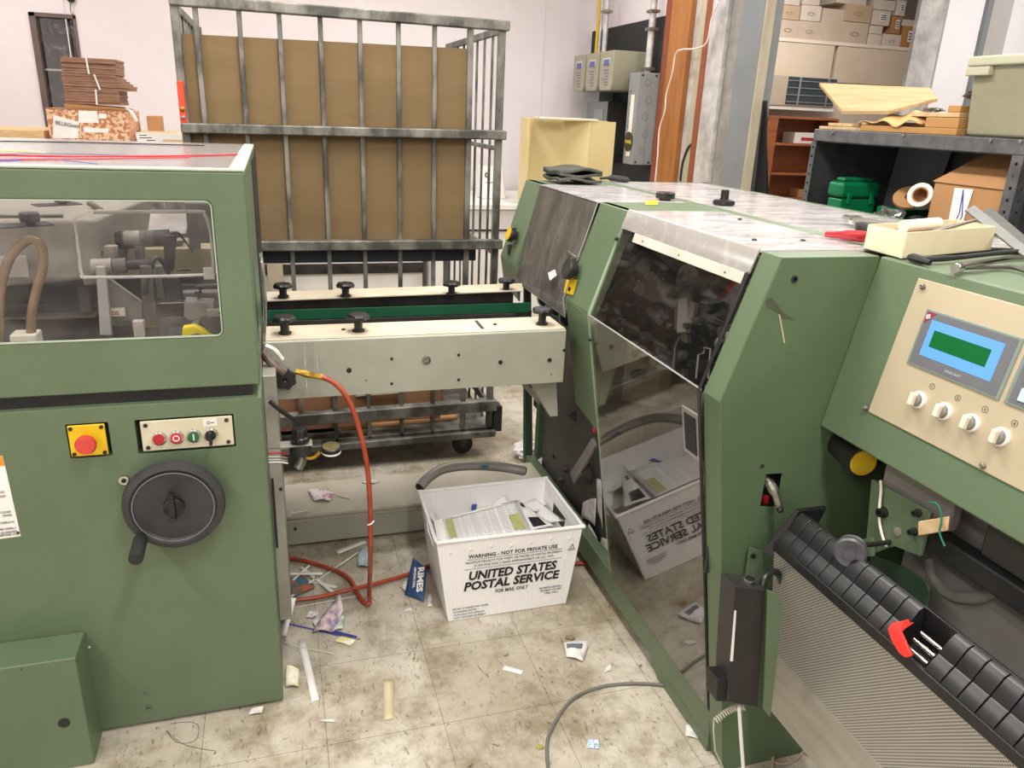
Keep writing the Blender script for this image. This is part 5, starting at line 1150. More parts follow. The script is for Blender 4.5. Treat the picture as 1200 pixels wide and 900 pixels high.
# ================================================================== ROLL CAGE
CY0, CY1 = 3.30, 4.34
CG = thing('roll_cage', (.3, 3.7, 0), 'scraped grey metal roll cage holding a big sheet of brown cardboard', 'cage')
xl, xr = -.33, .945
def bar(a, b, name, w=.022, d=.022, m=CAGEM, par=CG): return MB().box(a, b).build(name, m, par, .004)
for x in (xl, xr-.03):
    for y in (CY0, CY1): bar((x, y, .13), (x+.03, y+.03, 1.93), 'corner_post')
def rail(za, zb, y, name='rail', w=.028, x0=xl, x1=xr+.012): 
    return MB().hexa([Vector(v) for v in ((x0, y-.006, za), (x1, y-.006, zb), (x1, y+w, zb), (x0, y+w, za), (x0, y-.006, za+w+.004), (x1, y-.006, zb+w+.004), (x1, y+w, zb+w+.004), (x0, y+w, za+w+.004))]).build(name, CAGEM, CG, .006)
rail(1.915, 1.912, CY0-.01, w=.036); rail(1.474, 1.488, CY0-.02, w=.034); rail(1.022, 1.022, CY0-.02, w=.038)
rail(.235, .245, CY0-.02, w=.05); rail(.10, .11, CY0-.02, w=.03)
rail(.25, .25, CY1, w=.03)
bp_ = [(229, .019), (280, .018), (327, .018), (375, .018), (421.5, .018), (467, .018), (510, .018), (552.5, .024)]
for px, wd_ in bp_:
    x = at(px, 20, 'y', CY0).x; x2 = at(px+ (0), 20, 'y', CY0).x
    MB().box((x-wd_/2, CY0, .12), (x+wd_/2, CY0+wd_, 1.93)).build('upright_bar', CAGEM, CG, .003)
for x in (xl+.006, xr-.026):
    for z, w_ in ((1.90, .03), (1.44, .02), (.99, .03), (.24, .04)): MB().box((x, CY0+.02, z), (x+.018, CY1+.01, z+w_)).build('side_rail', CAGEM, CG, .004)
    for i in range(7):
        y = CY0+.14+i*.135; MB().box((x+.004, y, .13), (x+.014, y+.012, 1.90)).build('side_bar', CAGEM, CG, .002)
MB().prism([(xl, CY0), (xr, CY0), (xr, CY1+.03), (xl, CY1+.03)], 'z', .13, .155).build('cage_floor', CAGEM, CG, .003)
MB().prism([(xr+.001, .13), (xr+.045, .13), (xr+.045, .26), (xr+.01, .27), (xr+.001, .27)], 'y', CY0-.01, CY0+.06).build('corner_buffer', BLACKM, CG, .005)
MB().box((xl-.01, CY0+.0185, .965), (xr-.10, CY0+.045, 1.015)).build('dark_inner_shelf_edge', mat('blue_black_steel', '#2a2f36', '#22262c', rough=.45, metal=.3, scale=6), CG, .003)
a = at(213, 118, 'y', CY0-.012)
lt = MB().box((a.x-.012, CY0-.02, a.z-.08), (a.x+.012, CY0-.008, a.z+.07)).build('orange_latch', mat('orange_red_latch', '#e8472b', '#d43c22', rough=.4, scale=10), CG, .004)
MB().lathe([(.009, 0), (.009, .004), (.004, .006), (0, .006)], (a.x, CY0-.02, a.z-.03), (0, -1, 0), 14, closed=False).build('latch_bolt', BRASS, lt)
MB().lathe([(.008, 0), (.008, .004), (0, .006)], (a.x, CY0-.02, a.z-.06), (0, -1, 0), 14, closed=False).build('latch_bolt', STEEL, lt)
def caster(x, y):
    c_ = MB().box((x-.035, y-.035, .118), (x+.035, y+.035, .13)); c_.prism([(x-.03, .118), (x+.03, .118), (x+.012, .04), (x-.012, .04)], 'y', y-.028, y-.02); c_.prism([(x-.03, .118), (x+.03, .118), (x+.012, .04), (x-.012, .04)], 'y', y+.02, y+.028)
    c_ = c_.build('caster', CASTD, CG, .002); MB().lathe([(.045, -.016), (.050, -.010), (.050, .010), (.045, .016)], (x, y, .051), (0, 1, 0), 28).build('wheel', BLACKM, c_)
for x in (xl+.10, xr-.135):
    for y in (CY0+.06, CY1-.06): caster(x, y)
# the sheet of cardboard
v = [at(212, 40, 'y', 3.345), at(553, 58, 'y', 3.345)]
kb_ = MB().prism([(v[0].x-.01, 1.016), (v[1].x, 1.016), (v[1].x+.0, v[1].z), (v[0].x-.01, v[0].z)], 'y', 3.322, 3.332)
tag(kb_.build('cardboard_sheet', KRAFT), 'large flat sheet of brown cardboard standing inside the roll cage', 'cardboard')
def flat(name, x0, x1, y0, y1, z0, z1, m, lab, cat, rz=0, group=None, rx=0):
    b_ = MB().box((x0, y0, z0), (x1, y1, z1), Euler((rx, 0, rz)).to_matrix()).build(name, m, None, .001); return tag(b_, lab, cat, group)
cb2 = mat('crumpled_brown_card', '#a07455', '#8f6547', rough=.85, scale=3)
flat('cardboard_piece', -.26, .36, 3.38, 3.9, .175, .40, cb2, 'bulky brown cardboard piece at the lower left inside the roll cage', 'cardboard')
flat('cardboard_piece', .20, .78, 3.40, 4.0, .158, .172, KRAFT3, 'flat pale cardboard piece on the floor of the roll cage', 'cardboard', .06)
flat('cardboard_piece', .385, .72, 3.42, 3.95, .175, .33, KRAFT2, 'brown carton lying low in the middle of the roll cage', 'cardboard', -.04)
flat('cardboard_piece', .56, .86, 3.5, 4.05, .355, .363, KRAFT3, 'light cardboard flap sticking out to the right on top of the low carton', 'cardboard', .25, None, .06)
flat('paper_sheet', .30, .50, 3.37, 3.40, .33, .36, mat('pinkish_paper', '#cdb8ab', rough=.8), 'crumpled pinkish paper strip on the cardboard low in the roll cage', 'paper', .05)

# ================================================================== BACKGROUND LEFT
def tapebox(name, x0, x1, y0, y1, z0, z1, m, lab, cat='box', group=None, bev=.004, rz=0):
    b_ = MB().box((x0, y0, z0), (x1, y1, z1), Euler((0, 0, rz)).to_matrix()).build(name, m, None, bev); return tag(b_, lab, cat, group)
# pallet table carrying the boxes behind the machine
TB = thing('packing_table', (-1.0, 5.2, 0), 'low packing table hidden behind the green machine carrying the cartons', 'table')
B((-2.6, 4.9, 1.10), (-.25, 5.75, 1.14), 'table_top', PLY, TB, .003)
for x in (-2.55, -.32):
    for y in (4.95, 5.65): B((x, y, 0), (x+.05, y+.05, 1.10), 'leg', STEELD, TB, .003)
a, b = at(53, 127, 'y', 5.0), at(152, 162, 'y', 5.0)
BMAT = mat('patterned_orange_carton', '#b9744f', '#e2c3a2', rough=.8, scale=60, lo=.46, hi=.54, detail=2)
bx = tapebox('carton', a.x, b.x, 5.0, 5.45, 1.14, 1.515, BMAT, 'orange patterned carton with a BELLINGHAM label under the stack of flat cartons')
B((a.x, 4.998, 1.515), (b.x, 5.2, 1.520), 'lid_tape', mat('kraft_tape', '#a5764e', rough=.5), bx, 0)
l1 = MB().slab([at(62, 162, 'y', 4.999), at(91, 162, 'y', 4.999), at(93, 143, 'y', 4.999), at(62.5, 134.5, 'y', 4.999)], .0008).build('name_label', PAPER, bx)
text('BELLINGHAM', .030, at(64.5, 145.5, 'y', 4.995), at(90, 150.5, 'y', 4.995)-at(64.5, 145.5, 'y', 4.995), (0, 0, 1), INK, l1, 'name_print', 0, width=.118)
MB().slab([at(92, 144, 'y', 4.999), at(116, 144, 'y', 4.999), at(113, 130, 'y', 4.999), at(92, 130, 'y', 4.999)], .0008).build('shipping_label', PAPER, bx)
MB().slab([at(98, 155, 'y', 4.999), at(127, 155.5, 'y', 4.999), at(127, 151, 'y', 4.999), at(98, 149, 'y', 4.999)], .0008).build('strip_label', PAPER, bx)
MB().slab([at(116, 139, 'y', 4.999), at(125, 139, 'y', 4.999), at(125, 133.5, 'y', 4.999), at(116, 133, 'y', 4.999)], .0008).build('small_label', PAPER, bx)
# bundles of folded cartons
labs = ['top tied bundle of flat brown cartons in the stack by the window', 'second bundle of flat brown cartons from the top, shifted to the right', 'third bundle from the top of the brown carton stack', 'bottom tied bundle of flat brown cartons resting on the orange carton']
for i, (p0, p1, p2, p3) in enumerate(((72, 138, 68, 87), (73, 152, 87, 105), (76, 142, 105, 122.5))):
    a, b = at(p0, p2, 'y', 5.1), at(p1, p3, 'y', 5.1); a.z, b.z = at(105, p2, 'y', 5.1).z, at(105, p3, 'y', 5.1).z+.001
    m = MB(); n = 6 if i != 1 else 6; h = (a.z-b.z)/n
    for k in range(n):
        dx = random.uniform(-.004, .004)
        x1 = b.x+dx
        if i == 1: x1 -= (.0, .0, .02, .03, .05, .06)[k]
        m.box((a.x+dx*.6, 5.08+random.uniform(-.01, .01), b.z+h*k), (x1, 5.36, b.z+h*k+h*.95))
    o = m.build('carton_bundle', mat('brown_flat_cartons', '#a07b65', '#85604c', rough=.85, scale=14, stretch=(1, 1, 8)), None, .001); tag(o, labs[i], 'cardboard bundle', 'tied bundles of flat cartons by the window')
    xm = lerp(a, b, .48+.05*i).x
    MB().box((xm-.004, 5.06, b.z-.001), (xm+.004, 5.068, a.z+.001), Matrix.Rotation(R([-3, -14, 3][i]), 3, 'Y')).build('white_string', PAPER, o)
a, b = at(76, 122, 'y', 5.1), at(165, 127, 'y', 5.1)
o = MB().hexa([Vector(v) for v in ((a.x, 5.08, 1.521), (b.x-.07, 5.08, 1.521), (b.x-.07, 5.4, 1.521), (a.x, 5.4, 1.521), (a.x, 5.08, 1.545), (b.x-.13, 5.08, 1.535), (b.x-.13, 5.4, 1.535), (a.x, 5.4, 1.545))]).build('flat_carton', KRAFT3, None, .002); tag(o, 'single orange brown flat carton lying between the bundles and the orange carton', 'cardboard')
a = at(163, 143, 'y', 5.3); tapebox('carton', -.72, -.65, 5.3, 5.5, 1.14, 1.49, KRAFT3, 'narrow brown carton standing just behind the right end of the orange carton')
MB().tube([at(148, 128, 'y', 5.15), at(155, 133, 'y', 5.05), at(160, 142, 'y', 5.05)], .01, 6, 4).build('plastic_wrap', PAPER); bpy.data.objects['plastic_wrap']['label'] = 'white plastic wrap drooping off the right corner of the orange carton'; bpy.data.objects['plastic_wrap']['category'] = 'wrap'
o = tapebox('paper_stack', -.745, -.49, 5.0, 5.3, 1.14, 1.405, striped('stacked_white_packets', '#d7b98a', '#ece9e6', 7, 'Z', .15, .3), 'stack of white and tan paper packets between the orange carton and the roll cage', 'paper stack')
l2 = MB().slab([at(161, 168, 'y', 4.998), at(191, 168, 'y', 4.998), at(190, 156, 'y', 4.998), at(161, 155, 'y', 4.998)], .0006).build('packet_label', PAPER, o)
m = MB()
for z, x0, x1 in ((161.5, 163, 178), (158.5, 163, 172), (164.5, 172, 182)): m.slab([at(x0, z+.5, 'y', 4.9968), at(x1, z+.5, 'y', 4.9968), at(x1, z-.4, 'y', 4.9968), at(x0, z-.4, 'y', 4.9968)], .0004)
m.build('label_lines', INK, l2)
tapebox('pine_crate', -2.4, at(53, 150, 'y', 5.0).x-.01, 5.0, 5.5, 1.14, 1.40, mat('mottled_pine', '#d9bd92', '#c9a06e', rough=.7, scale=14, stretch=(1, 1, 4)), 'pale wooden crate at the far left behind the green machine', 'crate')
# thing on the wall above the window
q = at(84, 2, 'y', BY-.001); hk = MB().ball(q+Vector((0, -.02, .02)), .03, (1, .7, 1)).build('wall_hook', STEELD); tag(hk, 'small dark hook high on the white wall to the right of the window', 'hook')
MB().tube([q+Vector((0, -.03, -.0)), q+Vector((-.01, -.03, -.07)), q+Vector((.01, -.03, -.1))], .004, 6, 4).build('loop', STEEL, hk)
# wall sheets' seams and nail heads
m = MB()
for px in (322/1, 634, ): pass
sx = at(637, 60, 'y', BY).x; m.box((sx-.004, BY-.004, 0), (sx+.004, BY-.0005, 3.4)); 
sx = at(80, 60, 'y', BY).x; m.box((sx+.01, BY-.004, 0), (sx+.018, BY-.0005, 3.4)); s_o = m.build('trim_13', mat('wall_seam_strip', '#d8cfd1', rough=.7)); tag(s_o, kind='structure')
# counter with a small controller at the back wall
CTx0, CTx1 = 1.2, 2.85
CT = thing('counter_cabinet', (2.0, 6.6, 0), 'white counter along the back wall between the roll cage and the yellow cabinet', 'cabinet')
B((CTx0, 6.0, .86), (CTx1, 7.15, .90), 'worktop', WHITE, CT, .004)
B((CTx0, 6.02, .70), (CTx1, 7.15, .86), 'drawer_front', mat('grey_drawer_band', '#cac6c1', rough=.5), CT, .003)
B((CTx0, 6.05, .0), (CTx1, 7.15, .685), 'cabinet_body', WHITE, CT, .003)
B((CTx0+.01, 6.03, .686), (CTx1-.01, 7.1, .699), 'shadow_gap', BLACKM, CT, 0)
q = at(577, 208, 'y', 6.5)
TM = MB().hexa([Vector(v) for v in ((q.x-.12, 6.4, .90), (q.x+.10, 6.4, .90), (q.x+.10, 6.6, .90), (q.x-.12, 6.6, .90), (q.x-.11, 6.5, 1.16), (q.x+.085, 6.5, 1.16), (q.x+.085, 6.6, 1.16), (q.x-.11, 6.6, 1.16))]).build('desk_controller', WHITE, None, .01); tag(TM, 'small white controller with two dials on the back counter beside the cage', 'controller')
for dx in (-.055, .03): 
    m = MB(); m.lathe([(.022, 0), (.022, .003), (.012, .003), (.012, 0)], (q.x+dx, 6.468, 1.09), (0, -1, .35), 20, closed=False); m.build('dial', INK, TM)
m = MB(); m.box((q.x-.07, 6.448, 1.028), (q.x+.04, 6.452, 1.034)); m.build('dial_caption', INK, TM)
# white plinths and dark bench seen through the cage
BN = thing('wall_bench', (.3, 6.6, 0), 'white wall bench with a dark middle shelf seen through the bottom of the cage', 'bench')
B((-.9, 6.3, .78), (1.15, 7.15, .83), 'bench_top', WHITE, BN, .003); B((-.9, 6.32, .38), (1.15, 6.36, .78), 'bench_panel', mat('pinkish_white_panel', '#d5cbc8', rough=.6), BN, .002)
B((-.9, 6.30, .30), (1.15, 6.34, .37), 'dark_rail', STEELD, BN, .002); B((-.9, 6.33, .0), (1.15, 6.38, .30), 'lower_panel', WHITE, BN, .002)
B((-.1, 6.27, .0), (.02, 6.30, .80), 'bench_post', TAN, BN, .002)

# pale yellow cabinet door standing on the counter
a, b = at(617, 138, 'y', 5.9), at(720, 139, 'y', 5.9)
YC = thing('display_box', (a.x+.3, 6.0, .9), 'pale yellow open box standing upright behind the green machine below the grey electrical panels', 'box')
zb_, zt_y = .902, a.z
m = MB(); xm = lerp(a, b, .70).x; xm0 = lerp(a, b, .46).x
m.box((a.x, 6.02, zb_), (b.x, 6.04, zt_y-.0)); m.box((a.x, 5.86, zb_), (a.x+.02, 6.02, zt_y)); m.build('back_panel', CABY, YC, .002)
MB().prism([(xm0, 6.02), (xm, 5.86), (xm+.015, 5.86), (xm+.015, 6.02)], 'z', zb_, zt_y-.01).build('angled_partition', CABY, YC, .002)
MB().box((lerp(a, b, .12).x, 5.85, zt_y-.001), (xm+.06, 6.0, zt_y+.012)).build('top_strip', mat('white_top_strip', '#efe9d8', rough=.5), YC, .001)
B((xm+.015, 5.86, zb_), (b.x, 5.88, zt_y-.005), 'front_panel', CABY, YC, .002)

# ================================================================== ELECTRICAL WALL
bb_ = [at(696, 36, 'x', PX-.02), at(785, 19, 'x', PX-.02)]
bw = MB().box((PX-.022, 5.74, .75), (PX-.0004, BY-.02, 2.33)).build('backing_board', BLACKW, None, .002); tag(bw, 'black painted plywood board on the wall behind the electrical panels', 'board')
def ebox(pxl, pxr, pyt, pyb, depth, m, name, lab, xf=None, cat='electrical box', mside=None, y_at=None):
    """box on the board: its end face (pxl..pxr, towards the camera) spans the depth"""
    pass
def eb(y0, y1, z0, z1, dep, m, name, lab, cat='electrical box', bev=.004, x0=PX-.022):
    return tag(MB().box((x0-dep, y0, z0), (x0, y1, z1)).build(name, m, None, bev), lab, cat)
X0 = PX-.022
# large grey trough panel
def yz(px, py, x): v = at(px, py, 'x', x); return v.y, v.z
def face_box(pa, pb, depth, m, name, lab, cat='electrical box'):
    """pa/pb: image corners (top, bottom) of the wall-side edge of the near end"""
    y, z1 = yz(*pa, X0); _, z0 = yz(*pb, X0); return y, z0, z1
y_, z0_, z1_ = face_box((774, 86), (766, 194), .2, 0, 0, 0)
dep = X0-at(749.5, 86, 'y', y_).x; yl_ = at(738.5, 86, 'x', X0-dep).y-y_
o = eb(y_, y_+yl_, z0_, z1_, dep, BOXG, 'breaker_panel', 'tall light grey electrical box with a long white label, nearest the orange wooden post')
lm = MB().box((X0-dep-.002, y_+.05, z0_+.06), (X0-dep-.0005, y_+yl_-.05, z1_-.16)).build('long_label', mat('cream_label', '#ece6d2', rough=.6), o)
lm2 = MB().box((X0-dep-.0035, y_+.06, z0_+.10), (X0-dep-.0022, y_+yl_-.06, z1_-.20)).build('label_sheet', PAPER, lm)
MB().lathe([(.075, 0), (.075, .002), (0, .002)], (X0-dep-.0036, y_+yl_/2, z0_+.17), (-1, 0, 0), 24, closed=False).build('round_emblem', mat('dark_olive_emblem', '#3a3a1c', rough=.5), lm2)
text('PANEL', .035, (X0-dep-.006, y_+yl_/2+.06, z0_+.157), (0, -1, 0), (0, 0, 1), mat('yellow_print', '#d6c23a', rough=.5), lm2, 'emblem_letters', .001, width=.12)
text('ELECTRIC SERVICE', .035, (X0-dep-.004, y_+yl_/2+.02, z0_+.27), (0, 0, 1), (0, 1, 0), INK, lm2, 'vertical_print', 0, width=.28)
m = MB()
for k in range(5): 
    zk = z1_-.07-k*.125; m.plate(circle(X0-dep*.5+(.01 if k % 2 else -.01), zk, .026), [circle(X0-dep*.5+(.01 if k % 2 else -.01), zk, .022)], 'y', y_-.0012, y_-.0002)
m.build('knockout', mat('darker_grey_ring', '#6a7071', rough=.5), o)
for x in (X0-.03, X0-dep+.03):
    for z in (z0_+.02, z1_-.02): MB().lathe([(.009, 0), (.009, .003), (0, .005)], (x, y_, z), (0, -1, 0), 12, closed=False).build('corner_screw', STEELD, o)
# three meter sockets in a row
top_y, topz = yz(761, 61, X0); _, botz = yz(750, 108, X0)
dd = X0-at(739, 62, 'y', top_y).x
ln = ['taupe meter box nearest the camera above the dark panel', 'middle one of the three taupe meter boxes', 'taupe meter box farthest from the camera next to the white wall']
for i in range(3):
    y0m = top_y+i*.30+.02
    mz = MB().prism([(y0m, botz+.05), (y0m+.03, botz), (y0m+.24, botz), (y0m+.27, botz+.05), (y0m+.27, topz), (y0m, topz)], 'x', X0-.29, X0).build('meter_box', BOXT, None, .006)
    tag(mz, ln[i], 'meter box', 'three taupe meter boxes')
    lab_ = MB().box((X0-.2915, y0m+.06, botz+.20), (X0-.2902, y0m+.21, topz-.05)).build('meter_label', mat('pale_grey_label', '#bdbcb4', rough=.6), mz)
    m = MB()
    m.box((X0-.293, y0m+.08, topz-.11), (X0-.2917, y0m+.19, topz-.065))
    for k in range(6): m.box((X0-.2926, y0m+.08, topz-.14-k*.022), (X0-.2917, y0m+.19-.02*(k % 3), topz-.146-k*.022))
    m.build('blue_print_block', mat('blue_violet_print', '#5a5f9c', rough=.6), lab_)
# dark load centre below and small panel further left
y2, z2t = yz(734, 120, X0); _, z2b = yz(728, 191, X0)
dd2 = X0-at(722, 120, 'y', y2).x
o = eb(y2, y2+.34, z2b, z2t, .17, mat('mid_grey_enamel', '#777d7e', '#6f7576', rough=.45, scale=4), 'breaker_panel', 'grey breaker panel with a dark perforated end under the meter boxes')
B((X0-.165, y2-.003, z2b), (X0-.005, y2-.0005, z2t), 'dark_end', CASTD, o, .001)
for k in range(8): MB().lathe([(.010, 0), (.010, .002), (.006, .002), (.006, .0005)], (X0-.05-.06*(k % 2), y2-.003, z2b+.06+k*.075), (0, -1, 0), 12, closed=False).build('vent_hole', BLACKM, o)
B((X0-.175, y2+.08, z2b+.16), (X0-.17, y2+.27, z2t-.06), 'panel_door', BOXG, o, .003)
y3, z3t = yz(702, 99, X0)
ypa, ypb = at(702, 115, 'x', X0-.13).y, at(683, 115, 'x', X0-.13).y
o = eb(ypa, ypb, z2b+.2, z3t, .13, BOXG, 'breaker_panel', 'small grey switch panel in the corner below the yellow conduit')
B((X0-.136, ypa+.08, z2b+.3), (X0-.13, ypb-.12, z3t-.16), 'panel_door', mat('mid_grey_enamel', '#777d7e'), o, .002)
B((X0-.138, ypa+.10, z2b+.26), (X0-.1305, ypa+.115, z2b+.34), 'red_mark', RED, o, 0)
# conduits
def pipe(name, pts, r, m, lab, cat='conduit', clips=()):
    o = MB().tube(pts, r, 12).build(name, m); tag(o, lab, cat)
    for z in clips:
        v = Vector(pts[0]); MB().box((v.x-.035, v.y-.045, z), (v.x+.035, v.y+.045, z+.02)).build('clip', STEEL, o)
    return o
yc_ = yz(763, 40, X0-.10)[0]
pipe('conduit', [(X0-.07, y_+.08, z1_), (X0-.07, y_+.08, 3.4)], .026, GALV, 'wide galvanised conduit rising from the tall grey box', clips=(z1_+.02, z1_+.30, 2.35))
pipe('conduit', [(X0-.12, y_+.86, topz-.001), (X0-.12, y_+.86, 3.4)], .022, GALV, 'galvanised conduit rising behind the far meter boxes', clips=(2.42,))
pipe('conduit', [(X0-.12, y_+.97, topz-.001), (X0-.12, y_+.97, 3.4)], .012, GALV, 'thin galvanised conduit beside the wider one above the meter boxes')
yy_ = at(692, 60, 'x', X0-.06).y-.03
pipe('conduit', [(X0-.08, yy_-.16, z3t-.0), (X0-.08, yy_-.16, 3.4)], .017, mat('yellow_conduit_paint', '#e0b728', '#d1a81e', rough=.45, scale=6), 'yellow painted conduit in the corner of the white wall')
o = tapebox('junction_box', X0-.15, X0-.01, yy_-.24, yy_-.08, z3t-.001, z3t+.09, WHITE, 'small white junction box at the foot of the yellow conduit', 'electrical box')
wr = MB().tube([at(*p, 'x', 2.80) for p in ((842, 3), (834, 22), (828, 50), (815, 57), (800, 58), (792, 63), (788, 85), (781, 110), (779, 130), (773, 150), (771, 175), (769, 200))]+[Vector((2.80, at(769, 200, 'x', 2.80).y, .02))], .006, 6, 5).build('cable', mat('off_white_cable', '#ddd3c8', rough=.6)); tag(wr, 'loose white cable draped across the orange wooden post', 'cable')
bt = MB().tube([at(*p, 'x', 2.893) for p in ((815, 168), (807, 172), (800, 190), (797, 212))], .008, 6, 3).build('strap_lever', STEELD); tag(bt, 'dark cord with a lever hanging in the gap beside the orange post', 'cord')

# ================================================================== FAR ROOM
UN = thing('storage_cupboard', (5.8, 8.2, 0), 'long cream storage cupboard in the far room with boxes on its top', 'cupboard')
UY = 7.6
v0, v1 = at(905, 43.5, 'y', UY), at(1075, 54, 'y', UY)
x0u, x1u = v0.x-.35, v1.x+.6
B((x0u, UY, v0.z-.03), (x1u, 8.35, v0.z+.005), 'top_board', mat('cream_top_board', '#e6d8c8', rough=.5), UN, .004)
CREAMU = mat('cream_cupboard_panel', '#d9c8b2', '#cfbda5', rough=.55, scale=2)
zc = at(1000, 98, 'y', UY).z
for xa, xb in ((x0u, at(977, 80, 'y', UY).x-.02), (at(977, 80, 'y', UY).x+.02, x1u)):
    B((xa+.01, UY+.01, zc), (xb, 8.3, v0.z-.03), 'door', CREAMU, UN, .004)
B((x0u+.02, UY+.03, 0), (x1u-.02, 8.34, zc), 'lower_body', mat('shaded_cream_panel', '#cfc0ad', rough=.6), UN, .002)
B((at(985, 96, 'y', UY).x, UY-.01, zc-.05), (x1u, UY+.005, zc-.01), 'dark_gap', BLACKM, UN, 0)
# boxes on top: (left, right, top, bottom) pixels
kraft_s = [mat('faded_box_grey', '#cdbba8', '#c2af9b', rough=.8, scale=3), mat('faded_box_tan', '#cbb094', '#bfa387', rough=.8, scale=3), mat('faded_box_white', '#dccfc2', '#d2c4b5', rough=.8, scale=3), mat('orange_tan_box', '#b98650', '#ac7944', rough=.8, scale=3)]
UBX = [(910, 937, 23, 42, 0, 'bottom left grey box in the row on the far cupboard'), (912, 938, 6, 23, 1, 'tan box sitting on the bottom left grey box of the far cupboard'), (914, 939, -10, 6, 2, 'pale box topmost in the left pile on the far cupboard'),
 (935.5, 962, 25, 43.5, 0, 'low grey box second from the left on the far cupboard'), (938, 963, 6, 25, 2, 'white lidded box on the second low grey box'), (940, 962, -8, 6, 2, 'small white box on top of the white lidded box'),
 (962, 989, 10, 44.5, 0, 'tall plain box third from the left on the far cupboard'), (986, 1018, 26, 47, 0, 'wide low box in the middle of the far cupboard'), (990, 1022, 5, 26, 1, 'tan box resting on the wide low middle box'), (981, 1017, -10, 5, 2, 'pale box topmost above the middle pile on the far cupboard'),
 (1017, 1034, 40, 48, 2, 'lower tiny white box right of the middle pile'), (1019, 1035, 30, 40, 2, 'upper tiny white box right of the middle pile'), (1022, 1044, 12, 30, 2, 'white box with a printed square label tipped against the pile'), (1024, 1050, 0, 12, 2, 'flat white box leaning on top of the labelled white box'),
 (1034, 1057, 40, 49, 2, 'flat white box at the bottom below the orange boxes'), (1044.5, 1057, 19, 40, 3, 'orange tan box behind the flat white box'), (1057, 1075, 31, 51, 3, 'orange tan box at the right end of the cupboard top'), (1054, 1076, 23, 31, 2, 'pale flat box on the right end orange box'), (1050.5, 1062, 0, 19, 2, 'white box with large printed letters above the orange tan box')]
for i, (l, r_, t_, b_, mi, lab) in enumerate(UBX):
    A_ = at(l+.6, (t_+b_)/2, 'y', UY+.08); B_ = at(r_-.6, (t_+b_)/2, 'y', UY+.08)
    zt_i, zb_i = at((l+r_)/2, t_, 'y', UY+.08).z, at((l+r_)/2, b_, 'y', UY+.08).z
    if b_ > 41: zb_i = v0.z+.006
    o = MB().box((A_.x, UY+.08, zb_i+.001), (B_.x, UY+.42, zt_i-.001)).build('storage_box', kraft_s[mi], None, .005); tag(o, lab, 'box', 'boxes on top of the far cupboard')
    w_ = B_.x-A_.x; h_ = zt_i-zb_i
    if i in (0, 1, 3, 4, 7, 8, 14):
        m = MB(); m.plate([(A_.x+w_*(.5+.17*math.cos(t)), zb_i+h_*(.45+.11*math.sin(t))) for t in [k*.3927 for k in range(16)]], [[(A_.x+w_*(.5+.14*math.cos(t)), zb_i+h_*(.45+.07*math.sin(t))) for t in [k*.3927 for k in range(16)]]], 'y', UY+.077, UY+.0795); m.build('handle_print', mat('faint_grey_print', '#8e8478', rough=.7), o)
    if i in (12, 18, 15, 16):
        lb_ = MB().box((A_.x+w_*.4, UY+.077, zb_i+h_*.3), (A_.x+w_*.8, UY+.0795, zb_i+h_*.8)).build('box_label', PAPER, o)
        m = MB(); 
        for k in range(3): m.box((A_.x+w_*.45, UY+.0755, zb_i+h_*(.38+.13*k)), (A_.x+w_*.75, UY+.0765, zb_i+h_*(.44+.13*k)))
        m.build('label_print', INK, lb_)
# window air conditioner
a, b = at(903, 87, 'y', UY-.25), at(976, 127, 'y', UY-.25)
ac = MB().box((a.x, UY-.25, b.z), (b.x, UY-.012, a.z)).build('air_conditioner', mat('beige_enamel', '#b3a793', '#a99d89', rough=.5, scale=2), None, .008); tag(ac, 'beige air conditioner set under the far cupboard', 'air conditioner')
gx = at(923, 100, 'y', UY-.25).x; B((gx, UY-.256, b.z+.02), (b.x-.01, UY-.2505, a.z-.01), 'grille_opening', mat('blue_grey_grille_dark', '#2f3940', '#3b464d', rough=.4, scale=6), ac, 0)
m = MB()
for k in range(4): m.box((gx, UY-.262, b.z+.04+k*(a.z-b.z-.07)/3.3), (b.x-.01, UY-.2565, b.z+.048+k*(a.z-b.z-.07)/3.3))
for f_ in (.22, .8): xx = lerp(Vector((gx, 0, 0)), b, f_).x; m.box((xx, UY-.2615, b.z+.02), (xx+.02, UY-.2575, a.z-.01))
m.build('grille_bars', ALU, ac)
B((a.x-.02, UY-.24, b.z-.035), (b.x+.02, UY+.03, b.z-.001), 'support_ledge', WHITE, UN, .002)
# brown bookcase
a, b = at(901, 136, 'y', 6.9), at(960, 136, 'y', 6.9)
BKx0, BKx1, BKz = a.x, b.x+.25, a.z
BK = thing('bookcase', (BKx0+.3, 7.0, 0), 'red brown wooden bookcase in the far room below the air conditioner', 'bookcase')
B((BKx0, 6.9, 0), (BKx0+.12, 7.25, BKz), 'side_panel', WOODB, BK, .003); B((BKx1-.03, 6.9, 0), (BKx1, 7.25, BKz), 'side_panel', WOODB, BK, .003); B((BKx0, 7.24, 0), (BKx1, 7.26, BKz), 'back_panel', WOODB, BK, 0)
for py in (136.5, 168, 203, 232, 262): z = at(925, py, 'y', 6.9).z; B((BKx0+.02, 6.905, z-.022), (BKx1-.02, 7.24, z), 'shelf', WOODB, BK, .002)
a, b = at(932, 155, 'y', 6.95), at(958, 168, 'y', 6.95); zs = at(925, 168, 'y', 6.9).z
o = tapebox('small_box', a.x, b.x, 6.95, 7.15, zs+.001, a.z, WHITE, 'small white and red box on the upper shelf of the brown bookcase'); B((a.x+.08, 6.948, zs+.03), (b.x-.02, 6.9495, zs+.06), 'red_stripe', RED, o, 0)
a = at(936, 222, 'y', 6.95); zs = at(925, 232, 'y', 6.9).z; tapebox('small_box', a.x, a.x+.10, 6.95, 7.1, zs+.001, a.z+.0, KRAFT3, 'small brown box on the lowest visible bookcase shelf')
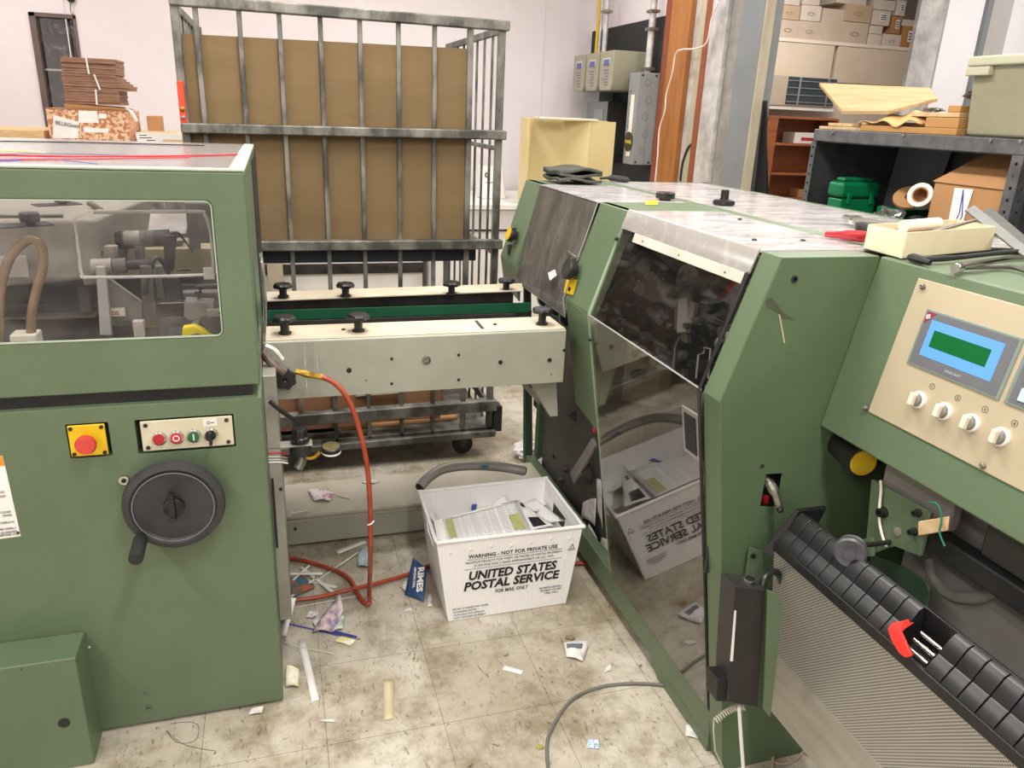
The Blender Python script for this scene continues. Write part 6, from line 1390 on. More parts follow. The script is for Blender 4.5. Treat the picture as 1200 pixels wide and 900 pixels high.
# black cloth hanging by the opening
def clf(u, v):
    yc = y8b-.04
    l_, r_ = lerp(Vector((896, 118, 0)), Vector((882, 242, 0)), v), lerp(Vector((898, 118, 0)), Vector((902, 238, 0)), min(1, v*1.5))
    if v > .6: r_.x -= (v-.6)*14
    p = at(lerp(l_, r_, u).x, lerp(l_, r_, u).y, 'y', yc); return p+Vector((0, .02*math.sin(u*9), 0))
o = MB().grid(clf, 14, 10, .004).build('black_cloth', mat('black_cloth', '#1b1b1c', rough=.95)); tag(o, 'black cloth hanging at the edge of the grey column beside the bookcase', 'cloth')

# ================================================================== METAL SHELF UNIT
SX, sya, syb, sz = 2.10, 2.765, .90, 1.587          # front faces left, towards the machine; runs along y
SD = .46
SU = thing('metal_shelf', (2.33, 1.83, 0), 'dark grey steel shelf unit behind the right machine with boards and tote on top', 'shelf')
B((SX, syb, sz-.045), (SX+SD, sya, sz), 'top_shelf', SHELFL, SU, .003)
B((SX+.02, syb+.02, sz-.049), (SX+SD-.02, sya-.02, sz-.044), 'underside', SHELFM, SU, 0)
def fu(y0, y1):
    m = MB(); hs = [circle((y0+y1)/2, sz-.07-.035*k, .0055, 8) for k in range(16)]
    m.plate([(y0, 0), (y1, 0), (y1, sz-.0455), (y0, sz-.0455)], hs, 'x', SX-.003, SX); return m
for y0, y1 in ((sya-.028, sya), (1.795, 1.835), (syb, syb+.03)): fu(y0, y1).build('front_upright', SHELFL, SU)
def su(y):
    m = MB(); hs = [circle(SX+.022, sz-.07-.035*k, .0055, 8) for k in range(16)]
    m.plate([(SX, 0), (SX+.04, 0), (SX+.04, sz-.0455), (SX, sz-.0455)], hs, 'y', y-.003, y); return m
for y in (sya, 1.798, syb+.003): su(y).build('side_upright', SHELFL, SU)
for y in (sya, syb+.003): B((SX+SD-.04, y-.003, 0), (SX+SD, y, sz-.046), 'back_upright', SHELFL, SU, 0)
B((SX+.004, sya-.010, 0), (SX+SD-.01, sya-.006, sz-.05), 'end_sheet', SHELFM, SU, 0)
B((SX+SD-.008, syb, 0), (SX+SD-.004, sya-.01, sz-.05), 'back_sheet', SHELFM, SU, 0)
B((SX+.04, 1.80, 0), (SX+SD-.01, 1.803, sz-.05), 'divider_sheet', SHELFM, SU, 0)
SH2 = 1.235
B((SX+.001, syb+.01, SH2-.03), (SX+SD-.01, sya-.012, SH2), 'middle_shelf', SHELFM, SU, .002)
B((SX+.001, syb+.01, .6), (SX+SD-.01, sya-.012, .63), 'lower_shelf', SHELFM, SU, .002)
for px, py in ((976, 156), (1059, 159), (1161, 165), (1196, 166)):
    q = at(px, py, 'x', SX); MB().lathe([(.007, 0), (.007, .004), (0, .006)], q, (-1, 0, 0), 12, closed=False).build('shelf_bolt', STEEL, SU)
def X(px, py, x): return at(px, py, 'x', x)
# toolbox
ty1, ty0 = X(967, 230, 2.13).y, X(985, 230, 2.13).y
tx1 = at(1031, 230, 'y', ty0).x
TBX = thing('toolbox', (2.13+(tx1-2.13)/2, (ty0+ty1)/2, SH2), 'green plastic toolbox at the left inside the metal shelf', 'toolbox')
zl = X(984, 233, 2.13).z; ztp = X(978, 212, 2.13).z
B((2.138, ty0+.006, SH2), (tx1-.008, ty1-.006, zl), 'box_body', TOOLG, TBX, .008)
ld_ = B((2.13, ty0, zl+.002), (tx1, ty1, ztp), 'lid', TOOLG, TBX, .016)
B((2.15, ty0+.02, ztp-.001), (tx1-.03, ty1-.02, ztp+.016), 'raised_lid_panel', TOOLG, ld_, .008)
B((2.16, ty0-.006, zl-.02), (2.18, ty0, zl+.02), 'latch', TOOLG, TBX, .003); B((tx1-.05, ty0-.006, zl-.02), (tx1-.03, ty0, zl+.02), 'latch', TOOLG, TBX, .003)
o = MB().box((2.30, ty0-.16, SH2+.001), (2.44, ty0-.012, SH2+.075)).build('plastic_tray', TOOLG, None, .008); tag(o, 'low green plastic tray beside the green toolbox', 'tray')
# cardboard box with a blue lined label
cy1, cy0 = X(1092, 230, 2.125).y, X(1174, 240, 2.125).y
zf = X(1100, 214, 2.125).z; zb3 = 1.528
CB = MB().prism([(2.125, SH2+.001), (2.50, SH2+.001), (2.50, zb3), (2.28, zb3), (2.125, zf)], 'y', cy0, cy1).build('cardboard_box', KRAFT3, None, .003); tag(CB, 'open orange brown cardboard box with a blue lined label inside the metal shelf', 'box')
MB().hexa([Vector(v) for v in ((2.121, cy0-.004, zf), (2.28, cy0-.004, zb3+.001), (2.28, cy1-.03, zb3+.001), (2.121, cy1+.004, zf), (2.119, cy0-.004, zf+.004), (2.278, cy0-.004, zb3+.005), (2.278, cy1-.03, zb3+.005), (2.119, cy1+.004, zf+.004))]).build('lid_flap', KRAFT3, CB, .001)
lq = [X(1111, 262, 2.1225), X(1128, 262, 2.1225), X(1141, 222, 2.1225), X(1119, 220, 2.1225)]
lb3 = MB().slab(lq, .001).build('box_label', PAPER, CB)
m = MB()
for s_ in (0, 4): m.tube([X(1121+s_*.8, 256+s_*.5, 2.120), X(1124+s_*.8, 250+s_, 2.120), X(1129, 222, 2.120)], .0016, 5)
m.build('blue_stripes', mat('royal_blue_print', '#2c49b0', rough=.6), lb3)
q = X(1082, 232, 2.20)
o = MB().lathe([(.042, 0), (.042, .045), (.028, .045), (.028, 0)], q, (-1, -.55, .35), 32).build('tape_roll', WHITE); tag(o, 'roll of white tape standing beside the cardboard box in the shelf', 'tape roll')
MB().lathe([(.0281, .001), (.0281, .044), (.023, .044), (.023, .001)], q, (-1, -.55, .35), 32).build('cardboard_core', KRAFT3, o)
q = X(1067, 233, 2.27)
o = MB().lathe([(.06, 0), (.06, .010), (.02, .010), (.02, 0)], q, (-.5, -.35, .8), 32).build('cardboard_disc', KRAFT3); tag(o, 'flat brown cardboard reel leaning behind the white tape roll', 'reel')
gp_ = [X(1030, 225, 2.50), X(1090, 232, 2.50), X(1118, 170, 2.53), X(1048, 166, 2.53), X(1034, 185, 2.52)]
def thin(pts, t, ax=(-1, 0, 0)):
    m = MB(); a = [m.bm.verts.new(p) for p in pts]; b = [m.bm.verts.new(p+Vector(ax)*t) for p in pts]
    m.bm.faces.new(a); m.bm.faces.new(list(reversed(b)))
    for i in range(len(pts)): j = (i+1) % len(pts); m.bm.faces.new((a[j], a[i], b[i], b[j]))
    return m
gp_ = [Vector((v.x, v.y, max(v.z, SH2+.001) if i < 2 else min(v.z, sz-.06))) for i, v in enumerate(gp_)]; gp_[0].z = gp_[1].z = SH2+.002
o = thin(gp_, .004).build('grey_panel', mat('slate_grey_sheet', '#707276', '#626469', rough=.5, scale=3)); tag(o, 'large grey curved panel leaning at the back of the metal shelf', 'panel')
random.seed(3)
def lump(c, sx_, sy_, sz_, name, m, lab, cat, n=10, amp=.3):
    bm_ = MB()
    bmesh.ops.create_icosphere(bm_.bm, subdivisions=3, radius=1)
    for v in bm_.bm.verts:
        k = 1+amp*(math.sin(v.co.x*5+c[0]*31)*math.sin(v.co.y*6+c[1]*17)+.6*math.sin(v.co.z*9+v.co.x*7))
        v.co = Vector((v.co.x*sx_*k, v.co.y*sy_*k, max(-.95, v.co.z*k)*sz_))+Vector(c)
    o = bm_.build(name, m, angle=25); tag(o, lab, cat); return o
q = X(1045, 240, 2.17); lump((2.17, q.y, SH2+.045), .04, .07, .042, 'plastic_bag', pane('crumpled_clear_film', '#dddddd', refl=.25, rough=.15, haze=.1, hazemax=.6, scale=(20, 20, 20)), 'crumpled clear plastic bag beside the green toolbox', 'bag')
q = X(1068, 240, 2.2); lump((2.24, q.y-.01, SH2+.035), .04, .05, .033, 'black_bag', BLACKM, 'crumpled black bag between the plastic bag and the cardboard box', 'bag')
# boards on top of the shelf unit
def brd(p0, p1, d0, d1, z0, z1, lab, rz=0, m=PLY):
    ya_, yb_ = X(p0, 140, SX+d0).y, X(p1, 140, SX+d0).y
    o = MB().box((SX+d0, yb_, z0), (SX+d1, ya_, z1), Euler((0, 0, rz)).to_matrix()).build('wooden_board', m, None, .002); return tag(o, lab, 'board')
LB = mat('ply_edge', '#b98d55', '#a1753f', rough=.7, scale=20, stretch=(1, .5, 30))
brd(1010, 1124, .02, .18, sz+.001, sz+.022, 'long bottom board lying flat on the metal shelf top beneath the others', .0, m=LB)
brd(963, 1006, .02, .12, sz+.001, sz+.012, 'short splintered board at the left end of the shelf top', .12)
brd(970, 1003, .05, .13, sz+.014, sz+.026, 'splintered stub of board on top of the short left board', -.1)
brd(1085, 1124, .03, .18, sz+.023, sz+.055, 'thick board end stacked beside the plastic tote', 0, m=LB)
brd(1012, 1082, .06, .20, sz+.023, sz+.036, 'broken board piece in the middle of the wood pile', .06)
brd(1066, 1123, .05, .20, sz+.057, sz+.071, 'narrow board across the upper middle of the pile', 0)
brd(1108, 1123, .07, .16, sz+.072, sz+.094, 'small wood offcut on top of the pile by the tote', 0, m=LB)
pts_ = [X(987, 130, SX+.03), X(1040, 130, SX+.03), X(1099, 115, SX+.16), X(1090, 103, SX+.30), X(960, 97, SX+.30)]
o = thin(pts_, .012, (0, 0, -1)).build('wooden_board', mat('pale_plywood_face', '#b99c72', '#9f8156', rough=.75, scale=9, stretch=(5, .5, 5)), None, .001); tag(o, 'large pale plywood panel tilted on top of the wood pile', 'board')
ky1, ky0 = X(1002, 140, SX+.0).y, X(1072, 140, SX+.0).y
o = MB().grid(lambda u, v: Vector((SX+.012+v*.09, ky1+(ky0-ky1)*u, sz+.026+.045*math.sin(u*2.6)*v+.008*math.sin(u*16+v*4)+.012*(1-v)*math.sin(u*5)**2)), 16, 8, .003).build('crumpled_kraft_paper', mat('kraft_paper', '#c79c66', rough=.9)); tag(o, 'crumpled tan kraft paper in front of the tilted plywood panel', 'paper')
o = lump((SX+.10, X(1095, 118, SX+.1).y, sz+.080), .02, .04, .008, 'wire_scrap', STEEL, 'small grey metal scrap on the narrow board', 'scrap')
# tote
ty_ = X(1127, 150, SX+.03).y
TT = thing('plastic_tote', (SX+.22, ty_-.27, sz), 'milky beige plastic storage tote with a lid on top of the metal shelf', 'tote')
TOT = pane('milky_tote_wall', '#c4c1a8', refl=.04, rough=.3, haze=.75, hazemax=.88, hazecol='#a29f84', scale=(1, 1, 1))
zt8 = at(1127, 76, 'x', SX+.02).z
MB().hexa([Vector(v) for v in ((SX+.04, ty_-.50, sz+.001), (SX+.38, ty_-.50, sz+.001), (SX+.38, ty_-.008, sz+.001), (SX+.04, ty_-.008, sz+.001), (SX+.02, ty_-.52, zt8), (SX+.40, ty_-.52, zt8), (SX+.40, ty_, zt8), (SX+.02, ty_, zt8))]).build('tote_body', TOT, TT, .012)
B((SX+.005, ty_-.535, zt8-.008), (SX+.415, ty_+.012, zt8+.022), 'lid', mat('milky_lid', '#b9b79f', '#aeac94', rough=.4, scale=3), TT, .008)
B((SX+.0, ty_-.08, zt8-.035), (SX+.022, ty_+.006, zt8-.009), 'lid_clip', MATS['milky_lid'], TT, .004)
qd = X(1160, 112, SX+.1); lump((SX+.10, qd.y, qd.z), .02, .09, .02, 'dark_contents', STEELD, 'dark metal object visible through the wall of the plastic tote', 'tool')

# ================================================================== THINGS ON THE RIGHT MACHINE
RZ = TZ+.0025
def rz(px, py, h=0): return at(px, py, 'z', RZ+h)
# folded cloth
qa, qb = rz(648, 214), rz(693, 214)
cc = (qa+qb)/2
def rag(u, v, k): return Vector((lerp(qa, qb, u).x, cc.y-.09+v*.20, RZ+.014+k*.017+.006*math.sin(u*6+k*2)+.004*math.sin(v*7+u*3)))
o = None
m = MB()
rg_ = thing('folded_cloth', (cc.x, cc.y, RZ), 'dark grey folded cloth lying on the far end of the right machine', 'cloth')
for k in range(3):
    MB().grid(lambda u, v, k=k: rag(u, v, k), 14, 10, .010).build('cloth_layer', RAG, rg_)
q = rz(722, 213); o = MB().tube([q+Vector((-.07, 0, .012)), q+Vector((-.02, .01, .014)), q+Vector((.05, -.02, .008))], .009, 8, 4, radii=[.005, .012, .006]).build('pliers', BLACKM); tag(o, 'small black tool lying right of the folded cloth', 'tool')
# cream card tray with tools
z0t = RZ+.0005
tA, tB, tC = at(1012, 291, 'z', z0t), at(1056, 303, 'z', z0t), at(1161, 293, 'z', z0t)
eX, eY = (tC-tB), (tA-tB); tD = tA+eX
TR = thing('card_tray', (tB+tA+tC+tD)/4, 'cream cardboard tray holding tools on top of the console', 'tray')
h = .052
def traywall(a, b, t=.003):
    n = (b-a).cross(Vector((0, 0, 1))).normalized()*t
    return MB().hexa([a, b, b-n, a-n, a+Vector((0, 0, h)), b+Vector((0, 0, h)), b-n+Vector((0, 0, h)), a-n+Vector((0, 0, h))])
for a, b in ((tA, tB), (tB, tC), (tC, tD), (tD, tA)): traywall(a, b).build('tray_side', TRAYC, TR)
MB().prism([(v.x, v.y) for v in (tA, tB, tC, tD)], 'z', z0t, z0t+.002).build('tray_bottom', TRAYC, TR)
def tin(u, v, z): return tB+eX*u+eY*v+Vector((0, 0, z))
o = MB().lathe([(.014, 0), (.014, .11), (.009, .11), (.009, .006)], tin(.28, .75, .048), eX*.9+eY*(-.25)+Vector((0, 0, .01)), 20).build('paper_roll', mat('cream_paper_roll', '#efe6cc', rough=.8)); tag(o, 'cream paper roll lying across the cream tray', 'roll')
o = MB().hexa([tin(.45, .3, .040), tin(.85, .2, .062), tin(.88, .32, .062), tin(.47, .45, .040), tin(.45, .3, .044), tin(.85, .2, .066), tin(.88, .32, .066), tin(.47, .45, .044)]).build('steel_scraper', STEEL); tag(o, 'grey steel strip resting in the cream tray', 'tool')
tf = z0t+.03; o = MB().prism([(v.x, v.y) for v in (tin(.05, .1, 0), tin(.95, .1, 0), tin(.95, .9, 0), tin(.05, .9, 0))], 'z', z0t+.003, z0t+.02).build('tray_contents', mat('brown_leather', '#7a4a34', '#5f3a2a', rough=.6, scale=20)); tag(o, 'brown tool pouch lying in the bottom of the cream tray', 'pouch')
# open end wrench reaching behind the tray
o = MB().tube([rz(1003, 258, .02), rz(1030, 261, .025), rz(1065, 264, .03)], .005, 8, 3, radii=[.008, .005, .004]).build('wrench', STEEL); tag(o, 'chrome wrench pointing left just behind the cream tray', 'wrench')
o = MB().tube([rz(990, 256, .014), rz(1000, 258, .016), rz(1010, 259, .018)], .010, 8, 3, radii=[.010, .013, .008]).build('wrench_head', CHROME, o)
o['label'] = 'open chrome jaw'
# red handled pliers
pl_ = thing('pliers', rz(990, 276), 'red handled pliers with black jaws lying left of the cream tray', 'pliers')
MB().tube([rz(968, 274.5, .008), rz(990, 277, .010), rz(1014, 280, .012)], .0075, 10, 4, radii=[.007, .009, .008]).build('red_handle', RED, pl_)
MB().tube([rz(968, 274, .020), rz(992, 273.5, .022), rz(1016, 275, .022)], .0065, 10, 4, radii=[.005, .008, .007]).build('red_handle', RED, pl_)
MB().tube([rz(1003, 266, .012), rz(1013, 266, .014), rz(1025, 270, .012)], .012, 10, 3).build('black_jaw', BLACKM, pl_)
# steel squares leaning over the tray
m = MB(); 
def sq_(pts, name, m_, lab, cat, t=.004):
    o = MB().slab(pts, t).build(name, m_, None, .001); return tag(o, lab, cat)
za, zb2 = .10, .02
sq_([at(1131, 246, 'z', RZ+.075), at(1142, 240, 'z', RZ+.085), at(1215, 298, 'z', RZ+.012), at(1200, 300, 'z', RZ+.006)], 'steel_square', mat('dull_steel_rule', '#6e6e69', '#595954', rough=.5, metal=.3, scale=12), 'dull steel square leaning on the right end of the cream tray', 'square')
sq_([at(1152, 247, 'z', RZ+.07), at(1162, 243, 'z', RZ+.075), at(1225, 296, 'z', RZ+.008), at(1212, 300, 'z', RZ+.004)], 'steel_rule', mat('dull_steel_rule', '#85857f'), 'second steel rule lying beside the steel square behind the tray', 'rule')
# black wrench and spring pliers at the edge
bwz = .008
wr_ = thing('wrench', rz(1130, 300), 'long black wrench lying in front of the cream tray', 'wrench')
MB().tube([at(1082, 304, 'z', RZ+.008), at(1120, 302, 'z', RZ+.008), at(1165, 297, 'z', RZ+.010), at(1210, 293, 'z', RZ+.012)], .005, 10, 4, radii=[.006, .005, .005, .0045]).build('handle', BLACKM, wr_)
q = at(1078, 303, 'z', RZ+.007); MB().tube([at(1090, 308, 'z', RZ+.007), at(1080, 305, 'z', RZ+.008), at(1066, 301, 'z', RZ+.007)], .007, 8, 3, radii=[.006, .009, .006]).build('jaw', BLACKM, wr_)
lp = thing('locking_pliers', rz(1160, 312), 'silver locking pliers at the front edge of the console top', 'pliers')
MB().tube([at(1120, 313, 'z', RZ+.010), at(1145, 309, 'z', RZ+.014), at(1180, 304, 'z', RZ+.014), at(1215, 303, 'z', RZ+.012)], .006, 10, 4).build('upper_handle', CHROME, lp)
MB().tube([at(1125, 314, 'z', RZ+.006), at(1150, 313, 'z', RZ+.006), at(1185, 313, 'z', RZ+.006), at(1215, 322, 'z', RZ+.005)], .0045, 10, 4).build('lower_handle', STEEL, lp)
q = at(1118, 314, 'z', RZ+.010); MB().lathe([(.0085, 0), (.0095, .002), (.0095, .016), (.0085, .018)], q+Vector((-.004, -.006, 0)), (1, .25, 0), 20).build('adjusting_screw', CHROME, lp)
o = sheet([rz(1150, 290, .004), rz(1205, 292, .004), rz(1200, 284, .004), rz(1150, 284, .004)], 'white_card', PAPER, 'white card lying behind the long black wrench', 'card', curl=.001)

# ================================================================== LITTER ON THE FLOOR
def fz(px, py, z=.001): return at(px, py, 'z', z)
def strip(p0, p1, w_, lab, m=PAPER, z=.002, cat='paper strip', name='paper_strip', group=None, lift=0, z2=None):
    a, b = fz(*p0, z), fz(*p1, z if z2 is None else z2); d = (b-a); n = Vector((-d.y, d.x, 0)).normalized()*w_/2
    def f(u, v): return a+d*u+n*(2*v-1)+Vector((0, 0, lift*math.sin(u*3.14)))
    o = MB().grid(f, 8, 1, .0006).build(name, m); return tag(o, lab, cat, group)
strip((353, 750), (370, 821), .021, 'long white paper strip on the floor just right of the left machine')
strip((455, 796), (456, 843), .028, 'flat masking tape strip stuck on the floor in the foreground', mat('masking_tape', '#cbbd9b', '#c1b391', rough=.6, scale=9), cat='tape', name='floor_tape')
strip((590, 782), (612, 788), .020, 'short white paper strip lying in the middle of the open floor')
strip((395, 647), (428, 634), .028, 'broad grey white strip on the floor below the low beam')
strip((342, 676), (394, 688), .014, 'white strip leading right from the pile of offcuts')
strip((336, 672), (378, 672), .016, 'horizontal white strip on top of the offcut pile', z=.02)
strip((343, 680), (363, 662), .010, 'white strip slanting up on the offcut pile', z=.016)
strip((352, 664), (398, 700), .012, 'white strip crossing under the orange hose', z=.012)
strip((341, 699), (372, 676), .010, 'thin white strip leaning over the colourful picture sheet', z=.012)
strip((372, 680), (430, 640), .006, 'very thin white strip rising to the right of the offcut pile', z=.006)
strip((345, 712), (420, 698), .004, 'hair thin white strip in front of the orange hose', z=.003)
strip((335, 730), (400, 745), .006, 'thin violet edged strip under the crumpled paper', mat('violet_edged_paper', '#4c4f9c', rough=.7), z=.004)
strip((383, 738), (418, 747), .012, 'short strip with dark blue edge by the yellow scrap', mat('dark_blue_print_paper', '#2f3c8c', rough=.6), z=.006)
strip((334, 755), (392, 766), .006, 'narrow pale strip with a bent end on the floor', mat('straw_paper', '#d5cdb3', rough=.8), z=.003)
strip((343, 598), (338, 606), .010, 'small white strip standing at the left end of the low beam', z=.15)
strip((339, 602), (361, 598), .010, 'white strip poking from the left end of the low beam', z=.14)
o = strip((330, 745), (342, 700), .03, 'white paper strip leaning against the left machine corner', z=.01, z2=.10)
o = sheet([fz(341, 701, .01), fz(370, 688, .012), fz(352, 672, .012), fz(338, 680, .012)], 'picture_sheet', mat('colour_picture_print', '#3b6470', '#b2613a', rough=.5, scale=14, lo=.45, hi=.6), 'colourful picture sheet in teal and orange among the white offcuts', 'paper', curl=.003)
def crumple(c, r, name, m, lab, cat='crumpled paper', h=.6, seed=0, sub=3):
    rnd = random.Random(seed); bm_ = MB(); bmesh.ops.create_icosphere(bm_.bm, subdivisions=sub, radius=1)
    for v in bm_.bm.verts:
        k = 1+rnd.uniform(-.28, .28); v.co = Vector((v.co.x*r*k, v.co.y*r*k*.8, max(-.5, v.co.z*k)*r*h+r*h*.5))+Vector(c)
    o = bm_.build(name, m, angle=10); return tag(o, lab, cat)
WP = mat('crumpled_white_paper', '#e3dfda', '#b9b4b2', rough=.8, scale=30)
def fold(pts, name, m, lab, cat='paper scrap', curl=.012):
    o = sheet(pts, name, m, lab, cat, curl=curl, n=6); return o
crumple(fz(366, 722), .018, 'crumpled_film', WP, 'small ball of clear white film left of the crumpled picture paper', seed=2)
fold([fz(365, 742, .002), fz(388, 743, .004), fz(402, 716, .04), fz(398, 694, .06)], 'crumpled_picture_paper', mat('mauve_print_paper', '#d9c9c2', '#8f7a9a', rough=.7, scale=30, lo=.4, hi=.6), 'crumpled mauve printed paper standing up by the orange hose', curl=.016)
fold([fz(388, 742, .002), fz(402, 738, .004), fz(404, 722, .02), fz(395, 725, .02)], 'paper_scrap', mat('teal_print', '#6f9488', '#dfe2dc', rough=.7, scale=30), 'teal edged fold of paper beside the mauve printed paper', curl=.01)
fold([fz(392, 752, .002), fz(410, 757, .002), fz(417, 750, .006), fz(396, 745, .004)], 'yellow_scrap', mat('yellow_print_paper', '#ddd566', '#e9e8da', rough=.7, scale=30), 'small yellow and white paper scrap by the blue edged strip', curl=.004)
fold([fz(334, 806, .002), fz(350, 806, .002), fz(351, 786, .03), fz(336, 778, .06)], 'paper_scrap', mat('yellow_white_print', '#efece6', '#d8cf9a', rough=.7, scale=50), 'white scrap with pink print against the lower corner of the left machine', curl=.01)
fold([fz(291, 838, .002), fz(307, 836, .004), fz(309, 828, .01), fz(294, 830, .008)], 'paper_scrap', WP, 'small torn white scrap under the bottom edge of the left machine', curl=.004)
# blue wrapper with big letters
wpx = [(479, 704), (496, 707), (500, 655), (484, 652)]
wr2 = sheet([fz(474, 697, .004), fz(497, 706, .004), fz(500, 668, .055), fz(484, 653, .07)], 'blue_wrapper', mat('navy_printed_wrapper', '#1f3a63', '#2a4873', rough=.45, scale=9), 'crumpled navy blue printed wrapper beside the white tub', 'wrapper', curl=.006)
ca = [fz(474, 697, .004), fz(497, 706, .004), fz(500, 668, .055), fz(484, 653, .07)]
nW = (ca[1]-ca[0]).cross(ca[3]-ca[0]).normalized(); nW = nW if nW.dot(CAM-ca[0]) > 0 else -nW
up_ = (ca[1]-ca[0]); rt_ = (ca[1]-ca[2])
text('RIMES', .030, lerp(ca[2], ca[1], .05)+(ca[0]-ca[1]).normalized()*.030+nW*.012, rt_, nW.cross(rt_), PAPER, wr2, 'wrapper_letters', .0012, width=.10)
text('AMAZING DEAL', .012, lerp(ca[2], ca[1], .10)+(ca[0]-ca[1]).normalized()*.048+nW*.012, rt_, nW.cross(rt_), PAPER, wr2, 'wrapper_small_letters', .0002, width=.085)
fold([fz(470, 690, .003), fz(478, 698, .003), fz(480, 684, .02), fz(472, 680, .02)], 'paper_scrap', WP, 'white crinkled edge of paper at the left of the navy wrapper', curl=.008)
# scraps on open floor
o = fold([fz(663, 770, .003), fz(683, 776, .003), fz(690, 752, .016), fz(661, 752, .02)], 'label_scrap', WP, 'torn white label scrap with a grey block on the open floor', curl=.008)
inlay(fz(664, 762, .008), fz(682, 762, .008), fz(683, 756, .012), fz(664, 756, .014), mat('slate_print', '#55606a', rough=.6), 'grey_block', o, .006)
lump(fz(668, 747, .005), .014, .01, .006, 'brown_scrap', mat('brown_card_scrap', '#8b7660', rough=.9), 'small brown cardboard scrap just behind the torn white label', 'scrap')
fold([fz(803, 862, .003), fz(818, 866, .003), fz(815, 850, .006), fz(804, 848, .004)], 'paper_scrap', WP, 'white scrap against the base of the right machine in the foreground', curl=.002)
fold([fz(687, 876, .002), fz(702, 878, .002), fz(702, 867, .003), fz(689, 866, .003)], 'speckled_scrap', mat('blue_speckled_paper', '#dfe6ee', '#5d83b8', rough=.7, scale=300, lo=.5, hi=.55), 'tiny blue speckled scrap on the floor near the bottom edge', curl=.001)
fold([fz(708, 788, .002), fz(717, 786, .002), fz(716, 779, .003), fz(711, 781, .003)], 'paper_scrap', WP, 'tiny torn white scrap between the tub and the cable', curl=.002)
fold([fz(501, 702+9, .002), fz(507, 711, .002), fz(506, 696, .004), fz(502, 696, .004)], 'paper_scrap', WP, 'small upright white scrap between the navy wrapper and the tub', curl=.002)
fold([fz(473, 717, .002), fz(484, 717, .002), fz(482, 712, .003), fz(475, 713, .003)], 'paper_scrap', WP, 'tiny white crumb in front of the navy wrapper', curl=.001)
fold([fz(374, 845, .002), fz(394, 847, .002), fz(392, 843, .002), fz(377, 843, .002)], 'paper_scrap', WP, 'tiny flat white scrap right of the long paper strip', curl=.001)
fold([fz(372, 738+3, .0012), fz(366, 728, .012), fz(372, 720, .01), fz(378, 730, .01)], 'paper_scrap', WP, 'white wisp of film beside the mauve printed paper', curl=.004)
o = lump(fz(633, 880-5, .004), .010, .007, .004, 'leaf_scrap', mat('olive_scrap', '#a59a52', rough=.8), 'tiny olive crumb on the foreground floor', 'scrap')
# plastic bag piece under the hose
fold([fz(418, 664, .003), fz(434, 666, .003), fz(432, 642, .03), fz(420, 645, .03)], 'film_scrap', mat('pale_blue_film', '#b9c4cc', '#7f9099', rough=.3, scale=40), 'pale blue plastic film piece behind the hanging orange hose', curl=.010)
# scraps around the tub and on the beam
def bz_(px, py, z=.137): return at(px, py, 'z', z)
o = fold([bz_(368, 588), bz_(386, 588), bz_(392, 578, .15), bz_(360, 572, .15)], 'paper_scrap', mat('pink_white_print', '#efe6e8', '#d37f96', rough=.7, scale=40, lo=.55, hi=.6), 'torn white scrap with pink print on the dusty low beam', curl=.012)
o = fold([bz_(424, 566), bz_(440, 567), bz_(446, 564), bz_(430, 561)], 'paper_scrap', WP, 'small white scrap behind the orange hose on the low beam', curl=.003)
o = MB().tube([bz_(383, 565, .16), bz_(386, 573, .15), bz_(398, 581, .14), bz_(410, 584, .14)], .0025, 6, 5).build('straw', mat('cream_straw', '#dfd2be', rough=.7)); tag(o, 'bent cream plastic strand on the low beam', 'strand')
o = crumple(bz_(375, 580, .13), .028, 'dust_heap', mat('dark_dust', '#57524a', '#3e3a34', rough=.95, scale=60), 'small heap of dark dust on the left end of the low beam', 'dust', .22, seed=9)
o = crumple(at(620, 532, 'z', .02), .075, 'crumpled_paper', mat('crumpled_white_plastic', '#ece6e6', '#cfc8ca', rough=.6, scale=14), 'large crumpled white paper wad on the floor behind the tub', h=.55, seed=5)
fold([at(612, 552, 'z', .04), at(634, 556, 'z', .10), at(637, 520, 'z', .17), at(626, 528, 'z', .14)], 'paper_sheet', WP, 'white crumpled sheet standing up between the grey tube and the right machine', curl=.015)
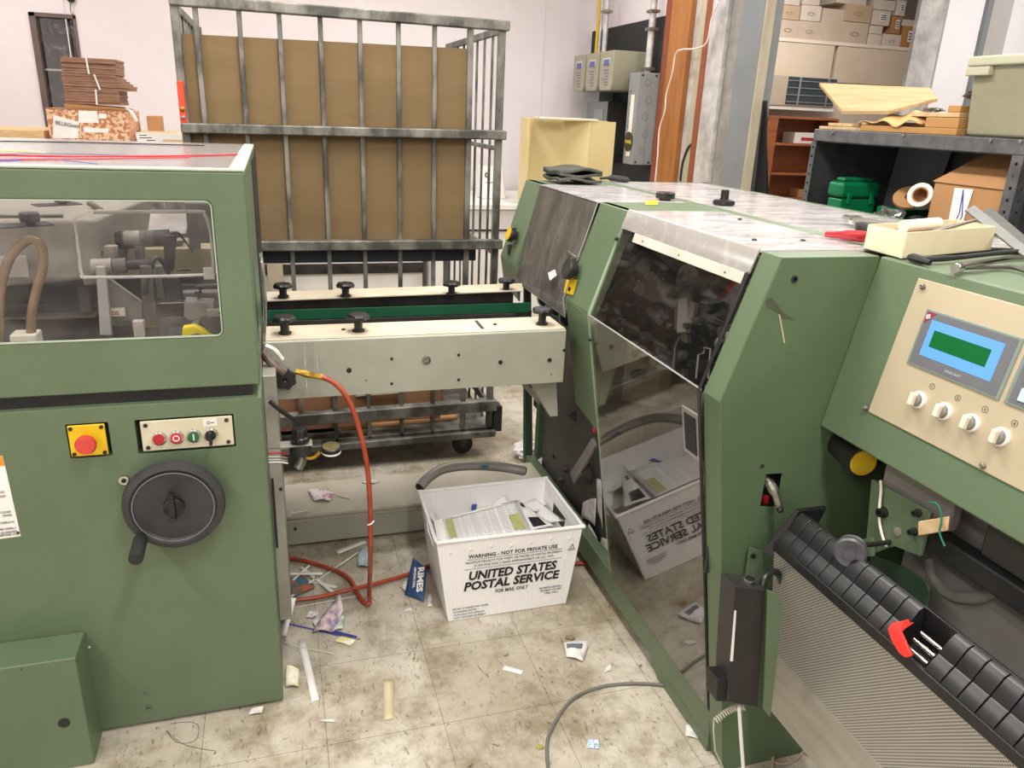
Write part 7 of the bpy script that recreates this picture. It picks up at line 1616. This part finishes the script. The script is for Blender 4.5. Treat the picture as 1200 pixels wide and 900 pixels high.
# papers caught inside the machine base behind the tub
for i, (pp, lb_) in enumerate(((((681, 607), (697, 618), (699, 585), (683, 588)), 'white papers jammed inside the open base just right of the tub rim'), (((684, 636), (694, 650), (703, 640), (690, 612)), 'folded white sheet low inside the open base right of the tub'), (((700, 600), (706, 622), (705, 566), (699, 560)), 'narrow white sheet standing beside the thin green upright'), (((703, 640), (716, 655), (716, 640), (705, 628)), 'small white paper behind the foot of the thin green upright'))):
    z = .16 if i != 2 else .24
    fold([at(a, b, 'x', 1.06) for a, b in pp], 'jammed_paper', WP, lb_, 'paper', curl=.012)
# cables on the floor
o = MB().tube([fz(*p, .005) for p in ((645, 925), (641, 880), (646, 855), (668, 822), (700, 806), (740, 801), (785, 804), (840, 815), (900, 830))], .0048, 10, 8).build('floor_cable', CORDG); tag(o, 'grey cable curving over the foreground floor and under the right machine', 'cable')
o = MB().tube([fz(*p, z) for p, z in (((915, 840), .02), ((903, 855), .01), ((903, 885), .006), ((915, 895), .006), ((935, 888), .006), ((945, 870), .006), ((935, 850), .006), ((918, 860), .006), ((908, 880), .01), ((905, 905), .008))], .0030, 8, 8).build('loose_string', mat('straw_cord', '#b3a386', rough=.6)); tag(o, 'loop of straw coloured cord on the floor under the perforated guard', 'cord')
o = MB().box(tuple(fz(877, 893, 0)), tuple(fz(905, 888, 0)+Vector((0, .06, .012))), Matrix.Rotation(.3, 3, 'Z')).build('wood_scrap', mat('brown_wood_scrap', '#a37c4d', rough=.8), None, .002); tag(o, 'brown wood offcut on the floor below the switch box', 'wood')
# wires of dust under the left machine
o = MB().tube([fz(*p, .002) for p in ((200, 848), (222, 846), (233, 852), (228, 868), (208, 870), (195, 856), (215, 872), (252, 880))], .0006, 5, 8).build('thin_wire', mat('dark_wire', '#5c5344', rough=.6)); tag(o, 'thin looped wire on the floor at the foot of the left machine', 'wire')
scene.view_settings.view_transform = 'Standard'; scene.view_settings.look = 'None'
scene.view_settings.exposure = -0.08; scene.view_settings.gamma = 1; scene.view_settings.use_curve_mapping = False
wd = bpy.data.worlds.new('world'); scene.world = wd; wd.use_nodes = True
wd.node_tree.nodes['Background'].inputs[0].default_value = (.9, .93, 1, 1); wd.node_tree.nodes['Background'].inputs[1].default_value = .15
